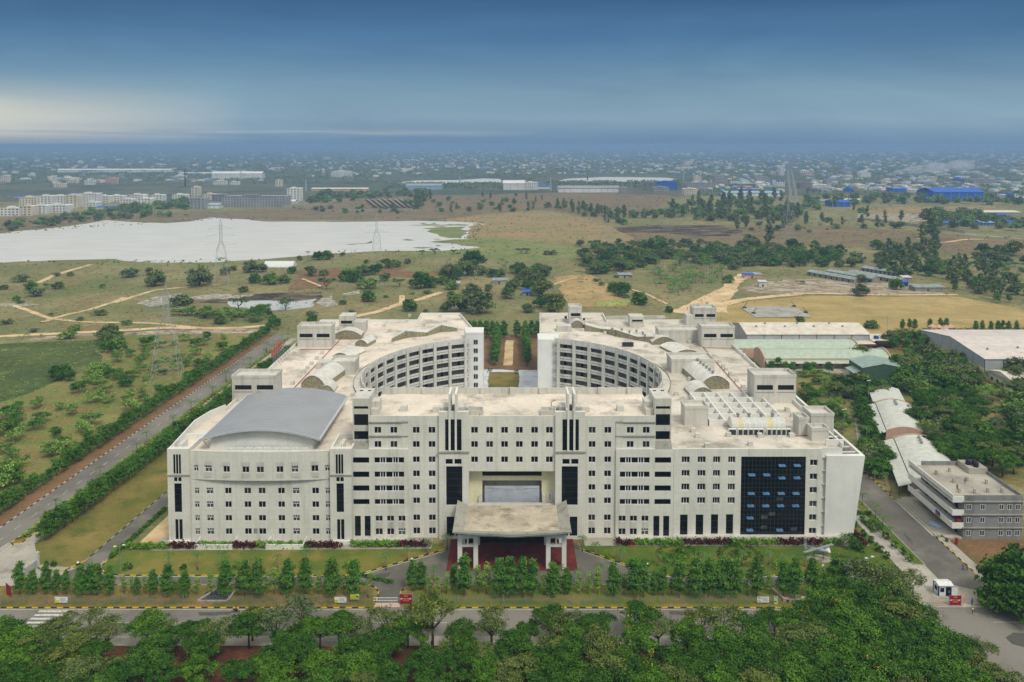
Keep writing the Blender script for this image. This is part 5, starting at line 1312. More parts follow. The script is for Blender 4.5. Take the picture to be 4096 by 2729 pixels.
# roof plant
def condenser(x, y, z, w_, h, label, group):
    o = empty('condenser_unit', (x, y, z), 0, label, 'air conditioner', group)
    part(MB().box(x, x + w_, y, y + .9, z, z + h), 'casing', 'whitemetal', o); part(MB().box(x + .12, x + w_ - .12, y - .03, y - .004, z + .25, z + h - .2), 'grille', 'darksteel', o)
    return o
A, B = at(c3, 690, 478), at(c3, 895, 478); n = 5
for i in range(n): condenser(A[0] + (B[0] - A[0]) * i / n, A[1], ZR, (B[0] - A[0]) / n - .15, 2.0, f'tall outdoor air conditioning unit below arched skylight, {nth(i)} from the left in the left bank', 'air conditioners below the arched skylight')
A, B = at(c3, 918, 478), at(c3, 1108, 478)
for i in range(n): condenser(A[0] + (B[0] - A[0]) * i / n, A[1], ZR, (B[0] - A[0]) / n - .15, 2.0, f'tall outdoor air conditioning unit below arched skylight, {nth(i)} from the left in the right bank', 'air conditioners below the arched skylight')
p = at(c3, 618, 478); condenser(p[0], p[1], ZR, 2.2, 2.0, 'lone grille fronted air conditioner at left end of the arched skylight', 'air conditioners below the arched skylight')
for i, q in enumerate(((1322, 515), (1360, 513), (1396, 512))):
    p = at(c3, *q); condenser(p[0], p[1] - .4, ZR, 1.3, 1.1, f'{("leftmost", "middle", "rightmost")[i]} small white air conditioner by the low walled tank on east roof', 'three small white air conditioners')
for i in range(4):
    p = at(c5, 955 + 22 * i, 470); condenser(p[0], p[1], ZR, 1.5, 2.4, f'grey air conditioner on the right wing gallery roof, {nth(i)} from the left', 'air conditioners on the gallery roof')
for i in range(4):
    p = at(c5, 1312 + 18 * i, 455 + i); condenser(p[0], p[1] - .5, ZR, 1.3, 1.3, f'white air conditioner beside the low barrel skylight, {nth(i)} from the left', 'air conditioners beside the low barrel skylight')
for i, q in enumerate(((505, 248), (648, 262))):
    p = at(c5, *q); condenser(p[0], p[1], ZR, 1.3, 1.6, 'white air conditioner left of the rear stair head' if i == 0 else 'white air conditioner right of the rear stair head', 'air conditioners by the rear stair head')
def turbine(x, y, z, label, group):
    o = empty('roof_ventilator', (x, y, z), 0, label, 'ventilator', group)
    part(MB().lathe([(.35, 0), (.35, .5)], (x, y, z), 8), 'neck', 'steel', o); part(MB().lathe([(.4, .5), (.62, .8), (.55, 1.1), (.1, 1.3)], (x, y, z), 10), 'cap', 'steel', o)
for i in range(4):
    p = at(c3, 690 + i * 88 + (8 if i > 1 else 0), 330, ZR + 4.0); turbine(p[0], at(c3, 690, 470)[1] + 4.2, ZR + 3.95, f'round vent on the arched skylight, {nth(i)} from the left', 'vents on the arched skylight')
p = at(c5, 1690, 800)
for i in range(6): turbine(p[0] - math.sin(.1) * (3 + i * 3.3), p[1] + 3 + i * 3.3, ZR + 4.7, f'turbine vent along the ridge of the long east barrel skylight, {nth(i)} from the front', 'vents on the long barrel skylight')
for i, q in enumerate(((880, 330), (955, 335), (1015, 350), (1070, 345), (1120, 360), (1135, 380))):
    p = at(c5, *q, ZR + 2.6); turbine(p[0], p[1], ZR + 2.2, f'turbine vent on the zig-zag clerestory roof, {nth(i)} from the left', 'vents on the clerestory roof')
# orange letter panels on a frame at the west roof edge
p = at(c4, 175, 610); q = at(c4, 255, 520)
o = empty('roof_sign', (p[0], p[1], ZR), 0, 'orange letter panels on a steel frame standing at the west roof edge', 'sign')
dv = Vector((q[0] - p[0], q[1] - p[1])); n = 5
for i in range(n):
    a, b = Vector(p) + dv * (i + .08) / n, Vector(p) + dv * (i + .86) / n
    mb = MB().bar((a.x, a.y, ZR + 3.2), (b.x, b.y, ZR + 3.2), .25, .7).bar((a.x, a.y, ZR + 5.6), (b.x, b.y, ZR + 5.6), .25, .7).bar((a.x, a.y, ZR + 2.9), (a.x, a.y, ZR + 5.9), .3, .8)
    if i % 2: mb.bar((b.x, b.y, ZR + 2.9), (b.x, b.y, ZR + 5.9), .3, .8)
    part(mb, 'letter_panel', 'terracotta', o)
mb = MB()
for i in range(n + 1):
    a = Vector(p) + dv * i / n; mb.bar((a.x + .4, a.y, ZR), (a.x + .4, a.y, ZR + 6), .14); mb.bar((a.x + .4, a.y, ZR + 5), (a.x + 3.4, a.y, ZR), .12); mb.bar((a.x + 1.9, a.y, ZR + 2.5), (a.x + .4, a.y, ZR + 1), .1)
for z_ in (2.5, 4.3): mb.bar((p[0] + .4, p[1], ZR + z_), (q[0] + .4, q[1], ZR + z_), .12)
part(mb, 'frame', 'steel', o)

# ---------------------------------------------------------------- sheds and other buildings on the right
def gable(o, x0, x1, y0, y1, eave, ridge, axis, wallm, roofm, over=.5, both=True, loc=None):
    """wall and roof of a shed, in local coordinates"""
    w_ = MB(); r_ = MB()
    if axis == 'x':
        ym_ = (y0 + y1) / 2
        w_.along_x([(y0, 0), (y1, 0), (y1, eave), (ym_, ridge - .12), (y0, eave)], x0, x1)
        k = (ridge - eave) / (ym_ - y0)
        r_.along_x([(y0 - over, eave - over * k), (ym_, ridge), (y1 + over, eave - over * k), (y1 + over, eave - over * k + .15), (ym_, ridge + .16), (y0 - over, eave - over * k + .15)], x0 - .3, x1 + .3)
    else:
        xm_ = (x0 + x1) / 2
        w_.along_y([(x0, 0), (x1, 0), (x1, eave), (xm_, ridge - .12), (x0, eave)], y0, y1)
        k = (ridge - eave) / (xm_ - x0)
        r_.along_y([(x0 - over, eave - over * k), (xm_, ridge), (x1 + over, eave - over * k), (x1 + over, eave - over * k + .15), (xm_, ridge + .16), (x0 - over, eave - over * k + .15)], y0 - .3, y1 + .3)
    a = w_.build('wall', M[wallm], o, local=True); b = r_.build('roof', M[roofm], o, local=True)
    return a, b
def lpart(mb, name, mat, o): return mb.build(name, M[mat] if isinstance(mat, str) else mat, o, local=True)
def vents(o, pts, mat='steel'):
    for p in pts: lpart(MB().lathe([(.45, 0), (.45, .5), (.7, .8), (.1, 1.2)], p, 8), 'roof_vent', mat, o)

# long cream warehouse
wh = empty('warehouse', (128, 452, 0), 0, 'long warehouse with cream roof and grey sheet walls beyond the green roofed sheds', 'warehouse')
gable(wh, 0, 67, 0, 30, 6.6, 9.6, 'x', 'shedwall', 'creamroof', .6)
mb = MB()
for i in range(8): mb.box(i * 9.55 - .15 + (.1 if i == 0 else 0), i * 9.55 + .15, -.12, -.004, 0, 6.5)
lpart(mb, 'wall_post', 'darksteel', wh); lpart(MB().box(-9, 67, -9, -.13, 3.0, 3.25), 'lean_to_roof', 'creamroof', wh); lpart(MB().box(-9, 67, -9.15, -9.01, 2.6, 3.3), 'fascia', 'red', wh)
mb = MB(); [mb.box(-8 + 8 * i, -7.7 + 8 * i, -8.6, -8.3, 0, 3) for i in range(9)]; lpart(mb, 'canopy_post', 'steel', wh); lpart(MB().box(-8.5, 66, -1.2, -1.0, 0, 2.6), 'dark_store', 'void', wh)
vents(wh, [(x_, 9.5, 8.4) for x_ in (8, 24, 40, 56)] + [(x_, 13.5, 9.2) for x_ in (14, 32, 50)])
for x_ in (6, 15, 25, 36, 47, 58): lpart(MB().along_x([(5.2, 7.68), (7.0, 8.04), (7.0, 8.08), (5.2, 7.72)], x_, x_ + 1.6), 'rooflight', 'steel', wh)
sh = empty('outbuilding', (196, 452, 0), 0, 'small flat roofed outbuilding at the right end of the cream warehouse', 'building')
lpart(MB().box(0, 13, 0, 14, 0, 3.2), 'wall', 'pink', sh); lpart(MB().box(-.5, 14, -3, 14.5, 3.2, 3.5), 'roof', 'creamroof', sh); lpart(MB().box(1, 11, -6, -3.2, 2.6, 3.9), 'dark_canopy', 'darksteel', sh); lpart(MB().box(3, 5, 2, 4, 3.5, 5.0), 'tank', 'bluedark', sh)
lpart(MB().box(-4, 5, 14.6, 24, 2.6, 2.9), 'rear_roof', 'whitemetal', sh); lpart(MB().box(-3, 4, 16, 23, 0, 2.6), 'rear_wall', 'shedwall', sh)
# green roofed sheds
for (x0, y0, L, d, lab, lean) in ((124, 407.5, 63, 17, 'front pale green roofed shed with brick gable end and green veranda roof', True), (114, 428, 66, 17, 'rear pale green roofed shed with brick gable end behind the front green shed', False)):
    o = empty('shed', (x0, y0, 0), 0, lab, 'shed', 'pale green roofed sheds')
    w_ = MB().along_x([(0, 0), (d, 0), (d, 4.6), (d / 2, 6.9), (0, 4.6)], .6, L - .6); lpart(w_, 'wall', 'pink', o)
    n = 8; r_ = MB()
    pr = [(d * i / n, 4.75 + 2.4 * (1 - (2 * i / n - 1) ** 2)) for i in range(n + 1)]
    r_.along_x([(a, b) for a, b in pr] + [(a, b - .2) for a, b in pr[::-1]], .6, L - .6); lpart(r_, 'roof', 'greenroof', o)
    for x_ in (0, L - .6): lpart(MB().along_x([(-.4, 0), (d + .4, 0)] + [(a, b + .75) for a, b in pr[::-1]], x_, x_ + .6), 'gable_wall', 'pink', o)
    if lean:
        lpart(MB().along_x([(-3.2, 2.9), (-.02, 3.7), (-.02, 3.85), (-3.2, 3.05)], .8, L - 2), 'veranda_roof', 'greenroof', o)
        mb = MB(); [mb.box(2 + 5.2 * i, 2.2 + 5.2 * i, -3, -2.8, 0, 2.9) for i in range(12)]; lpart(mb, 'veranda_post', 'steel', o)
        for i in range(10): lpart(MB().box(4 + 5.8 * i, 5.4 + 5.8 * i, -.06, -.004, 1.0, 2.4), 'window', 'glassgrey', o)
    else: lpart(MB().box(-.06, -.004, 5, 7, .5, 3.8), 'doorway', 'void', o)
# green sheet building
o = empty('shed', (163, 384, 0), 0, 'dark green sheet metal building with pale roof among the trees', 'shed')
gable(o, 0, 19, 0, 16, 6.4, 8.2, 'y', 'greenbox', 'greenboxroof', .4); lpart(MB().box(13, 15, -.05, -.004, 0, 2.4), 'doorway', 'void', o); lpart(MB().along_y([(-3.6, 3.2), (-.02, 4.2), (-.02, 4.35), (-3.6, 3.35)], 2, 12), 'lean_to_roof', 'greenboxroof', o)
# barrel roofed sheds along the lane
def barrel_shed(x, y, ang, w_, L, lab):
    o = empty('barrel_shed', (x, y, 0), ang, lab, 'shed', 'barrel roofed sheds along the lane')
    n = 12; pr = [(w_ * i / n, 4.6 + 2.0 * (1 - (2 * i / n - 1) ** 2)) for i in range(n + 1)]
    lpart(MB().along_y([(0.3, 0), (w_ - .3, 0), (w_ - .3, 4.4)] + [(max(.3, min(w_ - .3, a)), b - .15) for a, b in pr[::-1]] + [(.3, 4.4)], .5, L - .5), 'wall', 'shedwall', o)
    mb = MB()
    for i in range(n):
        (a, b), (c, d) = pr[i], pr[i + 1]; mb.face([(a, 0.4, b), (c, .4, d), (c, L - .4, d), (a, L - .4, b)])
    lpart(mb, 'roof', 'greyroof', o)
    for yy in (0, L - .4): lpart(MB().along_y([(-.5, 0), (w_ + .5, 0)] + [(a * 1.04 - .02 * w_, b + .3) for a, b in pr[::-1]], yy, yy + .4), 'gable_wall', 'pink', o)
    lpart(MB().along_y([(-4.0, 2.7), (-.1, 4.1), (-.1, 4.25), (-4.0, 2.85)], .5, L + .5), 'lean_to_roof', 'greyroof', o)
    mb = MB(); [mb.box(-3.8, -3.6, 1 + i * 6, 1.2 + i * 6, 0, 2.7) for i in range(int(L / 6))]; lpart(mb, 'canopy_post', 'darksteel', o); lpart(MB().box(-.2, -.02, .6, L - 1, 0, 2.6), 'dark_side', 'void', o)
    vents(o, [(w_ * .5, L * .78, 6.5), (w_ * .5, L * .84, 6.5), (w_ * .5, L * .9, 6.5), (w_ * .85, L * .84, 5.6)])
a_ = -math.atan2(10.5, 34)
barrel_shed(138, 303, a_, 13.5, 36, 'pale barrel roofed shed with pink gable, the farther of two along the lane')
barrel_shed(125, 256, a_, 15, 42, 'pale barrel roofed shed with pink gable, the nearer of two, behind the grey block building')
sp = empty('barrel_shed', (150, 342, 0), a_, 'low grey roofed shed end half hidden under trees beyond the barrel sheds', 'shed'); gable(sp, 0, 12, 0, 22, 3.6, 5, 'y', 'shedwall', 'greyroof', .4)
# grey block building
gb = empty('block_building', (122.5, 228, 0), 0, 'three storey grey block building with long white balconies and flat pale roof', 'building')
gx, gy, gz = 19.6, 24.5, 12.6
lpart(MB().box(3.2, gx, .02, gy, 0, gz - 1), 'wall', 'block', gb)
mb = MB().box(3.2, gx, -.02, .2, gz - 1, gz).box(3.2, gx, gy - .2, gy, gz - 1, gz + .3).box(gx - .2, gx, .2, gy - .2, gz - 1, gz); lpart(mb, 'parapet', 'block', gb)
lpart(MB().box(-.3, gx - .2, .2, gy - .2, gz - 1.3, gz - .94), 'roof', 'pave', gb)
for k in range(3):
    z_ = (k + 1) * 3.7; lpart(MB().box(0, .25, -.1, gy + 1.5, z_ - .5, z_ + (1.2 if k < 2 else 1.7)).box(.25, 3.2, -.1, .15, z_ - .5, z_ + 1.1).box(.25, 3.19, .15, gy + 1, z_ - .35, z_ - .1), 'balcony', 'wall_plain', gb)
    lpart(MB().box(2.9, gx + .35, -.45, -.004, z_ - .35, z_ - .1), 'floor_band', 'ledge', gb)
for k in range(3):
    for i, x_ in enumerate((4.6, 8.4, 13.6, 15.9, 18.2)):
        g = lpart(MB().box(x_ - .6, x_ + .6, -.03, .0, k * 3.7 + 1.2, k * 3.7 + 2.6), 'window', 'glassgrey', gb); lpart(MB().box(x_ - .68, x_ + .68, -.06, -.031, k * 3.7 + 1.1, k * 3.7 + 1.22).box(x_ - .68, x_ + .68, -.06, -.031, k * 3.7 + 2.58, k * 3.7 + 2.68).box(x_ - .05, x_ + .05, -.06, -.031, k * 3.7 + 1.22, k * 3.7 + 2.58).box(x_ - .68, x_ - .58, -.06, -.031, k * 3.7 + 1.22, k * 3.7 + 2.58).box(x_ + .58, x_ + .68, -.06, -.031, k * 3.7 + 1.22, k * 3.7 + 2.58), 'frame', 'frame', g)
    for i in range(4): lpart(MB().box(3.14, 3.19, 3 + i * 5.6, 4.4 + i * 5.6, k * 3.7 + .1, k * 3.7 + 2.3), 'door', 'red' if (i + k) % 3 == 1 else 'void', gb)
lpart(MB().box(gx - 5.5, gx, 17.5, gy - .3, gz - .9, gz + .8), 'stair_head', 'pave', gb)
for x_, y_ in ((4, 4), (8, 3.5), (12, 4), (16, 4), (6, 11), (10.5, 12), (15, 10), (4, 17), (9, 19)): lpart(MB().box(x_ - .3, x_ + .3, y_ - .3, y_ + .3, gz - .94, gz + .35), 'column_stub', 'pave', gb)
mb = MB(); [mb.box(-2.6 - .9 * k, -1.7 - .9 * k, 2, 26, 0, .5 - .16 * k) for k in range(3)]; mb.box(-1.7, 3, -.1, 27, 0, .6); lpart(mb, 'entrance_steps', 'pave', gb)
for i, (x_, y_) in enumerate(((gx - 4.2, 20.5), (gx - 2.6, 20.2), (gx - 2.9, 18.6))):
    o = empty('water_tank', (122.5 + x_, 228 + y_, gz + .8), 0, f'black plastic water tank on the grey block building roof, {("left rear", "right rear", "front")[i]} one of three', 'water tank', 'black water tanks')
    lpart(MB().lathe([(.75, 0), (.75, .5), (.79, .55), (.75, .6), (.75, 1.2), (.79, 1.25), (.75, 1.3), (.55, 1.6), (.2, 1.68)], (0, 0, 0), 12), 'body', 'black', o); lpart(MB().lathe([(.22, 1.66), (.22, 1.8)], (0, 0, 0), 8), 'lid', 'black', o)
mb = MB(); mb.face([(122.4, 239, 4.9), (122.4, 234.6, 4.9), (122.4, 234.6, 3.0), (122.4, 239, 3.0)]); mb.box(122.33, 122.39, 234.6, 239, 4.75, 4.9)
o = empty('banner', (122.38, 237, 4), 0, 'dark blue and white cloth banner with orange strip hung on the lower balcony', 'banner')
part(MB().box(122.34, 122.47, 236.8, 240.4, 3.3, 4.95), 'white_cloth', 'whitemetal', o); part(MB().box(122.34, 122.47, 234.4, 236.79, 3.3, 4.8), 'blue_cloth', 'bluedark', o); part(MB().box(122.31, 122.339, 234.4, 236.79, 3.3, 3.6), 'orange_strip', 'yellow', o); part(MB().lathe([(.35, 0), (.3, .5), (.1, .55)], (122.3, 235.6, 3.9), 8), 'orange_motif', 'terracotta', o)
thing(MB().box(125.4, 125.5, 229.5, 235.5, 4.2, 6.6), 'banner', 'bluedark', 'long navy cloth banner strung inside the lower balcony', 'banner')
thing(MB().box(124.2, 125.3, 228.3, 229.6, 4.2, 5.6).box(124.4, 125.1, 228.24, 228.3, 4.5, 5.0), 'banner', 'red', 'red printed cloth bundle over the balcony corner', 'banner')
thing(MB().face([(119.9, 236.3, .75), (121.9, 233.2, .75), (123, 234.1, .8), (121.9, 237.6, .8)]).face([(119.9, 236.3, .71), (121.9, 237.6, .76), (123, 234.1, .76), (121.9, 233.2, .71)]), 'tarpaulin', 'bluepale', 'pale blue tarpaulin spread on the steps of the grey block building', 'tarpaulin')
thing(MB().box(122.0, 122.6, 224.8, 225.4, .05, 1.7).box(121.9, 122.7, 224.7, 225.5, 1.7, 1.8), 'fire_hydrant_box', 'red', 'narrow red box standing on the earth in front of the grey building', 'hydrant box')
thing(MB().lathe([(.4, 0), (.45, 1.0), (.3, 1.15)], (120.4, 226.5, .1), 10), 'waste_bin', 'greenbox', 'green waste bin on the pavement near the grey building corner', 'bin')
# big warehouses far right
o = empty('warehouse', (203, 406, 0), 0, 'large pale roofed warehouse at right edge with long windowed side wall', 'warehouse'); G1 = G(r1(1905, 700)); 
X0, Yf = G(r1(1905, 650))[0], 396.0
o.location = (224, 392, 0); gable(o, 0, 90, 0, 62, 8.5, 12, 'x', 'shedwall', 'pinkroof', .5); mb = MB(); [mb.box(i * 9 - .15, i * 9 + .15, -.12, -.004, 0, 8.4) for i in range(11)]; lpart(mb, 'wall_post', 'darksteel', o)
lpart(MB().box(-.14, -.004, 0, 62, 0, 4), 'side_wall', 'cream', o)
for i in range(11): lpart(MB().box(-.2, -.141, 4 + i * 5, 6.2 + i * 5, 2, 3.4), 'window', 'glassgrey', o)
vents(o, [(8, 12, 9.9), (24, 14, 10.1), (34, 20, 10.8)])
o = empty('warehouse', (222, 366, 0), 0, 'lower pale roofed store in front of the right edge warehouse', 'warehouse'); gable(o, 0, 60, 0, 19, 5.0, 6.8, 'x', 'cream', 'pinkroof', .5)
lpart(MB().box(-.12, -.004, 0, 19, 3.6, 5), 'upper_band', 'shedwall', o); lpart(MB().box(6, 60, -.12, -.004, 3.4, 4.9), 'front_band', 'shedwall', o)
for i in range(4): lpart(MB().box(-.2, -.121, 2.4 + i * 4.3, 4.0 + i * 4.3, 1.4, 2.7), 'window', 'glassgrey', o)

# ---------------------------------------------------------------- gates, fences, signs, lamps
def wire_fence(pts, h, lab, step=5.5):
    a0 = pts[0]; o = empty('wire_fence', (a0[0], a0[1], 0), 0, lab, 'fence'); w_ = MB()
    for i in range(len(pts) - 1):
        a, b = Vector(pts[i]), Vector(pts[i + 1]); L = (b - a).length; n = max(1, round(L / step))
        for j in range(n + (1 if i == len(pts) - 2 else 0)):
            q = a.lerp(b, j / n); part(MB().box(q.x - .06, q.x + .06, q.y - .06, q.y + .06, 0, h + .15), 'fence_post', 'steel', o)
        for z_ in np.linspace(.15, h, 9): w_.bar((a.x, a.y, z_), (b.x, b.y, z_), .018)
        k = int(L / .45)
        for j in range(k): q = a.lerp(b, j / k); w_.bar((q.x, q.y, .15), (q.x, q.y, h), .014)
    part(w_, 'wire_mesh', 'steel', o)
wire_fence([(-142, 203), (-139.5, 199.5), (-135, 196.5), (-128, 195.2), (-35, 195.2)], 2.1, 'tall thin wire fence along the front kerb left of the entry gate')
wire_fence([(-23.5, 195.2), (84, 195.2)], 2.1, 'tall thin wire fence along the front kerb right of the entry gate')
def rail_gate(x0, x1, y0, y1, h, lab, mat='whitemetal', dens=.35):
    o = empty('gate', (x0, y0, 0), 0, lab, 'gate'); m_ = MB()
    for z_ in (.15, h * .55, h): m_.bar((x0, y0, z_), (x1, y1, z_), .09)
    part(m_, 'rail', mat, o); m_ = MB(); n = int(math.hypot(x1 - x0, y1 - y0) / dens)
    for i in range(n + 1): m_.bar((x0 + (x1 - x0) * i / n, y0 + (y1 - y0) * i / n, .1), (x0 + (x1 - x0) * i / n, y0 + (y1 - y0) * i / n, h + .1), .035)
    part(m_, 'bar', mat, o); return o
M['gatepaint'] = plain('salmon_paint', S(206, 164, 140), .6, 0, .1)
a, b = G(c_ := (1495, 2410)), G((1592, 2410)); rail_gate(a[0], b[0], 195.3, 195.3, 1.5, 'pale rail gate across the front entry drive')
for i, (xa, xb, ya, yb) in enumerate(((3716, 3785, 194.6, 194.6), (3848, 3885, 194.6, 197.2), (3896, 3946, 194.8, 194.8))):
    a, b = G((xa, 2420)), G((xb, 2420)); rail_gate(a[0], b[0], ya, yb, 1.9, ('salmon rail gate panel left of the crimson board', 'salmon rail gate leaf standing ajar by the blue shirted guard', 'salmon rail gate panel at far right of the east entrance')[i], 'gatepaint', .3)
p = G((88, 2250)); o = empty('gate', (p[0], p[1], 0), 0, 'grey sheet gate leaf standing open at the side road entrance', 'gate'); q = G((113, 2305))
a, b = G(r4(190, 770)), G(r4(283, 700)); part(MB().bar((a[0], a[1], 1.1), (b[0], b[1], 1.1), .08, 2.0), 'gate_panel', 'shedwall', o); part(MB().box(b[0] - .3, b[0] + .3, b[1], b[1] + .6, 0, 4.0), 'gate_post', 'paint', o)
def text_on(parent, s, x, y, z, size, mat, name='lettering'):
    cu = bpy.data.curves.new(name, 'FONT'); cu.body = s; cu.size = size; cu.align_x = 'CENTER'; cu.align_y = 'CENTER'; cu.extrude = .01
    to = bpy.data.objects.new(name, cu); COL.objects.link(to); dg = bpy.context.evaluated_depsgraph_get(); me = bpy.data.meshes.new_from_object(to.evaluated_get(dg)); bpy.data.objects.remove(to); bpy.data.curves.remove(cu)
    me.transform(Matrix.Translation((x, y, z)) @ Matrix.Rotation(math.pi / 2, 4, 'X')); me.materials.clear(); me.materials.append(M[mat]); return link(name, me, parent)
def crimson(x0, x1, y, h0, h1, lab):
    o = empty('notice_board', (0, 0, 0), 0, lab, 'sign'); w_ = x1 - x0; xm_ = (x0 + x1) / 2; hh = h1 - h0
    part(MB().box(x0, x1, y, y + .12, h0, h1), 'board', 'crimson', o); part(MB().box(x0 - .1, x0, y, y + .14, 0, h1 + .1).box(x1, x1 + .1, y, y + .14, 0, h1 + .1), 'post', 'steel', o)
    # rows of small gilt script too blurred in the photo to read, and the two white slanted marks
    L_ = MB()
    for zf, wf, hf, n in ((.88, .3, .05, 5), (.8, .34, .05, 6), (.56, .5, .07, 8), (.42, .54, .045, 10), (.31, .5, .045, 9)):
        for i in range(n):
            a = xm_ - w_ * wf / 2 + w_ * wf * i / n; L_.box(a, a + w_ * wf / n * .72, y - .02, y - .003, h0 + hh * zf - hh * hf * .5 * (1 if i % 3 else .6), h0 + hh * zf + hh * hf * .5 * (1 if i % 2 else .7))
    part(L_, 'gilt_lettering', 'gold', o)
    e = MB()
    for xc_ in (x0 + w_ * .13, x1 - w_ * .16):
        for k in (-1, 0, 1): e.bar((xc_ + k * .17 - .13, y - .012, h0 + hh * .46), (xc_ + k * .17 + .13, y - .012, h0 + hh * .6), .02, .09)
    part(e, 'white_emblem', 'frame', o)
    return o
a, b = G((3797, 2424)), G((3843, 2424)); crimson(a[0], b[0], 194.3, .25, 2.55, 'crimson notice board with gilt lettering by the east gate booth')
a, b = G((1599, 2422)), G((1648, 2422)); crimson(a[0], b[0], 194.9, .3, 2.5, 'crimson notice board with gilt lettering right of the front entry gate')
p = G((35, 2390)); o = empty('notice_board', (p[0], p[1], 0), 0, 'crimson notice board seen edge-on at the side road corner', 'sign'); a, b = G((26, 2378)), G((44, 2392)); part(MB().bar((a[0], a[1], 1.5), (b[0], b[1], 1.5), .12, 2.6), 'board', 'crimson', o); part(MB().box(a[0] - .1, a[0] + .1, a[1] - .1, a[1] + .1, 0, 2.9), 'post', 'steel', o)
def poster(xa, xb, y, h0, h1, lab, base, blocks):
    o = empty('poster_board', (0, 0, 0), 0, lab, 'sign'); x0, x1 = G((xa, 2410))[0], G((xb, 2410))[0]; W_, H_ = x1 - x0, h1 - h0
    part(MB().box(x0, x1, y, y + .06, h0, h1), 'board', base, o)
    for k, (u0, u1, v0, v1, mt, nm) in enumerate(blocks): part(MB().box(x0 + W_ * u0, x0 + W_ * u1, y - .012 - .002 * k, y - .003, h0 + H_ * v0, h0 + H_ * v1), nm, mt, o)
    part(MB().box(x0 + .2, x0 + .3, y + .061, y + .14, 0, h1).box(x1 - .3, x1 - .2, y + .061, y + .14, 0, h1), 'post', 'steel', o)
M['lime'] = plain('lime_print', S(196, 204, 50), .6, 0, .1); M['limepale'] = plain('pale_lime_print', S(208, 214, 150), .6, 0, .08); M['greyprint'] = plain('grey_print', S(150, 152, 156), .6, 0, .2, 6)
lines_ = lambda u0, u1: [(u0, u1 - .03 * (k % 3), .78 - .13 * k, .82 - .13 * k, 'greyprint', 'text_line') for k in range(5)]
poster(227, 279, 195.0, .45, 1.85, 'white poster board with lime corner, leftmost on the front fence', 'frame', [(0, .33, 0, .45, 'lime', 'lime_patch'), (.0, .12, .45, .8, 'lime', 'lime_patch'), (.92, 1, .05, .4, 'bluepale', 'blue_patch')] + lines_(.42, .88))
poster(1341, 1389, 195.0, .45, 1.85, 'white poster board with lime patch on the fence just left of the entry gate', 'frame', [(0, .32, 0, .5, 'lime', 'lime_patch'), (.9, 1, .75, 1, 'lime', 'lime_patch'), (.85, .97, .1, .3, 'bluepale', 'blue_patch')] + lines_(.4, .86))
poster(1401, 1437, 195.9, .75, 2.0, 'lime green poster board half hidden by a columnar tree near the entry gate', 'lime', [(.68, .92, .42, .72, 'black', 'dark_picture'), (.7, 1, .72, 1, 'limepale', 'pale_patch')])
poster(3024, 3071, 195.0, .5, 1.9, 'white two page poster board on the fence at the right', 'frame', [(.02, .3, .12, .38, 'lime', 'lime_patch'), (.46, .48, .1, .95, 'greyprint', 'fold_line'), (.1, .24, .8, .9, 'black', 'heading')] + lines_(.52, .9) + lines_(.08, .4)[:2])
poster(3091, 3106, 195.0, .1, 2.0, 'tall narrow pale lime poster with blue wedge on the fence', 'limepale', [(.06, .7, .25, .42, 'bluedark', 'blue_wedge'), (.15, .9, .86, .95, 'greenbox', 'heading'), (.2, .9, .6, .66, 'greyprint', 'text_line')])
poster(3199, 3214, 195.0, .1, 2.0, 'tall narrow pale lime poster with small print at the right end of the fence', 'limepale', [(.15, .85, .2 + .1 * k, .24 + .1 * k, 'greyprint', 'text_line') for k in range(6)])
# guard booth
a, b = G(r2(962, 992)), G(r2(1026, 990)); bx, by, bw = a[0] - .9, a[1] + .2, 3.4
o = empty('guard_booth', (bx, by, 0), 0, 'white guard booth with blue corner posts at the east gate', 'booth')
lpart(MB().box(0, bw, 0, 2.6, .15, 2.7), 'wall', 'frame', o); lpart(MB().along_x([(-.35, 2.7), (2.8, 2.7), (2.8, 2.85), (1.2, 3.2), (-.35, 2.85)], -.15, bw + .15), 'roof', 'whitemetal', o)
lpart(MB().box(-.06, .2, -.06, .02, .15, 2.72).box(-.08, -.004, .02, .2, .15, 2.72).box(-.08, -.004, 2.4, 2.62, .15, 2.72), 'corner_post', 'bluedark', o)
lpart(MB().box(.4, 1.4, -.03, -.004, 1.1, 2.1), 'window', 'void', o); lpart(MB().box(-.03, -.004, .7, 1.9, 1.1, 2.1), 'window', 'void', o); lpart(MB().box(1.75, 3.1, -.03, -.004, .15, 2.3), 'doorway', 'void', o); lpart(MB().box(3.15, 4.6, -.12, -.06, .2, 2.2), 'door', 'frame', o); lpart(MB().box(-1.4, bw + .5, -1, 3, 0, .14), 'plinth', 'pave', o)

def lamp(x, y, h, lab, group, heads=2, mast=False):
    o = empty('street_lamp', (x, y, 0), 0, lab, 'lamp', group); lpart(MB().tube([(0, 0, 0), (0, 0, h)], [.12, .07], 6), 'pole', 'steel', o)
    if mast: lpart(MB().box(-.7, .7, -.1, .1, h, h + .12), 'crossbar', 'steel', o)
    for k in range(heads):
        t = math.pi * k + .4; d = 1.0 if not mast else .6
        lpart(MB().tube([(0, 0, h - .2), (d * .6 * math.cos(t), d * .6 * math.sin(t), h + .15)], .04, 5) if not mast else MB().box(-.04, .04, -.04, .04, h - .1, h + .1), 'arm', 'steel', o)
        lpart(MB().box(d * math.cos(t) - .35, d * math.cos(t) + .35, d * math.sin(t) - .2, d * math.sin(t) + .2, h + .1, h + .28), 'lamp_head', 'whitemetal', o)
p = G((466, 2342)); lamp(p[0], p[1] + 2, 9, 'tall twin headed lamp post at the left corner of the front lawn', 'lamp posts')
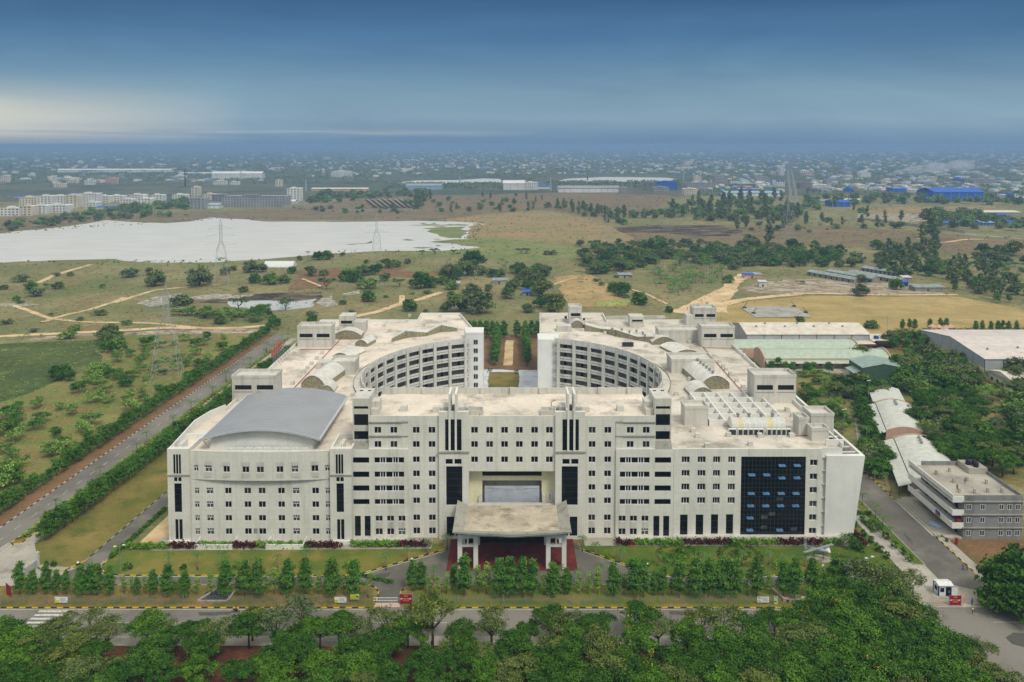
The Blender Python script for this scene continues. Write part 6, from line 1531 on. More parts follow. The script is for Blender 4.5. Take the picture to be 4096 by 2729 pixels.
for q, lab in (((3474, 2385), 'lamp post beside the east path near the big dark tree'), ((3375, 1738), 'twin headed floodlight post on the green field east of the building'), ((3474, 1612), 'tall dark lamp post at the lane beyond the barrel sheds'), ((3548, 1325), 'lamp post standing in the dry playing field'), ((2884, 1310), 'lamp post behind the rear east stair head')):
    p = G(q); lamp(p[0], p[1], 9.5, lab, 'lamp posts', 2, q[1] < 2000)

# model aircraft and its board on the lawn
p = G((3275, 2238)); o = empty('aircraft_sculpture', (p[0], p[1], .1), 0, 'grey model drone aircraft on a stand on the right front lawn', 'sculpture')
M['drone'] = plain('drone_grey', S(150, 156, 160), .45, .2, .08, 2)
hd = Vector((.94, -.34, 0)); sdv = Vector((.34, .94, 0)).normalized()
bd = MB(); bd.tube([tuple(hd * -2.2 + Vector((0, 0, 2.5))), tuple(hd * -1 + Vector((0, 0, 2.5))), tuple(hd * .8 + Vector((0, 0, 2.5))), tuple(hd * 2.0 + Vector((0, 0, 2.35))), tuple(hd * 2.4 + Vector((0, 0, 2.25)))], [.22, .48, .55, .38, .08], 10); lpart(bd, 'fuselage', 'drone', o)
wd = Vector((.95, .42, 0)).normalized(); lpart(MB().bar(tuple(wd * -5.2 + Vector((0, 0, 2.85))), tuple(wd * 4.8 + Vector((0, 0, 3.1))), .8, .12), 'wing', 'drone', o)
for s in (1, -1): lpart(MB().bar(tuple(hd * -1.0 + sdv * s * .9 + Vector((0, 0, 2.6))), tuple(hd * -3.4 + sdv * s * .9 + Vector((0, 0, 2.7))), .14), 'tail_boom', 'drone', o)
for s in (1, -1): lpart(MB().bar(tuple(hd * -3.2 + sdv * s * .9 + Vector((0, 0, 2.6))), tuple(hd * -3.6 + sdv * s * 1.2 + Vector((0, 0, 4.1))), .12, .8), 'tail_fin', 'drone', o)
mb = MB()
for u, v in ((-1.2, .5), (-1.2, -.5), (1.1, .5), (1.1, -.5)): q = hd * u + sdv * v; mb.bar((q.x, q.y, .1), (q.x, q.y, 2.3), .1)
for u in (-1.2, 1.1): a, b = hd * u + sdv * .5, hd * u - sdv * .5; mb.bar((a.x, a.y, .7), (b.x, b.y, .7), .08)
lpart(mb, 'stand', 'darksteel', o); lpart(MB().prism([(3.4 * math.cos(R(a)) * (1.1 if a < 180 else 1), 2.3 * math.sin(R(a))) for a in range(0, 360, 45)], 0, .12), 'stone_pad', 'rock', o)
a, b = G((3312, 2240)), G((3330, 2240)); o = empty('display_board', (a[0], a[1] + 1.5, 0), 0, 'blank white board on a post beside the model aircraft', 'sign')
part(MB().face([(a[0], a[1] + 1.2, 1.4), (b[0], a[1] + 1.2, 1.4), (b[0] - .2, a[1] + 2.2, 2.7), (a[0] - .2, a[1] + 2.2, 2.7)]).face([(a[0], a[1] + 1.25, 1.35), (a[0] - .2, a[1] + 2.25, 2.65), (b[0] - .2, a[1] + 2.25, 2.65), (b[0], a[1] + 1.25, 1.35)]), 'board', 'frame', o); part(MB().box(a[0] + .5, a[0] + .6, a[1] + 1.6, a[1] + 1.7, 0, 1.9), 'post', 'steel', o)
for f, q, lab in ((r6, (735, 690), 'small white and black floodlight fitting among lawn shrubs right of portico'), (r6, (2065, 705), 'small black and white floodlight fitting near the lawn kerb by the aircraft'), (r4, (590, 682), 'small white fitting at the curve of the side lawn kerb'), (r5, (1035, 655), 'small dark floodlight fitting beside the kerb left of the portico')):
    p = G(f(*q)); o = empty('floodlight', (p[0], p[1], 0), 0, lab, 'floodlight'); lpart(MB().box(-.35, .35, -.3, .3, 0.1, .5), 'base', 'black', o); lpart(MB().lathe([(.3, .5), (.35, .7), (.15, .95)], (0, 0, 0), 8), 'head', 'frame', o)
for q, lab in (((1590 / 1.8917, 1900 + 551 / 1.8917), 'small crimson box in the hedge below the west block'), ((1100 + 938 / 1.8917, 1900 + 535 / 1.8917), 'small crimson box in the hedge left of the portico'), ((2200 + 618 / 1.8917, 1900 + 532 / 1.8917), 'small crimson box in the hedge right of the portico')):
    p = G(q); o = empty('valve_box', (p[0], p[1], .1), 0, lab, 'box', 'crimson valve boxes'); lpart(MB().box(-.8, .8, -.4, .4, 0, 1.1), 'casing', 'crimson', o); lpart(MB().box(-.85, .85, -.45, .45, 1.1, 1.2), 'lid', 'crimson', o)
# sunken pit with a ramp among the front trees, left
a, b = G((800, 2405)), G((905, 2405)); o = empty('ramp_pit', (a[0], 199, 0), 0, 'sunken dark pit with pale edging among the front trees', 'pit'); part(MB().box(a[0], b[0], 196.4, 200.5, .02, .1), 'cover', 'darksteel', o); part(MB().bar((a[0] - .5, 196.2, .2), (b[0] + .5, 196.2, .2), .5, .3).bar((a[0] - .4, 196.2, .3), (a[0] + 2.4, 202, .3), .5, .3).bar((b[0] + .4, 196.2, .3), (b[0] + .9, 202, .3), .5, .3), 'edging', 'pave', o)
a, b = G((3105, 2370)), G((3240, 2370)); o = empty('ramp_pit', (a[0], 199, 0), 0, 'sunken pit with pink brick corners behind the fence at right', 'pit'); part(MB().bar((a[0] + 1, 196.2, .35), (b[0], 196.2, .35), .6, .6).bar((a[0] + 1, 196.2, .35), (a[0] - 1.5, 204, .35), .6, .5), 'edging', 'pave', o); part(MB().box(a[0] + .3, a[0] + 1.6, 195.9, 196.6, 0, .9).box(b[0] - 1, b[0] + .4, 195.9, 196.6, 0, .9), 'brick_corner', 'pink', o)
# basketball hoops
for i, q in enumerate(((160, 1342), (232, 1385), (548, 1330), (640, 1378))):
    p = G(b4(*q)); s = 1 if i < 2 else -1
    o = empty('basketball_hoop', (p[0], p[1], .35), 0, f'dark wheeled basketball hoop at the {("rear left", "front left", "rear right", "front right")[i]} corner of the court', 'hoop', 'basketball hoops')
    lpart(MB().box(-1.2, 1.2, -.8, .8, 0, .8), 'base', 'darksteel', o); lpart(MB().bar((0, 0, .8), (s * 1.4, 0, 3.2), .2).bar((-s * .8, 0, .8), (s * 1.4, 0, 3.0), .12), 'arm', 'darksteel', o); lpart(MB().box(s * 1.5 - .05, s * 1.5 + .05, -.9, .9, 2.8, 3.9), 'backboard', 'shedwall', o)

# ---------------------------------------------------------------- people
SKIN = plain('skin', S(120, 80, 58), .6, 0, .05); HAIR = plain('hair', (.012, .01, .009, 1), .6, 0, .1)
def cloth(c): return plain('cloth', c, .85, 0, .12, 4, 'obj')
def person(loc, rz, lab, shirt, trousers, pose='stand', phase=1.0):
    """one continuous body grown from a skeleton; hair is a child"""
    ls, la = (.16 * phase, .18 * phase) if pose == 'walk' else (0.03, .04)
    J = {}
    def j(n, p, r): J[n] = (p, r)
    if pose == 'sit':
        j('pel', (0, 0, .78), (.15, .12)); j('chest', (0, .1, 1.2), (.17, .11)); j('neck', (0, .14, 1.42), (.055, .055)); j('head', (0, .17, 1.56), (.085, .1)); j('crown', (0, .17, 1.68), (.07, .085))
        for s, n in ((1, 'l'), (-1, 'r')):
            j('hip' + n, (.1 * s, .02, .74), (.1, .09)); j('knee' + n, (.2 * s, .42, .66), (.075, .07)); j('ank' + n, (.2 * s, .25, .3), (.05, .05)); j('toe' + n, (.2 * s, .4, .25), (.045, .03))
            j('sho' + n, (.2 * s, .1, 1.36), (.07, .065)); j('elb' + n, (.3 * s, .3, 1.14), (.048, .045)); j('wri' + n, (.26 * s, .54, 1.08), (.034, .03)); j('han' + n, (.25 * s, .62, 1.08), (.038, .025))
    else:
        j('pel', (0, 0, .96), (.15, .11)); j('chest', (0, .01, 1.28), (.17, .11)); j('neck', (0, .01, 1.49), (.055, .055)); j('head', (0, .03, 1.6), (.08, .095)); j('crown', (0, .02, 1.71), (.07, .085))
        for s, n in ((1, 'l'), (-1, 'r')):
            f = ls * s; g = -la * s
            j('hip' + n, (.09 * s, 0, .9), (.1, .095)); j('knee' + n, (.1 * s, f * .75 + .02, .5), (.07, .07)); j('ank' + n, (.1 * s, f * 1.3 - .03, .09), (.048, .05)); j('toe' + n, (.11 * s, f * 1.3 + .13, .04), (.045, .03))
            j('sho' + n, (.19 * s, 0, 1.42), (.07, .065)); j('elb' + n, (.25 * s, g * .7 - .02, 1.15), (.048, .046)); j('wri' + n, (.26 * s, g * 1.3 + .06, .91), (.034, .032)); j('han' + n, (.26 * s, g * 1.4 + .09, .82), (.036, .024))
    names = list(J); idx = {n: i for i, n in enumerate(names)}
    E = [('pel', 'chest'), ('chest', 'neck'), ('neck', 'head'), ('head', 'crown')]
    for n in 'lr': E += [('pel', 'hip' + n), ('hip' + n, 'knee' + n), ('knee' + n, 'ank' + n), ('ank' + n, 'toe' + n), ('chest', 'sho' + n), ('sho' + n, 'elb' + n), ('elb' + n, 'wri' + n), ('wri' + n, 'han' + n)]
    me = bpy.data.meshes.new('body'); me.from_pydata([J[n][0] for n in names], [(idx[a], idx[b]) for a, b in E], [])
    tmp = link('tmp', me); sk = tmp.modifiers.new('skin', 'SKIN'); sb = tmp.modifiers.new('sub', 'SUBSURF'); sb.levels = 1; sb.render_levels = 1
    if not me.skin_vertices: bpy.context.view_layer.objects.active = tmp
    lay = me.skin_vertices[0].data if me.skin_vertices else None
    if lay:
        for i, n in enumerate(names): lay[i].radius = J[n][1]; lay[i].use_root = n == 'pel'
    out = bpy.data.meshes.new_from_object(tmp.evaluated_get(bpy.context.evaluated_depsgraph_get())); bpy.data.objects.remove(tmp)
    for mt in (SKIN, cloth(shirt), cloth(trousers), M['black']): out.materials.append(mt)
    zw, zs = (.82, .5) if pose == 'sit' else (.97, .5)
    for p in out.polygons:
        c = p.center
        if c.z > (1.4 if pose == 'sit' else 1.47): k = 0
        elif (pose != 'sit' and abs(c.x) > .2 and c.z < 1.2) or (pose == 'sit' and c.y > .3 and c.z > .95): k = 0
        elif c.z > zw: k = 1
        elif c.z < (.36 if pose == 'sit' else .09): k = 3
        else: k = 2
        p.material_index = k; p.use_smooth = True
    o = link('person', out); o.location = loc; o.rotation_euler = (0, 0, rz); tag(o, lab, 'person')
    hy, hz_ = (.17, 1.6) if pose == 'sit' else (.02, 1.63)
    h = MB().lathe([(.098, -.04), (.105, .03), (.09, .1), (.03, .14)], (0, hy - .025, hz_), 10); h.build('hair', HAIR, o, True, True)
    return o
blue_s, navy = S(50, 120, 190), S(28, 30, 40)
pp = lambda q: (*G(q), .06)
person((bx + 2.4, by - .4, .15), R(180), 'person in blue shirt and dark trousers standing in the booth doorway', blue_s, navy)
person(pp((3888, 2422)), R(10), 'person in blue shirt standing at the ajar salmon gate', blue_s, navy)
person(pp((3890, 2457)), R(0), 'person in pale yellow shirt walking in front of the east gate', S(214, 206, 120), navy, 'walk')
person(pp(r2(1100, 812)), R(200), 'person in grey shirt, left of the pair walking on the east road', S(110, 104, 100), navy, 'walk')
person(pp(r2(1126, 816)), R(200), 'person in dark clothes, right of the pair walking on the east road', S(60, 62, 66), navy, 'walk', -1)
person(pp(r2(1463, 1078)), R(90), 'person in blue shirt under the tree at the right edge of the road', blue_s, navy, 'walk')
person((*G(r2(1060, 272), gz - .94), gz - .94), R(170), 'person in dark red shirt standing on the grey building roof', S(96, 40, 36), navy)
person((*G(r2(1113, 228), gz - .94), gz - .94), R(90), 'person in grey shirt bending steps on the grey building roof farther back', S(120, 116, 110), S(70, 66, 60), 'walk')
person(pp(r6(1150, 1020)), R(265), 'person in light blue shirt walking along the front kerb', S(130, 170, 205), navy, 'walk')
person(pp(b3(1470, 1352)), R(20), 'tiny dark clothed person on the sandy track behind the campus', S(50, 48, 48), navy, 'walk')
p = G((945, 2447)); 
o = empty('motorcycle', (p[0], p[1] - .4, .045), R(-90), 'red motorcycle ridden along the front road', 'motorcycle')
for y_ in (-.62, .66):
    w_ = MB(); n = 14
    for i in range(n):
        a0, a1 = 2 * math.pi * i / n, 2 * math.pi * (i + 1) / n
        w_.bar((0, y_ + .28 * math.cos(a0), .31 + .28 * math.sin(a0)), (0, y_ + .28 * math.cos(a1), .31 + .28 * math.sin(a1)), .09)
    t = lpart(w_, 'wheel', 'black', o)
lpart(MB().tube([(0, -.55, .62), (0, -.1, .66), (0, .3, .78), (0, .42, .72)], [.1, .13, .17, .08], 8), 'tank_body', 'crimson', o); lpart(MB().box(-.13, .13, -.6, .12, .7, .79), 'seat', 'black', o); lpart(MB().box(-.14, .14, -.2, .25, .25, .6), 'engine', 'darksteel', o)
lpart(MB().bar((0, .66, .31), (0, .42, .95), .07).bar((-.33, .4, 1.0), (.33, .4, 1.0), .04), 'handlebar', 'steel', o); lpart(MB().lathe([(.09, -.05), (.1, .05)], (0, .55, .86), 8), 'headlight', 'frame', o)
person((p[0] - .05 * 0, p[1] - .4, .06), R(-90), 'rider in dark clothes sitting on the red motorcycle', S(60, 30, 34), navy, 'sit')

# ---------------------------------------------------------------- pylons
def pylon(q, h, w_, lab):
    x, y = G(q); o = empty('transmission_tower', (x, y, 0), R(12), lab, 'pylon', 'lattice transmission towers'); mb = MB(); t = .08 + h * .0011
    lv = [(0, w_ / 2)] + [(h * k, w_ / 2 * (1 - k * .82)) for k in (.15, .3, .44, .56)] + [(h * k, w_ * .085) for k in (.66, .75, .84, .92)] + [(h, .1)]
    for i in range(len(lv) - 1):
        (z0, a), (z1, b) = lv[i], lv[i + 1]; ca = [(-a, -a), (a, -a), (a, a), (-a, a)]; cb = [(-b, -b), (b, -b), (b, b), (-b, b)]
        for k in range(4):
            mb.bar((*ca[k], z0), (*cb[k], z1), t); mb.bar((*ca[k], z0), (*cb[(k + 1) % 4], z1), t * .6); mb.bar((*ca[(k + 1) % 4], z0), (*cb[k], z1), t * .6); mb.bar((*cb[k], z1), (*cb[(k + 1) % 4], z1), t * .6)
    lpart(mb, 'lattice_mast', 'hazesteel', o)
    for k, L in ((.62, .23), (.75, .2), (.86, .17)):
        m2 = MB(); z_ = h * k; A_ = h * L
        for s in (1, -1): m2.bar((0, 0, z_), (s * A_, 0, z_), t * .8); m2.bar((0, 0, z_ + h * .05), (s * A_, 0, z_), t * .7); m2.bar((s * A_, 0, z_), (s * A_, 0, z_ - h * .035), t * .6)
        lpart(m2, 'cross_arm', 'hazesteel', o)
pylon(r3(1432, 690), 45, 13, 'nearest grey lattice transmission tower in the green scrub field')
pylon(b1(1738, 1262), 52, 11, 'lattice transmission tower in front of the lake, left of the white tunnel')
pylon(b2(995, 985), 46, 10, 'lattice transmission tower at the lake edge near the small islands')
pylon(b3(835, 862), 36, 9, 'faint lattice transmission tower beside the dense grove')
pylon(b4(500, 800), 52, 12, 'faint lattice transmission tower on the brown plain at right')

# ---------------------------------------------------------------- huts and shelters in the fields
def at_ground(f, x, y): return G(f(x, y))
a, b = at_ground(b1, 2065, 1120), at_ground(b1, 2310, 1112); o = empty('greenhouse_tunnel', (a[0], a[1], 0), 0, 'long white greenhouse tunnel beside the lake shore', 'greenhouse'); L = b[0] - a[0]; n = 8
mb = MB(); mb.along_x([(14 * i / n, .5 + 4.6 * math.sin(math.pi * i / n)) for i in range(n + 1)] + [(14, 0), (0, 0)], 0, L); lpart(mb, 'cover', 'whitemetal', o); mb = MB(); [mb.box(L * k / 12 - .15, L * k / 12 + .15, -.1, -.01, 0, 1.2) for k in range(13)]; lpart(mb, 'hoop_foot', 'steel', o)
def shack(f, x0, x1, yb, h, roofm, wallm, lab, d=6, name='shack', blue=None):
    a, b = at_ground(f, x0, yb), at_ground(f, x1, yb); o = empty(name, (a[0], a[1], 0), 0, lab, 'hut'); L = abs(b[0] - a[0])
    lpart(MB().box(0, L, 0, d, 0, h), 'wall', wallm, o); lpart(MB().along_x([(-.6, h - .15), (d + .4, h + .55), (d + .4, h + .7), (-.6, h)], -.4, L + .4), 'roof', roofm, o); lpart(MB().box(L * .4, L * .4 + 1.1, -.05, -.004, 0, 2), 'doorway', 'void', o)
    if blue: lpart(MB().along_x([(-.7, h + .02), (d * .7, h + .42), (d * .7, h + .75), (-.7, h + .1)], -.5, L * .55), 'tarpaulin', 'blue', o)
    return o
shack(b3, 175, 255, 1240, 2.6, 'blue', 'rawdark', 'field shack under a bright blue tarpaulin beside the grove', 7)
shack(b3, 1915, 2055, 1105, 3.2, 'tin', 'pink', 'long site hut with half blue roof at the sandy track', 8, 'site_hut', True)
shack(b3, 2032, 2092, 1172, 4.0, 'raw', 'raw', 'small grey concrete hut with blue door flap on the building site', 5, 'site_hut')
shack(b4, 1405, 1470, 1130, 3.4, 'raw', 'rawdark', 'small concrete hut right of the tin roofed barracks', 6, 'site_hut')
shack(b4, 1405, 1445, 1168, 3.4, 'blue', 'bluedark', 'small bright blue cabin near the lone round tree', 4, 'site_cabin')
shack(b4, 1130, 1146, 1138, 2.6, 'blue', 'bluedark', 'tiny blue cubicle between the two lone trees', 2.5, 'site_cabin')
shack(b4, 1500, 1735, 1208, 3.2, 'tin', 'rawdark', 'long low dark walled store at the edge of the eucalyptus grove', 10, 'store_shed')
shack(b2, 1900, 2020, 1150, 3.0, 'tin', 'pave', 'old farmhouse with brown roof inside the grove', 9, 'farmhouse'); shack(b2, 1590, 1645, 1172, 2.8, 'shedwall', 'pave', 'small grey roofed farm hut at the west edge of the grove', 7, 'farm_hut')
shack(b3, 930, 1035, 1102, 2.6, 'tin', 'rock', 'low stone hut among field edges left of the banana plot', 8, 'stone_hut')
for i, (x0, y0, x1, y1, lab) in enumerate(((685, 1085, 860, 1060, 'front left'), (835, 1080, 990, 1075, 'middle'), (1010, 1085, 1235, 1095, 'right'), (1100, 1050, 1250, 1065, 'rear right'))):
    a = at_ground(b4, x0, y0); o = empty('barrack', (a[0], a[1], 0), R(-62), f'{lab} tin roofed workers barrack in the row of four behind the site', 'barrack', 'tin roofed barracks'); L = (48, 46, 50, 36)[i]; gable(o, -L * .1, L * .9, 0, 9, 3.0, 4.3, 'x', 'rawdark', 'tin', .6)
    for k in range(8): lpart(MB().box(-L * .1 + 2 + k * L / 8.4, -L * .1 + 3.2 + k * L / 8.4, -.05, -.004, 0, 2.1), 'door', 'void', o)
a = at_ground(b2, 870, 555)
for i in range(8):
    q0, q1 = at_ground(b2, 905 + i * 44, 493), at_ground(b2, 955 + i * 40 if i else 875, 553); q1 = at_ground(b2, 905 + i * 44 + 75, 555)
    o = empty('solar_array', (q0[0], q0[1], 0), 0, f'pale tilted solar panel row beyond the lake, {nth(i)} from the left of eight', 'solar panels', 'solar panel rows'); d = Vector((q1[0] - q0[0], q1[1] - q0[1])); s = d.normalized(); n_ = Vector((-s.y, s.x)) * 6
    lpart(MB().face([(0, 0, 5), (d.x, d.y, 5), (d.x + n_.x, d.y + n_.y, 1), (n_.x, n_.y, 1)]).face([(0, 0, 4.8), (n_.x, n_.y, .8), (d.x + n_.x, d.y + n_.y, .8), (d.x, d.y, 4.8)]), 'panel', 'creamroof', o); lpart(MB().bar((0, 0, 0), (0, 0, 4.8), .4).bar((d.x, d.y, 0), (d.x, d.y, 4.8), .4), 'support', 'darksteel', o)
for f, pts, h, lab in ((b4, [(975, 648), (1100, 650), (1300, 675), (1530, 703), (1890, 750)], 3.5, 'long white compound wall on the brown plain at right'), (b1, [(2210, 648), (2420, 622)], 4, 'white compound wall right of the white tower block'), (b2, [(700, 575), (1320, 580)], 3, 'low grey compound wall in front of the solar panels')):
    w_ = [G(f(*q)) for q in pts]; o = empty('compound_wall', (*w_[0], 0), 0, lab, 'wall'); mb = MB()
    for i in range(len(w_) - 1): mb.bar((w_[i][0] - w_[0][0], w_[i][1] - w_[0][1], h / 2), (w_[i + 1][0] - w_[0][0], w_[i + 1][1] - w_[0][1], h / 2), .6, h)
    lpart(mb, 'panel', 'pave' if 'low' not in lab else 'ledge', o)
# orange tents and gazebos by the right hedge
for i, q in enumerate(((1620, 378), (1680, 385), (1672, 398), (1720, 378), (1565, 375))):
    p = G(r1(*q)); o = empty('garden_canopy', (p[0], p[1], 0), 0, f'small pale pointed garden canopy near the right hedge, {("second", "fourth", "third", "fifth", "first")[i]} from the left', 'canopy', 'pointed garden canopies'); lpart(MB().lathe([(2.6, 2.6), (.1, 4.4)], (0, 0, 0), 6), 'cover', 'gatepaint', o); lpart(MB().tube([(0, 0, 0), (0, 0, 2.8)], .1), 'pole', 'steel', o)
# ---------------------------------------------------------------- planting
LAB = {}
def put(kind, xy, s, grp, base, sz=None, pick=None, z=0.0, name=None, cat=None):
    """plant one and remember it, so that its label can say which one of its row it is"""
    o = plant(kind, xy[0], xy[1], s, base, grp, z, pick, sz, name, cat)
    LAB.setdefault((grp, base), []).append(o); return o

def ordinal_labels():
    for (grp, base), L in LAB.items():
        if len(L) == 1: continue
        if len(L) > 70: continue
        far = 'behind' in grp and False
        if len(base.split()) > 12: base = ' '.join(base.split()[:12])
        L.sort(key=lambda o: o.location.x / max(1.0, o.location.y))
        for i, o in enumerate(L): o['label'] = f'{base}, {nth(i)} from the left'

CRZ = {'street': 6.0, 'bloom': 6.2, 'thin': 6.0, 'round': 5.0}
def crown_at(f, x, y, s, kind, grp, base, **k):
    put(kind, G(f(x, y), CRZ[kind] * s), s, grp, base, **k)

def inside(p, poly):
    x, y = p; c = False; j = len(poly) - 1
    for i in range(len(poly)):
        if (poly[i][1] > y) != (poly[j][1] > y) and x < (poly[j][0] - poly[i][0]) * (y - poly[i][1]) / (poly[j][1] - poly[i][1]) + poly[i][0]: c = not c
        j = i
    return c
def scatter(f, poly, n, kinds, s, grp, base, mind=2.0, **k):
    x0, x1 = min(p[0] for p in poly), max(p[0] for p in poly); y0, y1 = min(p[1] for p in poly), max(p[1] for p in poly); got = []; t = 0
    while len(got) < n and t < n * 60:
        t += 1; q = (random.uniform(x0, x1), random.uniform(y0, y1))
        if not inside(q, poly): continue
        g = G(f(*q))
        if any((g[0] - a) ** 2 + ((g[1] - b) * .7) ** 2 < mind ** 2 for a, b in got): continue
        got.append(g); put(random.choice(kinds), g, random.uniform(*s), grp, base, **k)
# foreground belt: crowns read off the photograph
ga = 'trees of the foreground belt'
for x, y, k, s in ((60, 1150, 'street', 1), (200, 1200, 'street', 1.05), (330, 1180, 'thin', .8), (570, 1220, 'street', .95), (810, 1150, 'thin', .9), (1110, 1090, 'street', 1.1), (1330, 1180, 'street', .95), (1650, 1140, 'thin', 1), (1880, 1090, 'street', 1.1),
                   (100, 1390, 'street', 1.1), (400, 1370, 'street', 1.1), (330, 1500, 'street', 1), (30, 1490, 'street', 1.1), (620, 1430, 'street', 1.1), (700, 1300, 'street', .8), (980, 1440, 'street', 1.05), (760, 1540, 'street', .9), (1230, 1440, 'street', 1), (1500, 1430, 'street', .95), (1190, 1230, 'street', .9), (1590, 1250, 'street', .85), (1830, 1450, 'street', .95), (200, 1560, 'street', 1), (560, 1560, 'street', 1), (-60, 1300, 'street', 1.1), (1080, 1300, 'street', .8)):
    crown_at(r4, x, y, s, k, ga, {'street': 'leafy green tree of the foreground belt at left', 'thin': 'thin crowned tree of the foreground belt at left'}[k])
for x, y, k, s in ((10, 1060, 'thin', 1.25), (200, 970, 'thin', 1.1), (340, 1120, 'bloom', .95), (480, 1090, 'street', 1.05), (610, 1150, 'thin', .9), (850, 1060, 'thin', 1.1), (1190, 990, 'thin', 1.5), (1400, 1150, 'thin', .8), (1640, 1080, 'thin', 1.0), (1930, 1140, 'street', .7), (2150, 1110, 'thin', .95),
                   (60, 1330, 'street', 1), (20, 1480, 'street', 1.1), (320, 1390, 'street', .95), (560, 1270, 'street', .95), (600, 1420, 'street', 1.05), (760, 1320, 'street', 1), (880, 1460, 'street', .95), (840, 1200, 'street', .8), (1100, 1150, 'bloom', .8), (1150, 1350, 'street', 1.05), (1390, 1250, 'bloom', 1), (1450, 1390, 'street', 1), (1200, 1500, 'street', 1.05), (330, 1540, 'street', 1), (1620, 1460, 'street', 1.05), (1850, 1290, 'street', 1.15), (1920, 1410, 'street', 1.1), (2110, 1270, 'street', 1.1), (2080, 1450, 'street', 1.15), (1750, 1520, 'street', 1), (1560, 1300, 'street', .85), (2230, 1180, 'street', .9), (700, 1540, 'street', .9)):
    crown_at(r5, x, y, s, k, ga, {'street': 'leafy green tree of the foreground belt in the middle', 'bloom': 'yellow flecked tree of the foreground belt in the middle', 'thin': 'thin crowned tree of the foreground belt in the middle'}[k])
for x, y, k, s in ((60, 1100, 'thin', .9), (210, 1090, 'thin', .8), (370, 1100, 'street', .95), (670, 1040, 'bloom', 1.15), (1040, 1140, 'street', 1), (1290, 1070, 'thin', 1.15), (1550, 1100, 'street', 1.1), (1700, 1060, 'street', .8), (1830, 1080, 'street', 1.15),
                   (110, 1300, 'street', 1.2), (200, 1480, 'street', 1.2), (350, 1250, 'street', 1.15), (490, 1400, 'street', 1.2), (640, 1220, 'bloom', 1.25), (640, 1440, 'bloom', 1.2), (900, 1370, 'street', 1.1), (830, 1520, 'street', 1.2), (1100, 1260, 'street', 1.15), (1150, 1420, 'street', 1.2), (1350, 1210, 'street', 1.2), (1400, 1370, 'street', 1.25), (1320, 1520, 'street', 1.2), (1600, 1220, 'street', 1.25), (1640, 1370, 'street', 1.25), (1580, 1520, 'street', 1.25), (1850, 1210, 'street', 1.25), (1900, 1350, 'street', 1.25), (1850, 1500, 'street', 1.25), (1030, 1530, 'street', 1.1), (480, 1540, 'street', 1.2), (60, 1560, 'street', 1.1)):
    crown_at(r6, x, y, s, k, ga, {'street': 'dense green tree of the foreground belt right of centre', 'bloom': 'yellow flowering tree of the foreground belt right of centre', 'thin': 'thin crowned tree of the foreground belt right of centre'}[k])
for x, y, k, s in ((210, 990, 'bloom', 1.35), (90, 1060, 'bloom', 1.2), (360, 1080, 'street', 1.35), (470, 1060, 'street', 1.3), (640, 1060, 'street', 1.35), (770, 1080, 'bloom', 1.25), (250, 1200, 'street', 1.35), (120, 1220, 'street', 1.3), (470, 1220, 'street', 1.4), (650, 1190, 'street', 1.35), (820, 1200, 'street', 1.35), (960, 1220, 'street', 1.2), (300, 1350, 'bloom', 1.35), (490, 1390, 'bloom', 1.35), (700, 1340, 'street', 1.35), (880, 1330, 'street', 1.3), (1050, 1320, 'street', 1.2), (600, 1490, 'bloom', 1.35), (840, 1470, 'street', 1.35), (1050, 1460, 'bloom', 1.25), (1200, 1450, 'street', 1.1), (1340, 1520, 'street', 1.0), (150, 1450, 'street', 1.3), (1230, 1540, 'bloom', 1.1), (420, 1540, 'street', 1.3), (740, 1560, 'street', 1.3), (20, 1340, 'street', 1.3), (980, 1560, 'street', 1.3), (1190, 1320, 'thin', .9)):
    crown_at(r2, x, y, s, k, ga, {'street': 'big dense green tree of the foreground belt at right', 'bloom': 'big yellow flowering tree of the foreground belt at right', 'thin': 'thin sapling like tree at the right end of the foreground belt'}[k])
gb_ = 'olive trees at the east path'
for x, y, k, s in ((420, 800, 'thin', 1.4), (330, 740, 'thin', .9), (540, 850, 'thin', 1.5), (640, 870, 'thin', 1.2), (740, 850, 'thin', .9), (440, 900, 'street', 1.3), (560, 930, 'street', 1.3), (660, 960, 'thin', 1.3), (200, 870, 'street', 1.0)):
    crown_at(r2, x, y, s, k, gb_, 'olive green tree in front of the east lawn corner')
gc = 'trees at the right edge of the picture'
for x, y, s in ((1420, 800, 1.9), (1500, 700, 1.5), (1350, 930, 1.2), (1490, 930, 1.5)): crown_at(r2, x, y, s * .95, 'round', gc, 'large round tree at the right picture edge beside the east road', pick=0)

scatter(r4, [(-60, 1380), (2270, 1380), (2270, 1640), (-60, 1640)], 9, ['street'], (.75, 1.05), ga, 'lower tree along the bottom edge at left', 5.5)
scatter(r5, [(-60, 1400), (2270, 1380), (2270, 1640), (-60, 1640)], 10, ['street'], (.8, 1.05), ga, 'lower tree along the bottom edge in the middle', 5.5)

for x in list(np.arange(-112, 52, 11)): put('street' if random.random() < .7 else 'thin', (x + random.uniform(-3, 3), random.uniform(175.5, 180.5)), random.uniform(.75, 1.05), ga, 'street tree at the pavement edge of the front road')

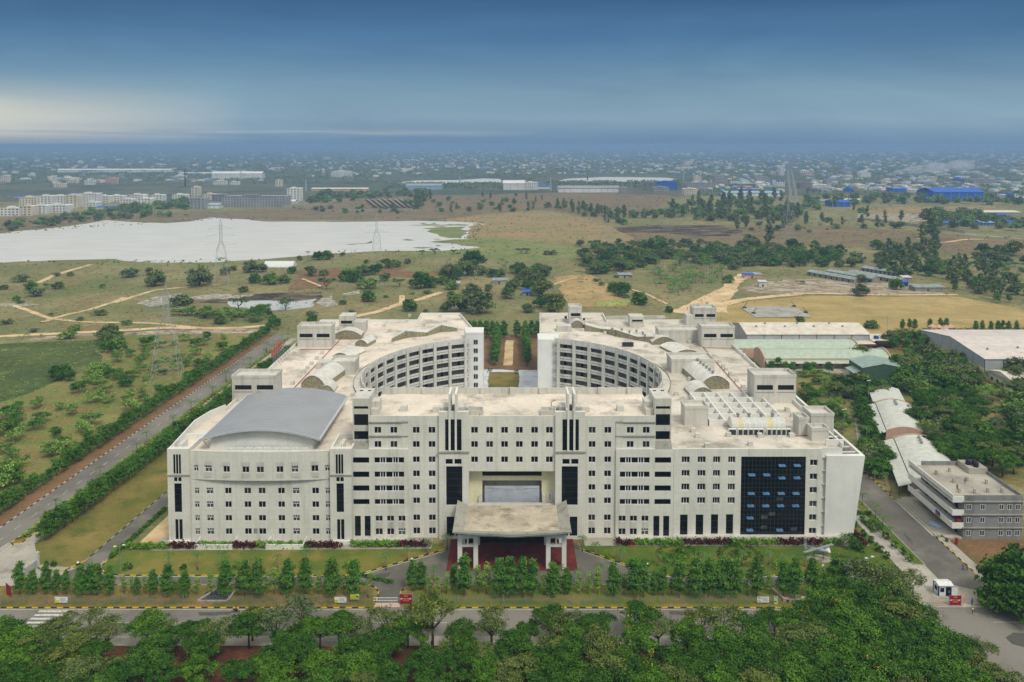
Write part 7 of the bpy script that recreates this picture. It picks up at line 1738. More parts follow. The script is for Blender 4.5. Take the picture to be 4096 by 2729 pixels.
# columnar row behind the front fence
gd = 'columnar trees behind the front fence'
row = [(r4, 150, 905, 1.0, 0), (r4, 250, 905, .7, 0), (r4, 350, 905, .85, 0), (r4, 430, 905, .75, 0), (r4, 500, 905, .75, 0), (r4, 620, 920, .9, 0), (r4, 690, 920, .95, 0), (r4, 735, 910, .9, 0), (r4, 830, 920, .95, 0), (r4, 1040, 915, .55, 0), (r4, 1160, 910, .75, 0), (r4, 1270, 930, 1.0, 0), (r4, 1340, 910, .6, 1), (r4, 1395, 930, .85, 0), (r4, 1490, 910, .7, 1), (r4, 1600, 905, .85, 1), (r4, 1710, 920, 1.05, 0), (r4, 1850, 920, 1.1, 0), (r4, 1950, 930, 1.15, 0), (r4, 2075, 905, 1.0, 1), (r4, 2180, 925, 1.1, 0),
       (r5, 230, 910, 1.05, 0), (r5, 430, 930, 1.2, 0), (r5, 600, 930, 1.15, 0), (r5, 1040, 880, .95, 0), (r5, 1105, 870, .9, 0), (r5, 1350, 850, .7, 0), (r5, 1430, 920, 1.2, 0), (r5, 1540, 900, 1.1, 1), (r5, 1600, 900, 1.1, 1), (r5, 1700, 930, 1.2, 0), (r5, 1775, 930, 1.25, 0), (r5, 1870, 930, 1.15, 0), (r5, 1945, 930, 1.15, 0), (r5, 2035, 905, .75, 1), (r5, 2100, 920, 1.0, 0), (r5, 2210, 905, .75, 0),
       (r6, 30, 920, .95, 0), (r6, 130, 905, .75, 0), (r6, 290, 905, .8, 1), (r6, 360, 905, 1.0, 1), (r6, 480, 920, 1.0, 0), (r6, 630, 930, 1.25, 0), (r6, 705, 930, 1.1, 0), (r6, 790, 910, .7, 0), (r6, 855, 915, .85, 0), (r6, 975, 930, 1.1, 0), (r6, 1105, 930, 1.2, 0), (r6, 1200, 930, 1.25, 0), (r6, 1305, 930, 1.25, 0), (r6, 1400, 930, 1.2, 0), (r6, 1490, 910, 1.0, 1), (r6, 1565, 930, 1.15, 0), (r6, 1660, 905, .85, 1), (r6, 1765, 930, 1.15, 0), (r6, 1850, 930, 1.2, 0), (r6, 1980, 930, 1.15, 0), (r6, 2060, 890, 1.0, 1), (r6, 2150, 900, 1.1, 0), (r6, 2230, 880, 1.0, 0)]
row += [(r4, x, 900, .7, 1) for x in (200, 560, 940, 1000, 1100, 1430, 1660, 1800, 2020)] + [(r5, x, 905, .8, 1) for x in (40, 120, 330, 520, 1170, 1230, 1300)] + [(r6, x, 900, .8, 1) for x in (80, 220, 560, 920, 1050)]
for f, x, y, s, th in row:
    put('thincolumn' if th else 'column', G(f(x, y)), s * random.uniform(1.08, 1.22), gd, 'thin young tree in the row behind the front fence' if th else 'columnar green tree in the row behind the front fence')

# palms
ge = 'palms on the front lawns'
for f, pts, lab in ((r4, [(1283, 718), (1495, 718), (1690, 715), (1900, 718), (2100, 712)], 'small palm on the left front lawn'), (r5, [(235, 695), (840, 720), (1000, 645), (1160, 600), (1300, 565)], 'small palm on the left front lawn'), (r5, [(730, 840), (1200, 810), (705, 930)], 'small palm beside the entry drive'),
                    (r6, [(245, 580), (345, 610), (540, 665), (815, 690), (1150, 695), (1455, 685), (1655, 685), (1765, 695), (1928, 695), (2225, 560)], 'small palm on the right front lawn'), (r6, [(220, 835), (380, 810), (75, 800)], 'small palm at the verge in front of the portico')):
    for x, y in pts: put('palm', G(f(x, y)), random.uniform(1.05, 1.35), ge, lab)
gf = 'palms along the side road median'
for f, x, y in ((r4, 425, 290), (r3, 1168, 1312), (r3, 857, 1535), (r3, 1637, 962), (r3, 1258, 1235), (r3, 1480, 1080), (r3, 1820, 830), (r3, 2140, 560), (r3, 2280, 445), (r3, 1935, 705), (c4, 120, 525), (c4, 250, 420), (c4, 300, 370), (c4, 370, 310), (c4, 425, 290)):
    put('palm', G(f(x, y)), random.uniform(1.2, 1.6), gf, 'palm in the planted median of the side road')
for x, y in ((510, 462), (560, 522), (605, 608), (420, 375), (300, 660)): put('palm', G(r2(x, y)), 1.3, 'palms beside the east road', 'small palm between the east path and the east road')

# hedges at the foot of the building
def hedge(p0, p1, mat, lab, grp, w_=1.7, h=1.5):
    a, b = Vector(p0), Vector(p1); L = (b - a).length; n = int(L * 70); t = NR.uniform(0, 1, n)
    pts = np.stack([a.x + (b.x - a.x) * t + NR.normal(size=n) * w_ * .3, a.y + (b.y - a.y) * t + NR.normal(size=n) * w_ * .3, h * np.sqrt(NR.uniform(0.05, 1, n)) * (1 + .25 * np.sin(t * L * 2.2))], 1)
    pts[:, 0] -= a.x; pts[:, 1] -= a.y
    o = link('hedge', leaf_mesh('hedge', pts, NR.normal(size=(n, 3)) + np.array([0, 0, .8]), .5, M[mat], .8)); o.location = (a.x, a.y, .08); tag(o, lab, 'hedge', grp)
gg = 'clipped hedges at the foot of the front wall'
nl = {'leaf_lime': 'lime green', 'leaf_maroon': 'maroon'}; LH = {}
for f, x0, x1, y, mt in ((c1, -180, 150, 1365, 'leaf_lime'), (c1, 155, 390, 1363, 'leaf_maroon'), (c1, 395, 650, 1360, 'leaf_lime'), (c1, 650, 830, 1360, 'leaf_maroon'), (c1, 830, 1230, 1358, 'leaf_lime'), (c1, 1232, 1490, 1356, 'leaf_maroon'), (c1, 1580, 1940, 1350, 'leaf_lime'), (c1, 1955, 2180, 1350, 'leaf_maroon'),
                         (c2, 1500, 1610, 1338, 'leaf_maroon'), (c2, 1640, 2020, 1335, 'leaf_lime'), (c2, 2025, 2420, 1333, 'leaf_maroon'), (c3, 630, 1000, 1333, 'leaf_lime'), (c3, 1005, 1350, 1333, 'leaf_maroon'), (c3, 1350, 1520, 1333, 'leaf_lime')):
    LH.setdefault((mt, f is c1), []).append((G(f(x0, y)), G(f(x1, y)), mt))
for (mt, left), L in LH.items():
    for i, (a, b, m_) in enumerate(L): hedge(a, b, mt, f'{nl[mt]} hedge at the {"west" if left else "east"} front wall, {nth(i)} from the left', gg)
hedge((-147.5 + 10.6, 229), (-147 + .04 * 236 + 10.5, 470), 'leaf_scrub', 'long low hedge along the side road median', None, 1.0, .7)
hedge((-106.6, 217), (-104.5, 247), 'leaf_b', 'low hedge along the inner road kerb left of the building', None, .8, .8); hedge(G(r2(352, 560)), G(r2(440, 655)), 'leaf_maroon', 'maroon hedge beside the east path', None, 1.2, 1.2)
hedge(G(r2(380, 440)), G(r2(480, 440)), 'leaf_b', 'green hedge across the end of the east island', None, 1.0, 1.0); hedge(G(r2(415, 470)), G(r2(500, 560)), 'leaf_b', 'green hedge along the left side of the east island', None, 1.0, .9); hedge(G(r2(330, 610)), G(r2(420, 700)), 'leaf_a', 'dark green hedge at the right end of the lawn', None, 2.0, 1.8)
hedge(G(r1(1700, 395)), G(r1(2354, 395)), 'leaf_a', 'long dark hedge along the playing field at right', None, 4, 2.6); hedge((-30, 204.5), (-38, 208), 'leaf_b', 'small hedge at the verge near the entry drive', None, .8, .6)
def topiary(x, y, h, w_, lab, grp, mat='leaf_a'):
    C, Nn = cloud([((0, 0, h * .5), (w_, w_, h * .5))], 26, 12, .12, .3, (.85, 1.0), low=-.9); o = link('topiary_shrub', leaf_mesh('topiary_shrub', C, Nn, .28, M[mat], .8)); o.location = (x, y, .08); tag(o, lab, 'shrub', grp)
for i, (x, y) in enumerate(((368, 520), (430, 590), (478, 632), (518, 680), (548, 700), (585, 738))): p = G(r2(x, y)); topiary(*p, 2.2, .75, f'dark oval topiary left of the east path, {nth(i)} counting from the building', 'oval topiary shrubs at the east path')
for i, (x, y) in enumerate(((485, 515), (530, 555), (575, 603), (640, 665), (690, 712), (735, 755))): p = G(r2(x, y)); topiary(*p, 2.1, .95, f'round clipped shrub on the east island, {nth(i)} counting from the building', 'clipped shrubs on the east island')
for f, x, y, h, w_, mt, lab in ((r4, 350, 695, 1.4, .5, 'leaf_a', 'small dark shrub at the left end of the side lawn, left of two'), (r4, 405, 695, 1.5, .7, 'leaf_a', 'small dark shrub at the left end of the side lawn, right of two'), (r4, 965, 722, 1.8, 1.3, 'leaf_a', 'dark shrub near the left corner of the front lawn'), (r4, 1385, 718, 1.3, .8, 'leaf_a', 'small dark shrub at the left lawn kerb'), (r4, 1790, 712, 2.0, 1.0, 'leaf_lime', 'lime green shrub on the left lawn'), (r4, 2210, 712, 2.0, 1.0, 'leaf_lime', 'lime green round shrub on the left lawn toward the middle'), (r5, 540, 708, 1.6, 1.0, 'leaf_lime', 'low lime shrub on the left lawn near the drive'),
                              (r6, 440, 636, 1.5, .8, 'leaf_lime', 'small lime shrub on the right lawn by the drive'), (r6, 1045, 705, 2.0, 1.2, 'leaf_scrub', 'scrubby round shrub on the right lawn'), (r6, 1395, 690, 2.4, 1.4, 'leaf_lime', 'clipped lime ball on the right lawn'), (r6, 1695, 705, 2.5, 1.4, 'leaf_scrub', 'clipped green ball on the right lawn near the aircraft'), (r6, 738, 680, 1.5, .8, 'leaf_lime', 'small lime shrub beside the lawn floodlight'),
                              (r6, 2005, 680, 1.4, .9, 'leaf_lime', 'small yellow green shrub in front of the aircraft'), (r6, 975, 590, 3.0, .9, 'leaf_a', 'dark column shrub inside the left flower ring'), (r6, 1438, 598, 2.6, 1.0, 'leaf_b', 'dark shrub inside the right flower ring'), (r6, 2270, 560, 3.0, 1.5, 'leaf_a', 'leafy shrub at the right end of the lawn'), (c4, 1875, 660, 1.8, 1.5, 'leaf_a', 'shrub at the left of the courtyard lawn'), (c4, 2090, 680, 2.5, 1.0, 'leaf_a', 'shrub at the right of the courtyard lawn')):
    p = G(f(x, y)); topiary(*p, h, w_, lab, None, mt)
for i, x in enumerate((972, 1438)):
    c_ = G(r6(x, 612)); n = 420; t = NR.uniform(0, 6.28, n); rd = 5.2 + NR.normal(size=n) * .45
    pts = np.stack([rd * np.cos(t), rd * np.sin(t), np.abs(NR.normal(size=n)) * .35 + .1], 1); n2 = 260; t2 = NR.uniform(0, 6.28, n2); r2_ = 3 * np.sqrt(NR.uniform(0, 1, n2)); pts = np.concatenate([pts, np.stack([r2_ * np.cos(t2), r2_ * np.sin(t2), np.abs(NR.normal(size=n2)) * .3 + .1], 1)])
    o = link('flower_ring', leaf_mesh('flower_ring', pts, NR.normal(size=(len(pts), 3)) + np.array([0, 0, 1]), .42, M['leaf_a' if i else 'leaf_b'], .8)); o.location = (c_[0], c_[1], .1); tag(o, f'round planted ring on the right lawn, {"nearer the aircraft" if i else "nearer the portico"}', 'flower bed', 'planted rings'); line('ring_edging', [(c_[0] + 6 * math.cos(R(a)), c_[1] + 6 * math.sin(R(a))) for a in range(0, 361, 20)], .4, .097, 'redearth')

# rows along the side road
gh = 'hedgerow between the side road and the side lawn'; y = 227.0
while y < 432: put('hedge', (-129.2 + .068 * (y - 230) + random.uniform(-.3, .3), y), random.uniform(1.15, 1.45), gh, 'bushy tree of the hedgerow right of the side road'); y += 3.0 + (y - 227) * .008
gi = 'row of trees on the far side of the side road'; y = 224.0
while y < 484: put('hedge', (-153 + .047 * (y - 240) + random.uniform(-.5, .5), y), random.uniform(.75, 1.3) if y < 300 else random.uniform(1.0, 1.35), gi, 'bushy tree in the row left of the side road'); y += 3.6 + (y - 224) * .008
for q in ((1160, 1465), (1180, 1450), (1210, 1445)): put('hedge', G(c4(q[0] - 700, q[1] - 1165)), 1.0, 'trees at the far end of the side road', 'bushy tree in the planted island at the far end of the side road')
for q in ((165, 315), (190, 300), (215, 330), (150, 240), (60, 225), (100, 222), (20, 230)): put('hedge', G(c4(*q)), 1.3, 'trees beyond the sandy track end', 'tree near the sandy track end beyond the side road')

# trees in the gap between the wings
gj = 'clipped trees between the two wings'
for y in np.arange(412, 474, 5.2):
    for x in (-8.6, 7.4): put('column', (x + random.uniform(-.4, .4), y), random.uniform(1.5, 1.7), gj, 'dark dense tree lining the path between the wings', pick=int(y) % 5, sz=.85)
for x in (-25, -21.5, -18, -14.5, -11, -4.5, 2.8, 11, 14.5, 18, 21.5): put('column', (x, 472 + random.uniform(-1, 1)), 1.6, gj, 'dark dense tree in the cross row behind the wings', sz=.85)

gk = 'scrub saplings of the left field'
scatter(r3, [(-250, 1560), (-250, 1050), (0, 990), (480, 730), (700, 620), (1000, 640), (1250, 1000), (850, 1250), (600, 1420), (300, 1640)], 52, ['scrub'], (1.0, 1.75), gk, 'spreading green sapling among dry grass in the near left field', 3.2)
scatter(r3, [(700, 620), (900, 500), (1000, 330), (2050, 320), (1600, 700), (1280, 980), (1000, 640)], 44, ['scrub'], (.9, 1.5), gk, 'spreading green sapling in the far part of the left field', 3.6)
scatter(r3, [(850, 330), (1010, 300), (1010, 420), (880, 520)], 8, ['hedge', 'round'], (1.1, 1.4), 'dark trees beside the marsh', 'dark tree beside the marsh corner', 2.5)
for q in ((520, 690), (480, 660), (560, 640)): put('round', G(r3(*q)), .85, 'round trees at the marsh edge', 'dark round tree standing at the marsh edge')
scatter(r3, [(1500, 110), (2300, 90), (2300, 190), (1750, 190), (1500, 150)], 18, ['scrub', 'bush'], (1.3, 2.0), 'bushes above the sandy track', 'green bush above the sandy track near the pond', 4)
for x, y, s in ((55, 210, 1.9), (285, 272, 1.4), (640, 262, 2.0), (845, 132, 2.2), (690, 180, 1.5), (590, 330, 2.6), (1080, 215, 1.8), (1880, 200, 2.4), (180, 30, 1.4), (430, 130, 1.0)): put('bush', G(r3(x, y)), s, 'bushes on the waste ground', 'low bush on the waste ground around the sandy tracks')

# east side planting
W1 = 'leafy wood east of the barrel sheds'
scatter(r1, [(1230, 620), (1480, 600), (1900, 690), (1940, 860), (1850, 930), (1450, 930), (1250, 880)], 34, ['round'], (1.1, 1.5), W1, 'dense tree of the wood behind the barrel sheds', 4.5, pick=None)
scatter(r1, [(1400, 1000), (1900, 1000), (1980, 1200), (2060, 1380), (2300, 1540), (2354, 1640), (2000, 1620), (1620, 1560), (1540, 1420), (1450, 1240)], 46, ['street', 'street', 'round'], (1.0, 1.35), W1, 'spreading tree of the wood beside the barrel sheds', 5)
scatter(r1, [(2250, 620), (2354, 600), (2420, 1000), (2300, 1100), (2250, 900)], 9, ['round', 'street'], (1.3, 1.7), W1, 'tall tree at the right picture edge by the low store', 6)
scatter(r1, [(2300, 1150), (2420, 1150), (2420, 1560), (2280, 1450)], 8, ['round'], (1.2, 1.5), W1, 'tree at the right picture edge behind the wood', 6)
scatter(r1, [(2000, 860), (2250, 850), (2250, 1350), (2060, 1200)], 12, ['scrub', 'bush'], (1.2, 2.0), 'scrub in the dry clearing', 'low scrub in the dry clearing east of the wood', 5)
for x, y, s in ((790, 860, 1.1), (850, 880, 1.3), (930, 870, 1.3), (1010, 890, 1.25), (1090, 900, 1.2), (760, 900, 1.0), (880, 930, 1.0), (960, 930, 1.1), (1060, 940, 1.0), (1140, 930, 1.0)): put('round', G(r1(x, y + 30)), s, 'trees round the bend of the lane', 'green tree round the bend of the lane')
for i, y in enumerate(range(960, 1340, 42)): put('round', G(r1(925 + (y - 960) * .33, y)), random.uniform(.75, 1.0), 'dark trees along the lane', 'dark tree between the lane and the barrel sheds', pick=0)
scatter(r1, [(985, 1360), (1090, 1350), (1180, 1560), (1000, 1560), (985, 1450)], 16, ['round', 'hedge', 'coco'], (.75, 1.0), 'trees between lane and near barrel shed', 'dark tree between the building and the nearer barrel shed', 3)
scatter(r2, [(430, 100), (480, 60), (640, 300), (600, 300), (450, 170)], 12, ['hedge', 'palm', 'round'], (.8, 1.1), 'trees between lane and near barrel shed', 'low tree along the east road behind the building', 2.5)
for x, y, s in ((925, 650, 1.4), (1010, 655, 1.2)): put('round', G(r1(x, y)), s, 'trees in front of the green sheds', 'bushy tree overlapping the front green shed roof', pick=3)
for x, y, s in ((190, 740, .7), (250, 700, .6), (480, 760, .8), (540, 740, .6), (680, 740, .6), (310, 725, .5), (370, 730, .5), (1470, 760, .6)): put('hedge', G(r1(x, y)), s + .5, 'small trees before the green sheds', 'small tree on the garden in front of the green sheds')
scatter(r1, [(1210, 470), (1650, 440), (1660, 500), (1400, 560), (1220, 530)], 20, ['round', 'hedge'], (1.0, 1.35), 'dark trees behind the right warehouses', 'dark tree between the cream warehouse and the right warehouse', 4)
for x, y in ((1310, 365), (1370, 360), (1415, 365), (1545, 360), (1635, 355), (1685, 355), (1940, 380), (1995, 375), (2070, 380), (2130, 378), (2170, 375), (2220, 380), (2290, 378), (1020, 350), (1060, 350), (430, 320)): put('column' if x > 1100 else 'round', G(r1(x, y)), 1.1 if x > 1100 else .8, 'trees along the playing field', 'conical tree along the near edge of the playing field' if x > 1100 else 'dark tree behind the cream warehouse', sz=.8 if x > 1100 else None)
scatter(r1, [(420, 760), (740, 770), (860, 1250), (720, 1280), (660, 1120), (520, 1020)], 40, ['scrub', 'bush'], (.8, 1.4), 'scrub of the field east of the building', 'low green scrub in the field east of the building', 3)
for x, y in ((500, 1010), (560, 1040), (460, 960)): put('round', G(r1(x, y)), .7, 'small trees in the east field', 'small round tree in the east field beside the building')
for i in range(4): put('banana', G(r1(1960 + 40 * i, 760)), 1.2, 'banana plants by the low store', 'banana plant beside the low store at right')

# middle distance, tree by tree
WID = {'round': 8.4, 'acacia': 9.5, 'bush': 3.8, 'far': 8.0, 'coco': 5.0, 'scrub': 5.0, 'tall': 4.5, 'hedge': 3.4}
def mid(f, x, y, w_, grp, base, kind='round'):
    g = G(f(x, y)); wm = w_ / 1.96 * (g[1] + 5) / 3350; put(kind, g, wm / WID[kind], grp, base)
A1, A2, A3, A4 = 'trees between the lake and the campus', 'trees of the fields behind the campus', 'trees of the middle fields', 'trees beyond the building site'
for x, y, w_, k in ((1215, 1262, 170, 'round'), (1560, 1262, 205, 'round'), (1560, 1145, 42, 'coco'), (240, 1290, 100, 'round'), (480, 1282, 130, 'bush'), (130, 1378, 60, 'round'), (1010, 1190, 160, 'bush'), (50, 1290, 90, 'bush'), (150, 1230, 140, 'bush'), (1960, 1155, 130, 'round'), (2055, 1155, 95, 'round'), (2000, 1240, 110, 'round'), (2120, 1250, 130, 'round'), (2230, 1240, 95, 'round'), (2290, 1165, 80, 'round'), (1930, 1310, 110, 'bush'), (1830, 1145, 60, 'round'), (1770, 1175, 90, 'round'), (1870, 1448, 170, 'acacia'), (2240, 1452, 150, 'acacia'), (1600, 1505, 90, 'bush'), (1750, 1490, 130, 'bush'), (1720, 1562, 100, 'round'), (1850, 1505, 120, 'bush'), (775, 1495, 90, 'bush'), (540, 1185, 70, 'bush'), (440, 1185, 70, 'bush'), (800, 1280, 50, 'scrub'), (835, 1205, 30, 'scrub'), (270, 1340, 150, 'bush'), (1450, 1415, 200, 'bush'), (1500, 1400, 90, 'bush'), (360, 1280, 60, 'scrub'), (1170, 1160, 60, 'round')): mid(b1, x, y, w_, A1, {'round': 'round green tree in the dry field between lake and campus', 'bush': 'low bush in the dry field between lake and campus', 'coco': 'lone palm near the lake shore', 'acacia': 'flat topped thorn tree at the pond', 'scrub': 'small sapling in the dry field between lake and campus'}[k], k)
for x, y, w_, k in ((455, 952, 48, 'coco'), (530, 962, 95, 'round'), (605, 957, 100, 'round'), (390, 962, 50, 'round'), (725, 932, 45, 'round'), (910, 987, 42, 'round'), (1290, 982, 34, 'coco'), (1235, 992, 62, 'round'), (1350, 920, 58, 'acacia'), (1450, 917, 78, 'acacia'), (1595, 917, 62, 'acacia'), (1640, 912, 26, 'bush'), (1565, 1002, 38, 'coco'), (760, 1125, 130, 'round'), (830, 1135, 140, 'round'), (880, 1085, 120, 'round'), (960, 1075, 100, 'round'), (1010, 1045, 80, 'round'), (1080, 1025, 100, 'round'), (1150, 1015, 80, 'round'), (1060, 1127, 90, 'round'), (1175, 1172, 110, 'acacia'), (1340, 1182, 180, 'round'), (1420, 1177, 120, 'round'), (600, 1192, 145, 'acacia'), (480, 1085, 100, 'round'), (570, 1080, 100, 'bush'), (930, 1182, 170, 'bush'), (930, 1287, 130, 'round'), (1070, 1255, 45, 'bush'), (1250, 1362, 130, 'round'), (1385, 1228, 70, 'bush'), (1270, 1232, 40, 'bush'), (740, 1310, 80, 'bush'), (1380, 1370, 60, 'bush'), (800, 1375, 60, 'bush'), (480, 1395, 90, 'bush')): mid(b2, x, y, w_, A2, {'round': 'leafy tree behind the west wing', 'bush': 'low bush behind the west wing', 'coco': 'tall thin palm between the west wing and the lake', 'acacia': 'flat topped tree behind the west wing toward the lake'}[k], k)
A5 = 'grove behind the gap'
for x, y, w_ in ((1560, 1115, 170), (1620, 1115, 120), (1700, 1085, 160), (1750, 1015, 180), (1580, 1192, 120), (1510, 1155, 90), (1740, 1255, 150), (1870, 1205, 70), (1640, 1365, 190), (1800, 1375, 240), (1580, 1262, 80), (1900, 1095, 90), (1960, 1095, 90), (2080, 1065, 100), (2150, 1085, 110), (2200, 1135, 130), (2260, 1065, 110), (2290, 1095, 130), (2180, 1195, 110), (2100, 1135, 80), (2050, 1205, 110), (1820, 1080, 90), (1540, 1370, 110)): mid(b2, x, y, w_, A5, 'dark leafy tree of the grove behind the gap between the wings')
for x, y, w_ in ((330, 1085, 130), (250, 1105, 120), (200, 1115, 110), (150, 1065, 120), (300, 1155, 130), (330, 1245, 160), (430, 1375, 190), (320, 1335, 120), (220, 1372, 100), (60, 1262, 120), (110, 1185, 100), (380, 1060, 70)): mid(b3, x, y, w_, A5, 'dark leafy tree at the right of the grove behind the gap')
for x, y in ((1990, 1060), (1975, 1040), (2010, 1045)): mid(b2, x, y, 60, A5, 'coconut palm rising from the grove behind the gap', 'coco')
for x, y, w_, k in ((165, 912, 70, 'acacia'), (210, 912, 70, 'acacia'), (360, 922, 50, 'round'), (400, 922, 90, 'bush'), (630, 852, 70, 'round'), (930, 832, 55, 'round'), (1035, 837, 48, 'round'), (1130, 837, 52, 'round'), (1185, 832, 62, 'round'), (1260, 837, 100, 'round'), (1345, 837, 62, 'round'), (1440, 835, 60, 'round'), (1480, 835, 60, 'round'), (1570, 837, 62, 'round'), (1705, 842, 46, 'round'), (1940, 892, 150, 'round'), (2010, 832, 50, 'round'), (2100, 862, 60, 'round'), (2290, 882, 120, 'round'), (890, 1212, 110, 'round'), (960, 1242, 150, 'round'), (1090, 1312, 140, 'round'), (990, 1260, 70, 'bush'), (1790, 1142, 95, 'round'), (1325, 1372, 70, 'round'), (910, 1100, 40, 'bush'), (760, 1130, 60, 'bush'), (800, 1160, 60, 'bush')): mid(b3, x, y, w_, A3, {'round': 'round tree in the fields behind the east wing', 'bush': 'low bush in the fields behind the east wing', 'acacia': 'flat topped tree on the green pasture'}[k], k)
for x, y, w_, k in ((1070, 1243, 130, 'round'), (1350, 1192, 120, 'round'), (1085, 1140, 90, 'round'), (715, 852, 62, 'round'), (1200, 880, 110, 'round'), (1315, 890, 110, 'round'), (830, 910, 90, 'round'), (910, 915, 100, 'round'), (1620, 790, 90, 'tall'), (1640, 850, 90, 'tall'), (2090, 980, 140, 'round'), (2260, 930, 160, 'round'), (2000, 985, 120, 'round'), (1380, 715, 80, 'round'), (1330, 715, 70, 'round'), (200, 880, 160, 'round'), (350, 870, 70, 'tall'), (1560, 870, 80, 'tall'), (1240, 700, 40, 'round'), (620, 1150, 40, 'scrub'), (420, 730, 60, 'round'), (210, 730, 60, 'bush'), (670, 745, 50, 'bush')): mid(b4, x, y, w_, A4, {'round': 'round tree beyond the playing field at right', 'tall': 'tall ragged tree beyond the building site', 'scrub': 'small sapling on the building site', 'bush': 'low bush on the brown plain'}[k], k)

# groves as filled areas, each tree its own object
scatter(b3, [(620, 880), (760, 850), (1250, 880), (1800, 890), (2352, 880), (2352, 1010), (1750, 1010), (1150, 1010), (980, 1070), (690, 1080), (640, 1000)], 130, ['round', 'round', 'acacia'], (1.0, 1.8), 'dense grove behind the east wing', 'leafy tree of the dense grove behind the east wing', 7)
scatter(b3, [(1120, 1030), (1750, 1020), (1760, 1130), (1500, 1150), (1500, 1230), (1330, 1240), (1250, 1150)], 70, ['banana', 'coco'], (1.1, 1.7), 'palm and banana plot', 'banana or young palm of the plantation plot behind the east wing', 5)
scatter(b4, [(0, 920), (600, 880), (1000, 930), (1180, 1010), (900, 1030), (500, 1020), (0, 1040)], 44, ['round', 'far'], (1.0, 1.7), 'grove behind the building site', 'leafy tree of the grove behind the building site', 8)
scatter(b4, [(1200, 1000), (1250, 900), (1650, 880), (1760, 960), (1780, 1060), (1600, 1130), (1250, 1120)], 42, ['tall', 'round'], (1.0, 1.7), 'eucalyptus grove at right', 'grey green tree of the eucalyptus grove at right', 7)
scatter(b4, [(1780, 1060), (1900, 1030), (2100, 1080), (2300, 1260), (2352, 1330), (2100, 1300), (1880, 1220), (1720, 1200)], 36, ['round', 'hedge', 'tall'], (1.1, 1.6), 'wood at the playing field corner', 'bushy tree of the wood at the far corner of the playing field', 6)
scatter(b4, [(1950, 900), (2352, 880), (2500, 1300), (2352, 1320), (2200, 1100), (1900, 1000)], 26, ['bush', 'scrub', 'round'], (1.2, 1.7), 'dry scrub at right edge', 'dry scrub tree at the right edge beyond the playing field', 8)
scatter(b3, [(1320, 520), (1600, 500), (2220, 480), (2280, 560), (2350, 600), (2352, 650), (1900, 670), (1300, 640), (1330, 570)], 110, ['far', 'far', 'tall'], (1.4, 2.3), 'dark woodland before the town', 'tree of the dark woodland before the town', 11, name='woodland_tree')
scatter(b3, [(370, 520), (520, 530), (700, 560), (980, 600), (980, 690), (880, 690), (720, 640), (560, 600), (380, 560)], 40, ['tall', 'far'], (1.0, 1.7), 'tree line across the orange field', 'ragged tree of the line across the orange field', 9, name='field_tree')
scatter(b3, [(1020, 600), (1320, 590), (1330, 640), (1020, 640)], 18, ['coco', 'far'], (1.2, 1.7), 'palms beside the woodland', 'palm or small tree left of the dark woodland', 10)
scatter(b2, [(420, 480), (640, 440), (900, 440), (1320, 420), (1400, 430), (1380, 470), (1000, 475), (640, 520), (420, 520)], 46, ['far'], (1.4, 2.4), 'trees right of the white tower', 'hazy tree between the white tower block and the solar panels', 14)
scatter(b2, [(1240, 540), (1390, 460), (1420, 440), (1430, 480), (1320, 570), (1250, 570)], 14, ['far', 'tall'], (1.5, 2.2), 'hedge right of the solar panels', 'dark tree in the hedge right of the solar panels', 10, name='distant_tree')
scatter(b2, [(300, 550), (1200, 550), (1250, 600), (800, 600), (300, 570)], 30, ['far', 'bush'], (.8, 1.4), 'trees along the far lake shore', 'small tree on the far lake shore meadow', 16)
scatter(b2, [(1400, 490), (2300, 440), (2352, 590), (1700, 600), (1380, 580)], 34, ['far', 'far', 'tall'], (.8, 1.5), 'scattered trees of the upper plain', 'scattered tree on the brown plain beyond the lake', 22, name='plain_tree')
scatter(b1, [(0, 790), (260, 760), (500, 720), (700, 690), (1400, 690), (1500, 720), (1000, 740), (650, 760), (300, 810), (0, 840)], 64, ['far', 'bush'], (1.2, 2.0), 'bank trees on the far left shore', 'olive tree on the far left bank of the lake', 12)
scatter(b1, [(740, 690), (1480, 600), (1480, 670), (1100, 690)], 26, ['far'], (1.6, 2.2), 'trees before the white complex', 'tree in front of the white building complex across the lake', 12)
scatter(b4, [(100, 690), (980, 660), (1050, 600), (960, 560), (1050, 580), (1400, 660), (1500, 700), (700, 740), (100, 740)], 40, ['far', 'bush', 'tall'], (1.0, 1.7), 'scattered trees of the brown plain', 'tree on the brown plain before the blue sheds', 16, name='plain_tree')
scatter(b4, [(1450, 590), (1900, 590), (2352, 690), (2352, 740), (1750, 720), (1500, 640)], 40, ['far'], (1.4, 2.2), 'trees round the blue roofed yards', 'hazy tree among the blue roofed yards at right', 14)
scatter(b4, [(600, 480), (2352, 470), (2352, 530), (1100, 520), (640, 580)], 52, ['far'], (1.8, 2.8), 'trees along the town edge', 'hazy tree along the near edge of the town at right', 20, name='town_tree')
ordinal_labels()
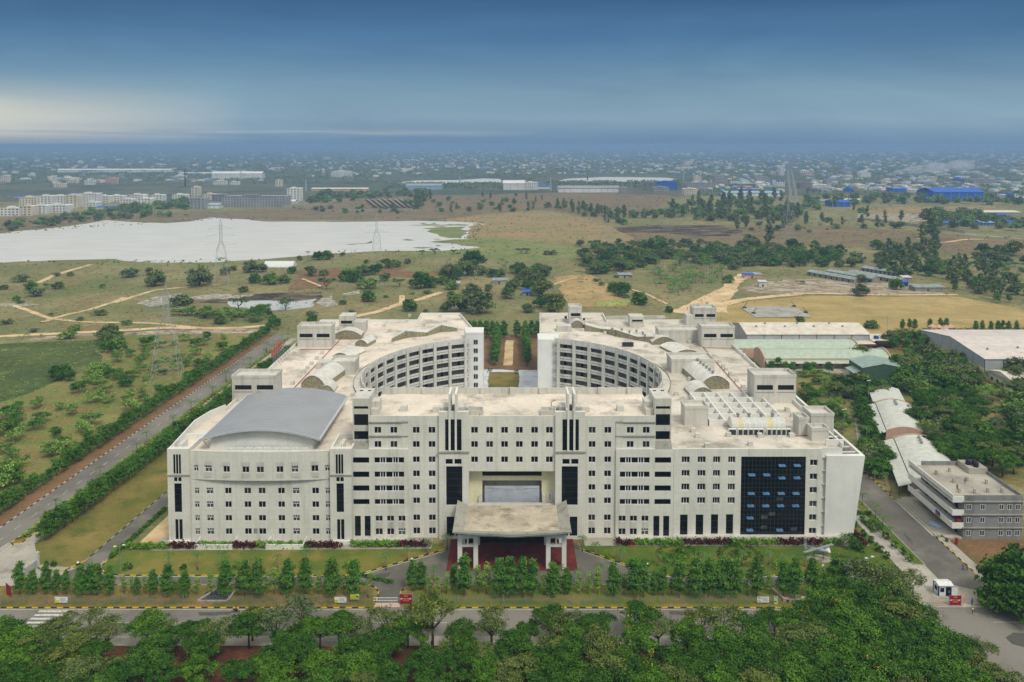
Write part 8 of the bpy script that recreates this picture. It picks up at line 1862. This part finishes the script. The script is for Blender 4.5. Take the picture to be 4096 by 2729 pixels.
# ---------------------------------------------------------------- the town across the plain
PAL = {'white': plain('town_white', S(224, 222, 214), .7, 0, .08, .05), 'cream': plain('town_cream', S(220, 208, 182), .7, 0, .08, .05), 'grey': plain('town_grey', S(158, 158, 154), .8, 0, .12, .05), 'pink': plain('town_pink', S(212, 172, 150), .7, 0, .1, .05), 'blue': M['blue'], 'pale blue': M['bluepale'], 'dark': plain('town_dark', S(128, 128, 122), .8, 0, .15, .05)}
DARK = plain('town_window', (.03, .035, .04, 1), .5, 0, .1)
def house(f, x0, x1, yb, yt, col, lab, depth=18, roof=None, name='town_building', cat='building', grp=None, shed=False):
    a, b = G(f(x0, yb)), G(f(x1, yb)); w_ = abs(b[0] - a[0]); h = max(3.0, V(f(x0, yt), a[1])[1])
    o = empty(name, (a[0], a[1], 0), 0, lab, cat, grp)
    if shed:
        lpart(MB().box(0, w_, 0, depth, 0, h * .72), 'wall', PAL[col], o)
        lpart(MB().along_x([(-1, h * .72), (depth / 2, h), (depth + 1, h * .72), (depth + 1, h * .76), (depth / 2, h * 1.05), (-1, h * .76)], -1, w_ + 1), 'roof', PAL[roof or col], o)
        mb = MB(); n = max(3, int(w_ / 14)); [mb.box(w_ * k / n - .3, w_ * k / n + .3, -.3, -.01, 0, h * .7) for k in range(n + 1)]; lpart(mb, 'wall_post', PAL['grey'], o)
        return o
    lpart(MB().box(0, w_, 0, depth, 0, h), 'wall', PAL[col], o)
    fl = max(1, round(h / 3.6)); nw = max(2, int(w_ / 5))
    for k in range(fl):
        mb = MB(); z0 = h * (k + .35) / fl; z1 = h * (k + .78) / fl
        for j in range(nw): mb.box(w_ * (j + .25) / nw, w_ * (j + .75) / nw, -.12, -.01, z0, z1)
        lpart(mb, 'window_row', DARK, o)
    lpart(MB().box(w_ * .3, w_ * .55, depth * .2, depth * .7, h, h + 2.8), 'stair_head', PAL[roof or col], o); lpart(MB().box(-.3, w_ + .3, -.4, 0, h - .1, h + .9).box(-.3, w_ + .3, depth, depth + .4, h - .1, h + .9), 'parapet', PAL[roof or col], o)
    return o
gq = 'white complex across the lake'
for i, (x0, x1, yb, yt, c) in enumerate(((0, 150, 715, 655, 'white'), (60, 140, 712, 668, 'cream'), (150, 245, 712, 640, 'cream'), (240, 360, 700, 635, 'white'), (360, 515, 690, 632, 'white'), (150, 290, 630, 570, 'cream'), (290, 400, 640, 560, 'white'), (400, 520, 625, 560, 'white'), (515, 605, 650, 555, 'cream'), (610, 760, 620, 540, 'white'), (650, 750, 655, 610, 'white'), (760, 850, 610, 560, 'white'), (850, 960, 600, 558, 'white'), (940, 1030, 628, 585, 'white'), (1010, 1125, 610, 550, 'white'), (1080, 1180, 615, 580, 'white'), (1175, 1270, 600, 552, 'white'), (1350, 1455, 600, 550, 'white'), (1460, 1560, 610, 575, 'grey'), (1590, 1690, 590, 545, 'cream'), (1500, 1550, 560, 490, 'cream'))):
    house(b1, x0, x1, yb, yt, c, f'{c} flat roofed block across the lake, {nth(i)} from the near left', 22, grp=gq)
house(b1, 1490, 1605, 660, 580, 'grey', 'pale grey stepped block at the right end of the lakeside complex', 20); house(b1, 1605, 1720, 655, 618, 'white', 'low white shed beside the stepped block', 20, 'pale blue', shed=True)
house(b1, 1740, 2235, 645, 562, 'grey', 'long grey unfinished concrete building by the lake', 40, 'dark'); house(b1, 2250, 2350, 600, 500, 'white', 'tall white tower block at the right end of the lakeside', 26); house(b1, 1665, 1760, 600, 548, 'dark', 'dark unfinished block left of the long concrete building', 25, 'grey')
house(b1, 2235, 2310, 625, 592, 'white', 'small white roofed pavilion beside the tower block', 25, shed=True)
for x0, x1, yb, yt, c, lab in ((110, 250, 572, 558, 'blue', 'blue roof above the far left complex'), (530, 690, 552, 538, 'blue', 'long blue roof above the middle of the complex'), (750, 945, 655, 640, 'blue', 'low blue roofed shed in front of the complex'), (450, 1340, 372, 346, 'white', 'very long white shed on the hazy far left plain'), (1400, 1660, 385, 373, 'white', 'long white hazy shed left of the white factory'), (1660, 2055, 420, 368, 'white', 'big white factory with flat roof in the hazy left distance')): house(b1, x0, x1, yb, yt, 'white' if c == 'blue' else c, lab, 30, c, shed=True, name='factory_shed', cat='shed')
for x0, x1, yb, yt, c, lab in ((825, 910, 460, 420, 'pink', 'pink house with a water tower in the hazy left town'), (520, 600, 458, 432, 'cream', 'cream house in the hazy left town'), (420, 500, 490, 462, 'cream', 'cream low house at hazy left'), (660, 730, 470, 435, 'white', 'white house in the hazy left town'), (1670, 1770, 470, 442, 'white', 'white house row behind the dark unfinished building'), (2160, 2205, 485, 435, 'cream', 'yellow block with blue water tank'), (0, 60, 450, 400, 'cream', 'pale hazy block at the far left edge'), (1800, 1870, 470, 448, 'white', 'small white house behind the unfinished building')): house(b1, x0, x1, yb, yt, c, lab, 16)
house(b2, 1985, 2155, 412, 343, 'white', 'big white ribbed factory hall beyond the plain', 60, name='factory', shed=True); house(b2, 2155, 2260, 412, 355, 'white', 'white office block attached to the ribbed factory hall', 30); house(b2, 2260, 2350, 405, 378, 'white', 'low white annex right of the factory office', 30, 'blue', shed=True)
house(b2, 1220, 1500, 408, 368, 'pale blue', 'long blue walled shed before the second lake', 50, 'grey', shed=True); house(b2, 480, 920, 420, 398, 'pink', 'long low pink shed right of the tower block', 40, 'cream', shed=True); house(b2, 635, 785, 312, 268, 'white', 'row of tall white apartment blocks beyond the lake', 40)
house(b3, 458, 940, 432, 385, 'white', 'very long white warehouse with grey roof at the plain edge', 60, 'grey', shed=True); house(b3, 940, 1010, 440, 395, 'grey', 'grey block at the right end of the long white warehouse', 25)
house(b3, 1240, 1390, 410, 350, 'blue', 'big bright blue netted building in the town', 40, 'blue'); house(b3, 1180, 1260, 360, 346, 'blue', 'bright blue roof left of the blue netted building', 25, shed=True); house(b3, 1205, 1325, 430, 392, 'grey', 'pale grey housing block in front of the blue building', 25); house(b3, 1145, 1230, 412, 358, 'dark', 'dark green netted block left of the blue building', 25)
house(b3, 1765, 2210, 462, 425, 'white', 'long shed with blue and white striped roof at the town edge', 40, 'pale blue', shed=True); house(b3, 1445, 1555, 455, 405, 'cream', 'cream three storey house at the town edge', 25); house(b3, 1460, 1690, 405, 360, 'grey', 'long grey office block in the town', 25); house(b3, 1680, 1785, 372, 305, 'grey', 'grey many windowed block in the town', 25); house(b3, 1525, 1580, 350, 305, 'cream', 'cream tower house in the town', 18)
house(b3, 1860, 2005, 405, 362, 'dark', 'dark framed block behind the striped shed', 30, 'white'); house(b3, 2010, 2115, 370, 312, 'grey', 'grey gridded block beside the far road', 25); house(b3, 2195, 2228, 300, 235, 'white', 'white slab tower beside the far road', 18); house(b3, 2155, 2230, 390, 345, 'white', 'white shop block with blue front by the far road', 22, 'blue'); house(b3, 1450, 1495, 230, 190, 'cream', 'far yellow tower block above the town', 30)
house(b4, 1650, 2036, 502, 405, 'blue', 'huge bright blue industrial shed at the town edge', 70, 'blue', shed=True, name='factory_shed', cat='shed'); house(b4, 1595, 1715, 512, 472, 'blue', 'lower blue annex left of the huge blue shed', 25, 'blue', shed=True, name='factory_shed', cat='shed'); house(b4, 1330, 1455, 430, 397, 'blue', 'smaller blue shed left of the huge blue shed', 40, 'blue', shed=True, name='factory_shed', cat='shed'); house(b4, 850, 990, 545, 497, 'blue', 'blue gabled shed near the far road', 35, 'blue', shed=True, name='factory_shed', cat='shed')
house(b4, 750, 845, 522, 490, 'grey', 'grey roofed shed beside the blue gabled shed', 30, shed=True); house(b4, 860, 1085, 500, 484, 'white', 'long pale roof behind the blue gabled shed', 30, 'cream', shed=True); house(b4, 2210, 2352, 510, 452, 'white', 'white and blue block at the right edge of the town', 30, 'blue'); house(b4, 1995, 2325, 610, 580, 'grey', 'long grey green shed at right above the blue roofs', 40, 'cream', shed=True)
house(b4, 1710, 2010, 695, 665, 'dark', 'long dark blue open shed on the right plain', 30, 'blue', shed=True); house(b4, 2030, 2115, 690, 660, 'blue', 'pale blue roofed shed beside the dark blue shed', 30, 'pale blue', shed=True); house(b4, 2135, 2215, 628, 600, 'blue', 'blue boxy shed on the right plain', 25, shed=True); house(b4, 2250, 2360, 690, 660, 'cream', 'cream and blue shed at the right picture edge', 30, 'blue', shed=True)
house(b4, 1070, 1150, 315, 275, 'white', 'white block in the middle of the right town', 25); house(b4, 800, 915, 360, 330, 'grey', 'grey block in the right town', 25); house(b4, 1955, 2140, 370, 330, 'grey', 'long grey block at right in the town', 30); house(b4, 720, 840, 405, 375, 'white', 'white block near the far road', 25); house(b4, 600, 700, 400, 360, 'dark', 'dark unfinished block near the far road', 25); house(b4, 1140, 1240, 412, 380, 'white', 'white and blue workshop in the right town', 25, 'blue')

# the many small buildings: one mesh each, too small in the photo to show parts
unit = {}
for c in PAL:
    for k in range(2):
        mb = MB().box(-.5, .5, -.5, .5, 0, 1, 0)
        if k: mb.box(-.3, .1, -.2, .4, 1, 1.35, 0)
        for z0, z1 in ((.22, .4), (.6, .8)):
            for j in range(4): mb.box(-.42 + .23 * j, -.28 + .23 * j, -.512, -.503, z0, z1, 1)
        unit[c, k] = mesh_of(mb, 'town_house', [PAL[c], DARK]); unit[c, k].polygons.foreach_set('use_smooth', [False] * len(unit[c, k].polygons))
def region(x): return 'left' if x < 1100 else 'middle' if x < 2500 else 'right'
cnt = 0; rr = random.Random(21)
def lowlim(x): return 735 if x < 1100 else 712 if x < 1550 else 700 if x < 2750 else 770
while cnt < 250:
    x = rr.uniform(-20, 4116) if rr.random() < .45 else rr.uniform(2650, 4116); y = 612 + (lowlim(x) - 612) * rr.random() ** 1.15
    if (1540 < x < 2020 and y > 700) or (2180 < x < 2730 and y > 697) or (3125 < x < 3215): continue
    c = rr.choices(['white', 'cream', 'grey', 'pink', 'blue', 'pale blue', 'dark'], [34, 18, 20, 6, 9, 6, 7])[0]
    if x < 1100 and c in ('blue', 'dark'): c = 'cream'
    g = G((x, y)); sc_ = (g[1] + 10) / 3350; w_ = rr.uniform(9, 36) * sc_ * (.75 + (y - 612) / 300); h = rr.uniform(5, 13) * sc_ * (.7 + (y - 612) / 300); w_ = min(w_, 80); h = min(max(h, 5), 26)
    if c in ('blue', 'pale blue'): h = min(h, 10); w_ *= 1.3
    o = link('town_house', unit[c, rr.randrange(2)]); o.location = (g[0], g[1], 0); o.scale = (w_, rr.uniform(12, 30), h); o.rotation_euler = (0, 0, rr.uniform(-.25, .25))
    zone = 'far' if y < 655 else 'near'
    tag(o, f'small {c} building of the hazy {region(x)} town, {zone} rows', 'building', f'{c} {zone} buildings of the {region(x)} town'); cnt += 1
lakes = lambda x, y: not ((1540 < x < 2020 and 708 < y < 740) or (2180 < x < 2730 and 700 < y < 733) or (3128 < x < 3212))
# beyond those, the mass of the town and its trees
n = 2600; mb = MB(); rr = random.Random(5)
for i in range(n):
    x = rr.uniform(-100, 4200) if rr.random() < .5 else rr.uniform(1500, 4200); y = 600 + 75 * rr.random() ** 1.6
    if i > 1500:
        y = 640 + 130 * rr.random()
        if y > lowlim(x) or not lakes(x, y): continue
    g = G((x, y)); s_ = (g[1]) / 3350; k_ = 1 + max(0, y - 640) / 120; w_ = rr.uniform(4, 14) * s_ * k_; h = rr.uniform(2, 5.5) * s_ * k_; w_ = min(w_, 120); h = min(h, 30)
    mb.box(g[0], g[0] + w_, g[1], g[1] + 25, 0, h, rr.choice((0, 0, 0, 1, 1, 2, 3)))
tag(mb.build('distant_town', [PAL['white'], PAL['grey'], PAL['cream'], PAL['pale blue']]), kind='stuff')
def woods(name, n, ypick, size, per, mat, xpick, ok=lambda x, y: True):
    C = []; Nn = []; sz = []
    k = 0
    while k < n:
        x, y = xpick(), ypick()
        if not ok(x, y): continue
        g = G((x, y)); s_ = g[1] / 3350; r_ = random.uniform(*size) * s_; r_ = min(r_, 26)
        p = NR.normal(size=(per, 3)) * np.array([r_ * .9, r_ * .9, r_ * .22]) + np.array([g[0], g[1], r_ * .5]); p[:, 2] = np.abs(p[:, 2]); C.append(p); Nn.append(NR.normal(size=(per, 3)) + np.array([0, -.3, .8])); k += 1
        sz.append(np.full(per, r_ * .8))
    C = np.concatenate(C); me = leaf_mesh(name, C, np.concatenate(Nn), np.concatenate(sz), M[mat], .9); tag(link(name, me), kind='stuff')
woods('distant_woods', 4600, lambda: 598 + 110 * random.random() ** 1.3, (3, 8), 9, 'leaf_far', lambda: random.uniform(-900, 5000), lakes)
woods('town_trees', 5200, lambda: random.uniform(645, 785), (3.5, 8), 9, 'leaf_far', lambda: random.uniform(-900, 5000), lambda x, y: lakes(x, y) and y < lowlim(x) + 24 and not (x < 1100 and y > 738))
LAKE_P = [(x * 1.7408, y * 1.7408) for x, y in ((-60, 610), (300, 603), (700, 603), (800, 580), (1050, 580), (1110, 512), (920, 503), (500, 503), (150, 525), (-60, 545))]
NOGO = [LAKE_P, [b4(*q) for q in ((-100, 1340), (640, 1242), (1830, 1248), (2600, 1420), (2600, 1640), (-300, 1600))], [b4(*q) for q in ((120, 1190), (1000, 1128), (1740, 1228), (300, 1222))], [r3(*q) for q in ((1150, 1100), (2150, 330), (2400, 300), (2400, 1500), (900, 1600))]]
okp = lambda x, y: not any(inside((x, y), q) for q in NOGO) and not (1150 < x < 2960 and y > 1235) and not (2900 < x and y > 1240)
woods('scrub_cover', 5000, lambda: 780 + 560 * random.random(), (1.2, 4.5), 7, 'leaf_far', lambda: random.uniform(-900, 5000), okp)
woods('dry_grass', 5600, lambda: 780 + 700 * random.random(), (1.5, 5), 7, 'leaf_dry', lambda: random.uniform(-900, 5000), okp)
woods('green_weeds', 650, lambda: 1340 + 640 * random.random(), (2, 7), 7, 'leaf_scrub', lambda: random.uniform(-100, 1050), lambda x, y: okp(x, y) and inside((x, y), [(-100, 1320), (1060, 1330), (620, 1640), (-100, 2040)]))
woods('lakeside_trees', 900, lambda: random.uniform(722, 756), (4, 9), 9, 'leaf_far', lambda: random.uniform(1500, 2760), lambda x, y: (1540 < x < 2020 and y > 733) or (2190 < x < 2720 and 727 < y < 752))
# weedy margin of the lake
C = []; sz = []
for i in range(len(LAKE_P) - 1):
    if i == 9: continue
    a_, b_ = G(LAKE_P[i]), G(LAKE_P[i + 1]); L = math.hypot(b_[0] - a_[0], b_[1] - a_[1])
    for k in range(int(L / 3.2)):
        t = random.random(); o_ = abs(random.gauss(0, 7)); C.append((a_[0] + (b_[0] - a_[0]) * t + random.gauss(0, 6), a_[1] + (b_[1] - a_[1]) * t + random.gauss(0, 8), .5)); sz.append(random.uniform(1.0, 3.4))
me = leaf_mesh('shore_reeds', np.array(C), NR.normal(size=(len(C), 3)) + np.array([0, 0, .9]), np.array(sz), M['leaf_c'], .8); tag(link('shore_reeds', me), kind='stuff')
# chimneys, masts and a drift of smoke
for i, (f, x, yb, yt, lab) in enumerate(((b1, 1452, 480, 345, 'thin dark chimney mast at the hazy left'), (b2, 438, 420, 335, 'thin pale mast left of the solar panels'), (b3, 397, 420, 315, 'thin mast between the factory and long warehouse'), (b3, 686, 335, 290, 'dark factory chimney by the third lake'), (b3, 1437, 350, 275, 'thin chimney in the middle of the town'), (b4, 823, 330, 280, 'thin chimney in the right town'), (b1, 1890, 430, 360, 'pale chimney by the white factory'), (b2, 1645, 370, 300, 'thin mast by the second lake'))):
    g = G(f(x, yb)); h = V(f(x, yt), g[1])[1]; thing(MB().tube([(g[0], g[1], 0), (g[0], g[1], h * .6), (g[0], g[1], h)], [2.2, 1.6, 1.2], 8), 'chimney', 'darksteel' if 'dark' in lab else 'shedwall', lab, 'chimney')
g = G(b4(1300, 345)); ms, nt, _, _ = nodes('smoke_air'); v_ = nt.nodes.new('ShaderNodeVolumePrincipled'); v_.inputs['Color'].default_value = (.9, .93, 1, 1); v_.inputs['Density'].default_value = .012; om = nt.nodes.new('ShaderNodeOutputMaterial'); nt.links.new(v_.outputs[0], om.inputs['Volume'])
bm = bmesh.new()
for dx, z_, r_ in ((0, 22, 10), (28, 28, 17), (75, 34, 26), (140, 40, 34), (210, 48, 34)):
    bmesh.ops.create_icosphere(bm, subdivisions=2, radius=1.0, matrix=Matrix.Translation((g[0] + dx, g[1], z_)) @ Matrix.Diagonal((r_ * 1.3, r_, r_ * .55, 1)))
me = bpy.data.meshes.new('smoke'); bm.to_mesh(me); bm.free(); me.materials.append(ms); tag(link('smoke', me), kind='stuff')
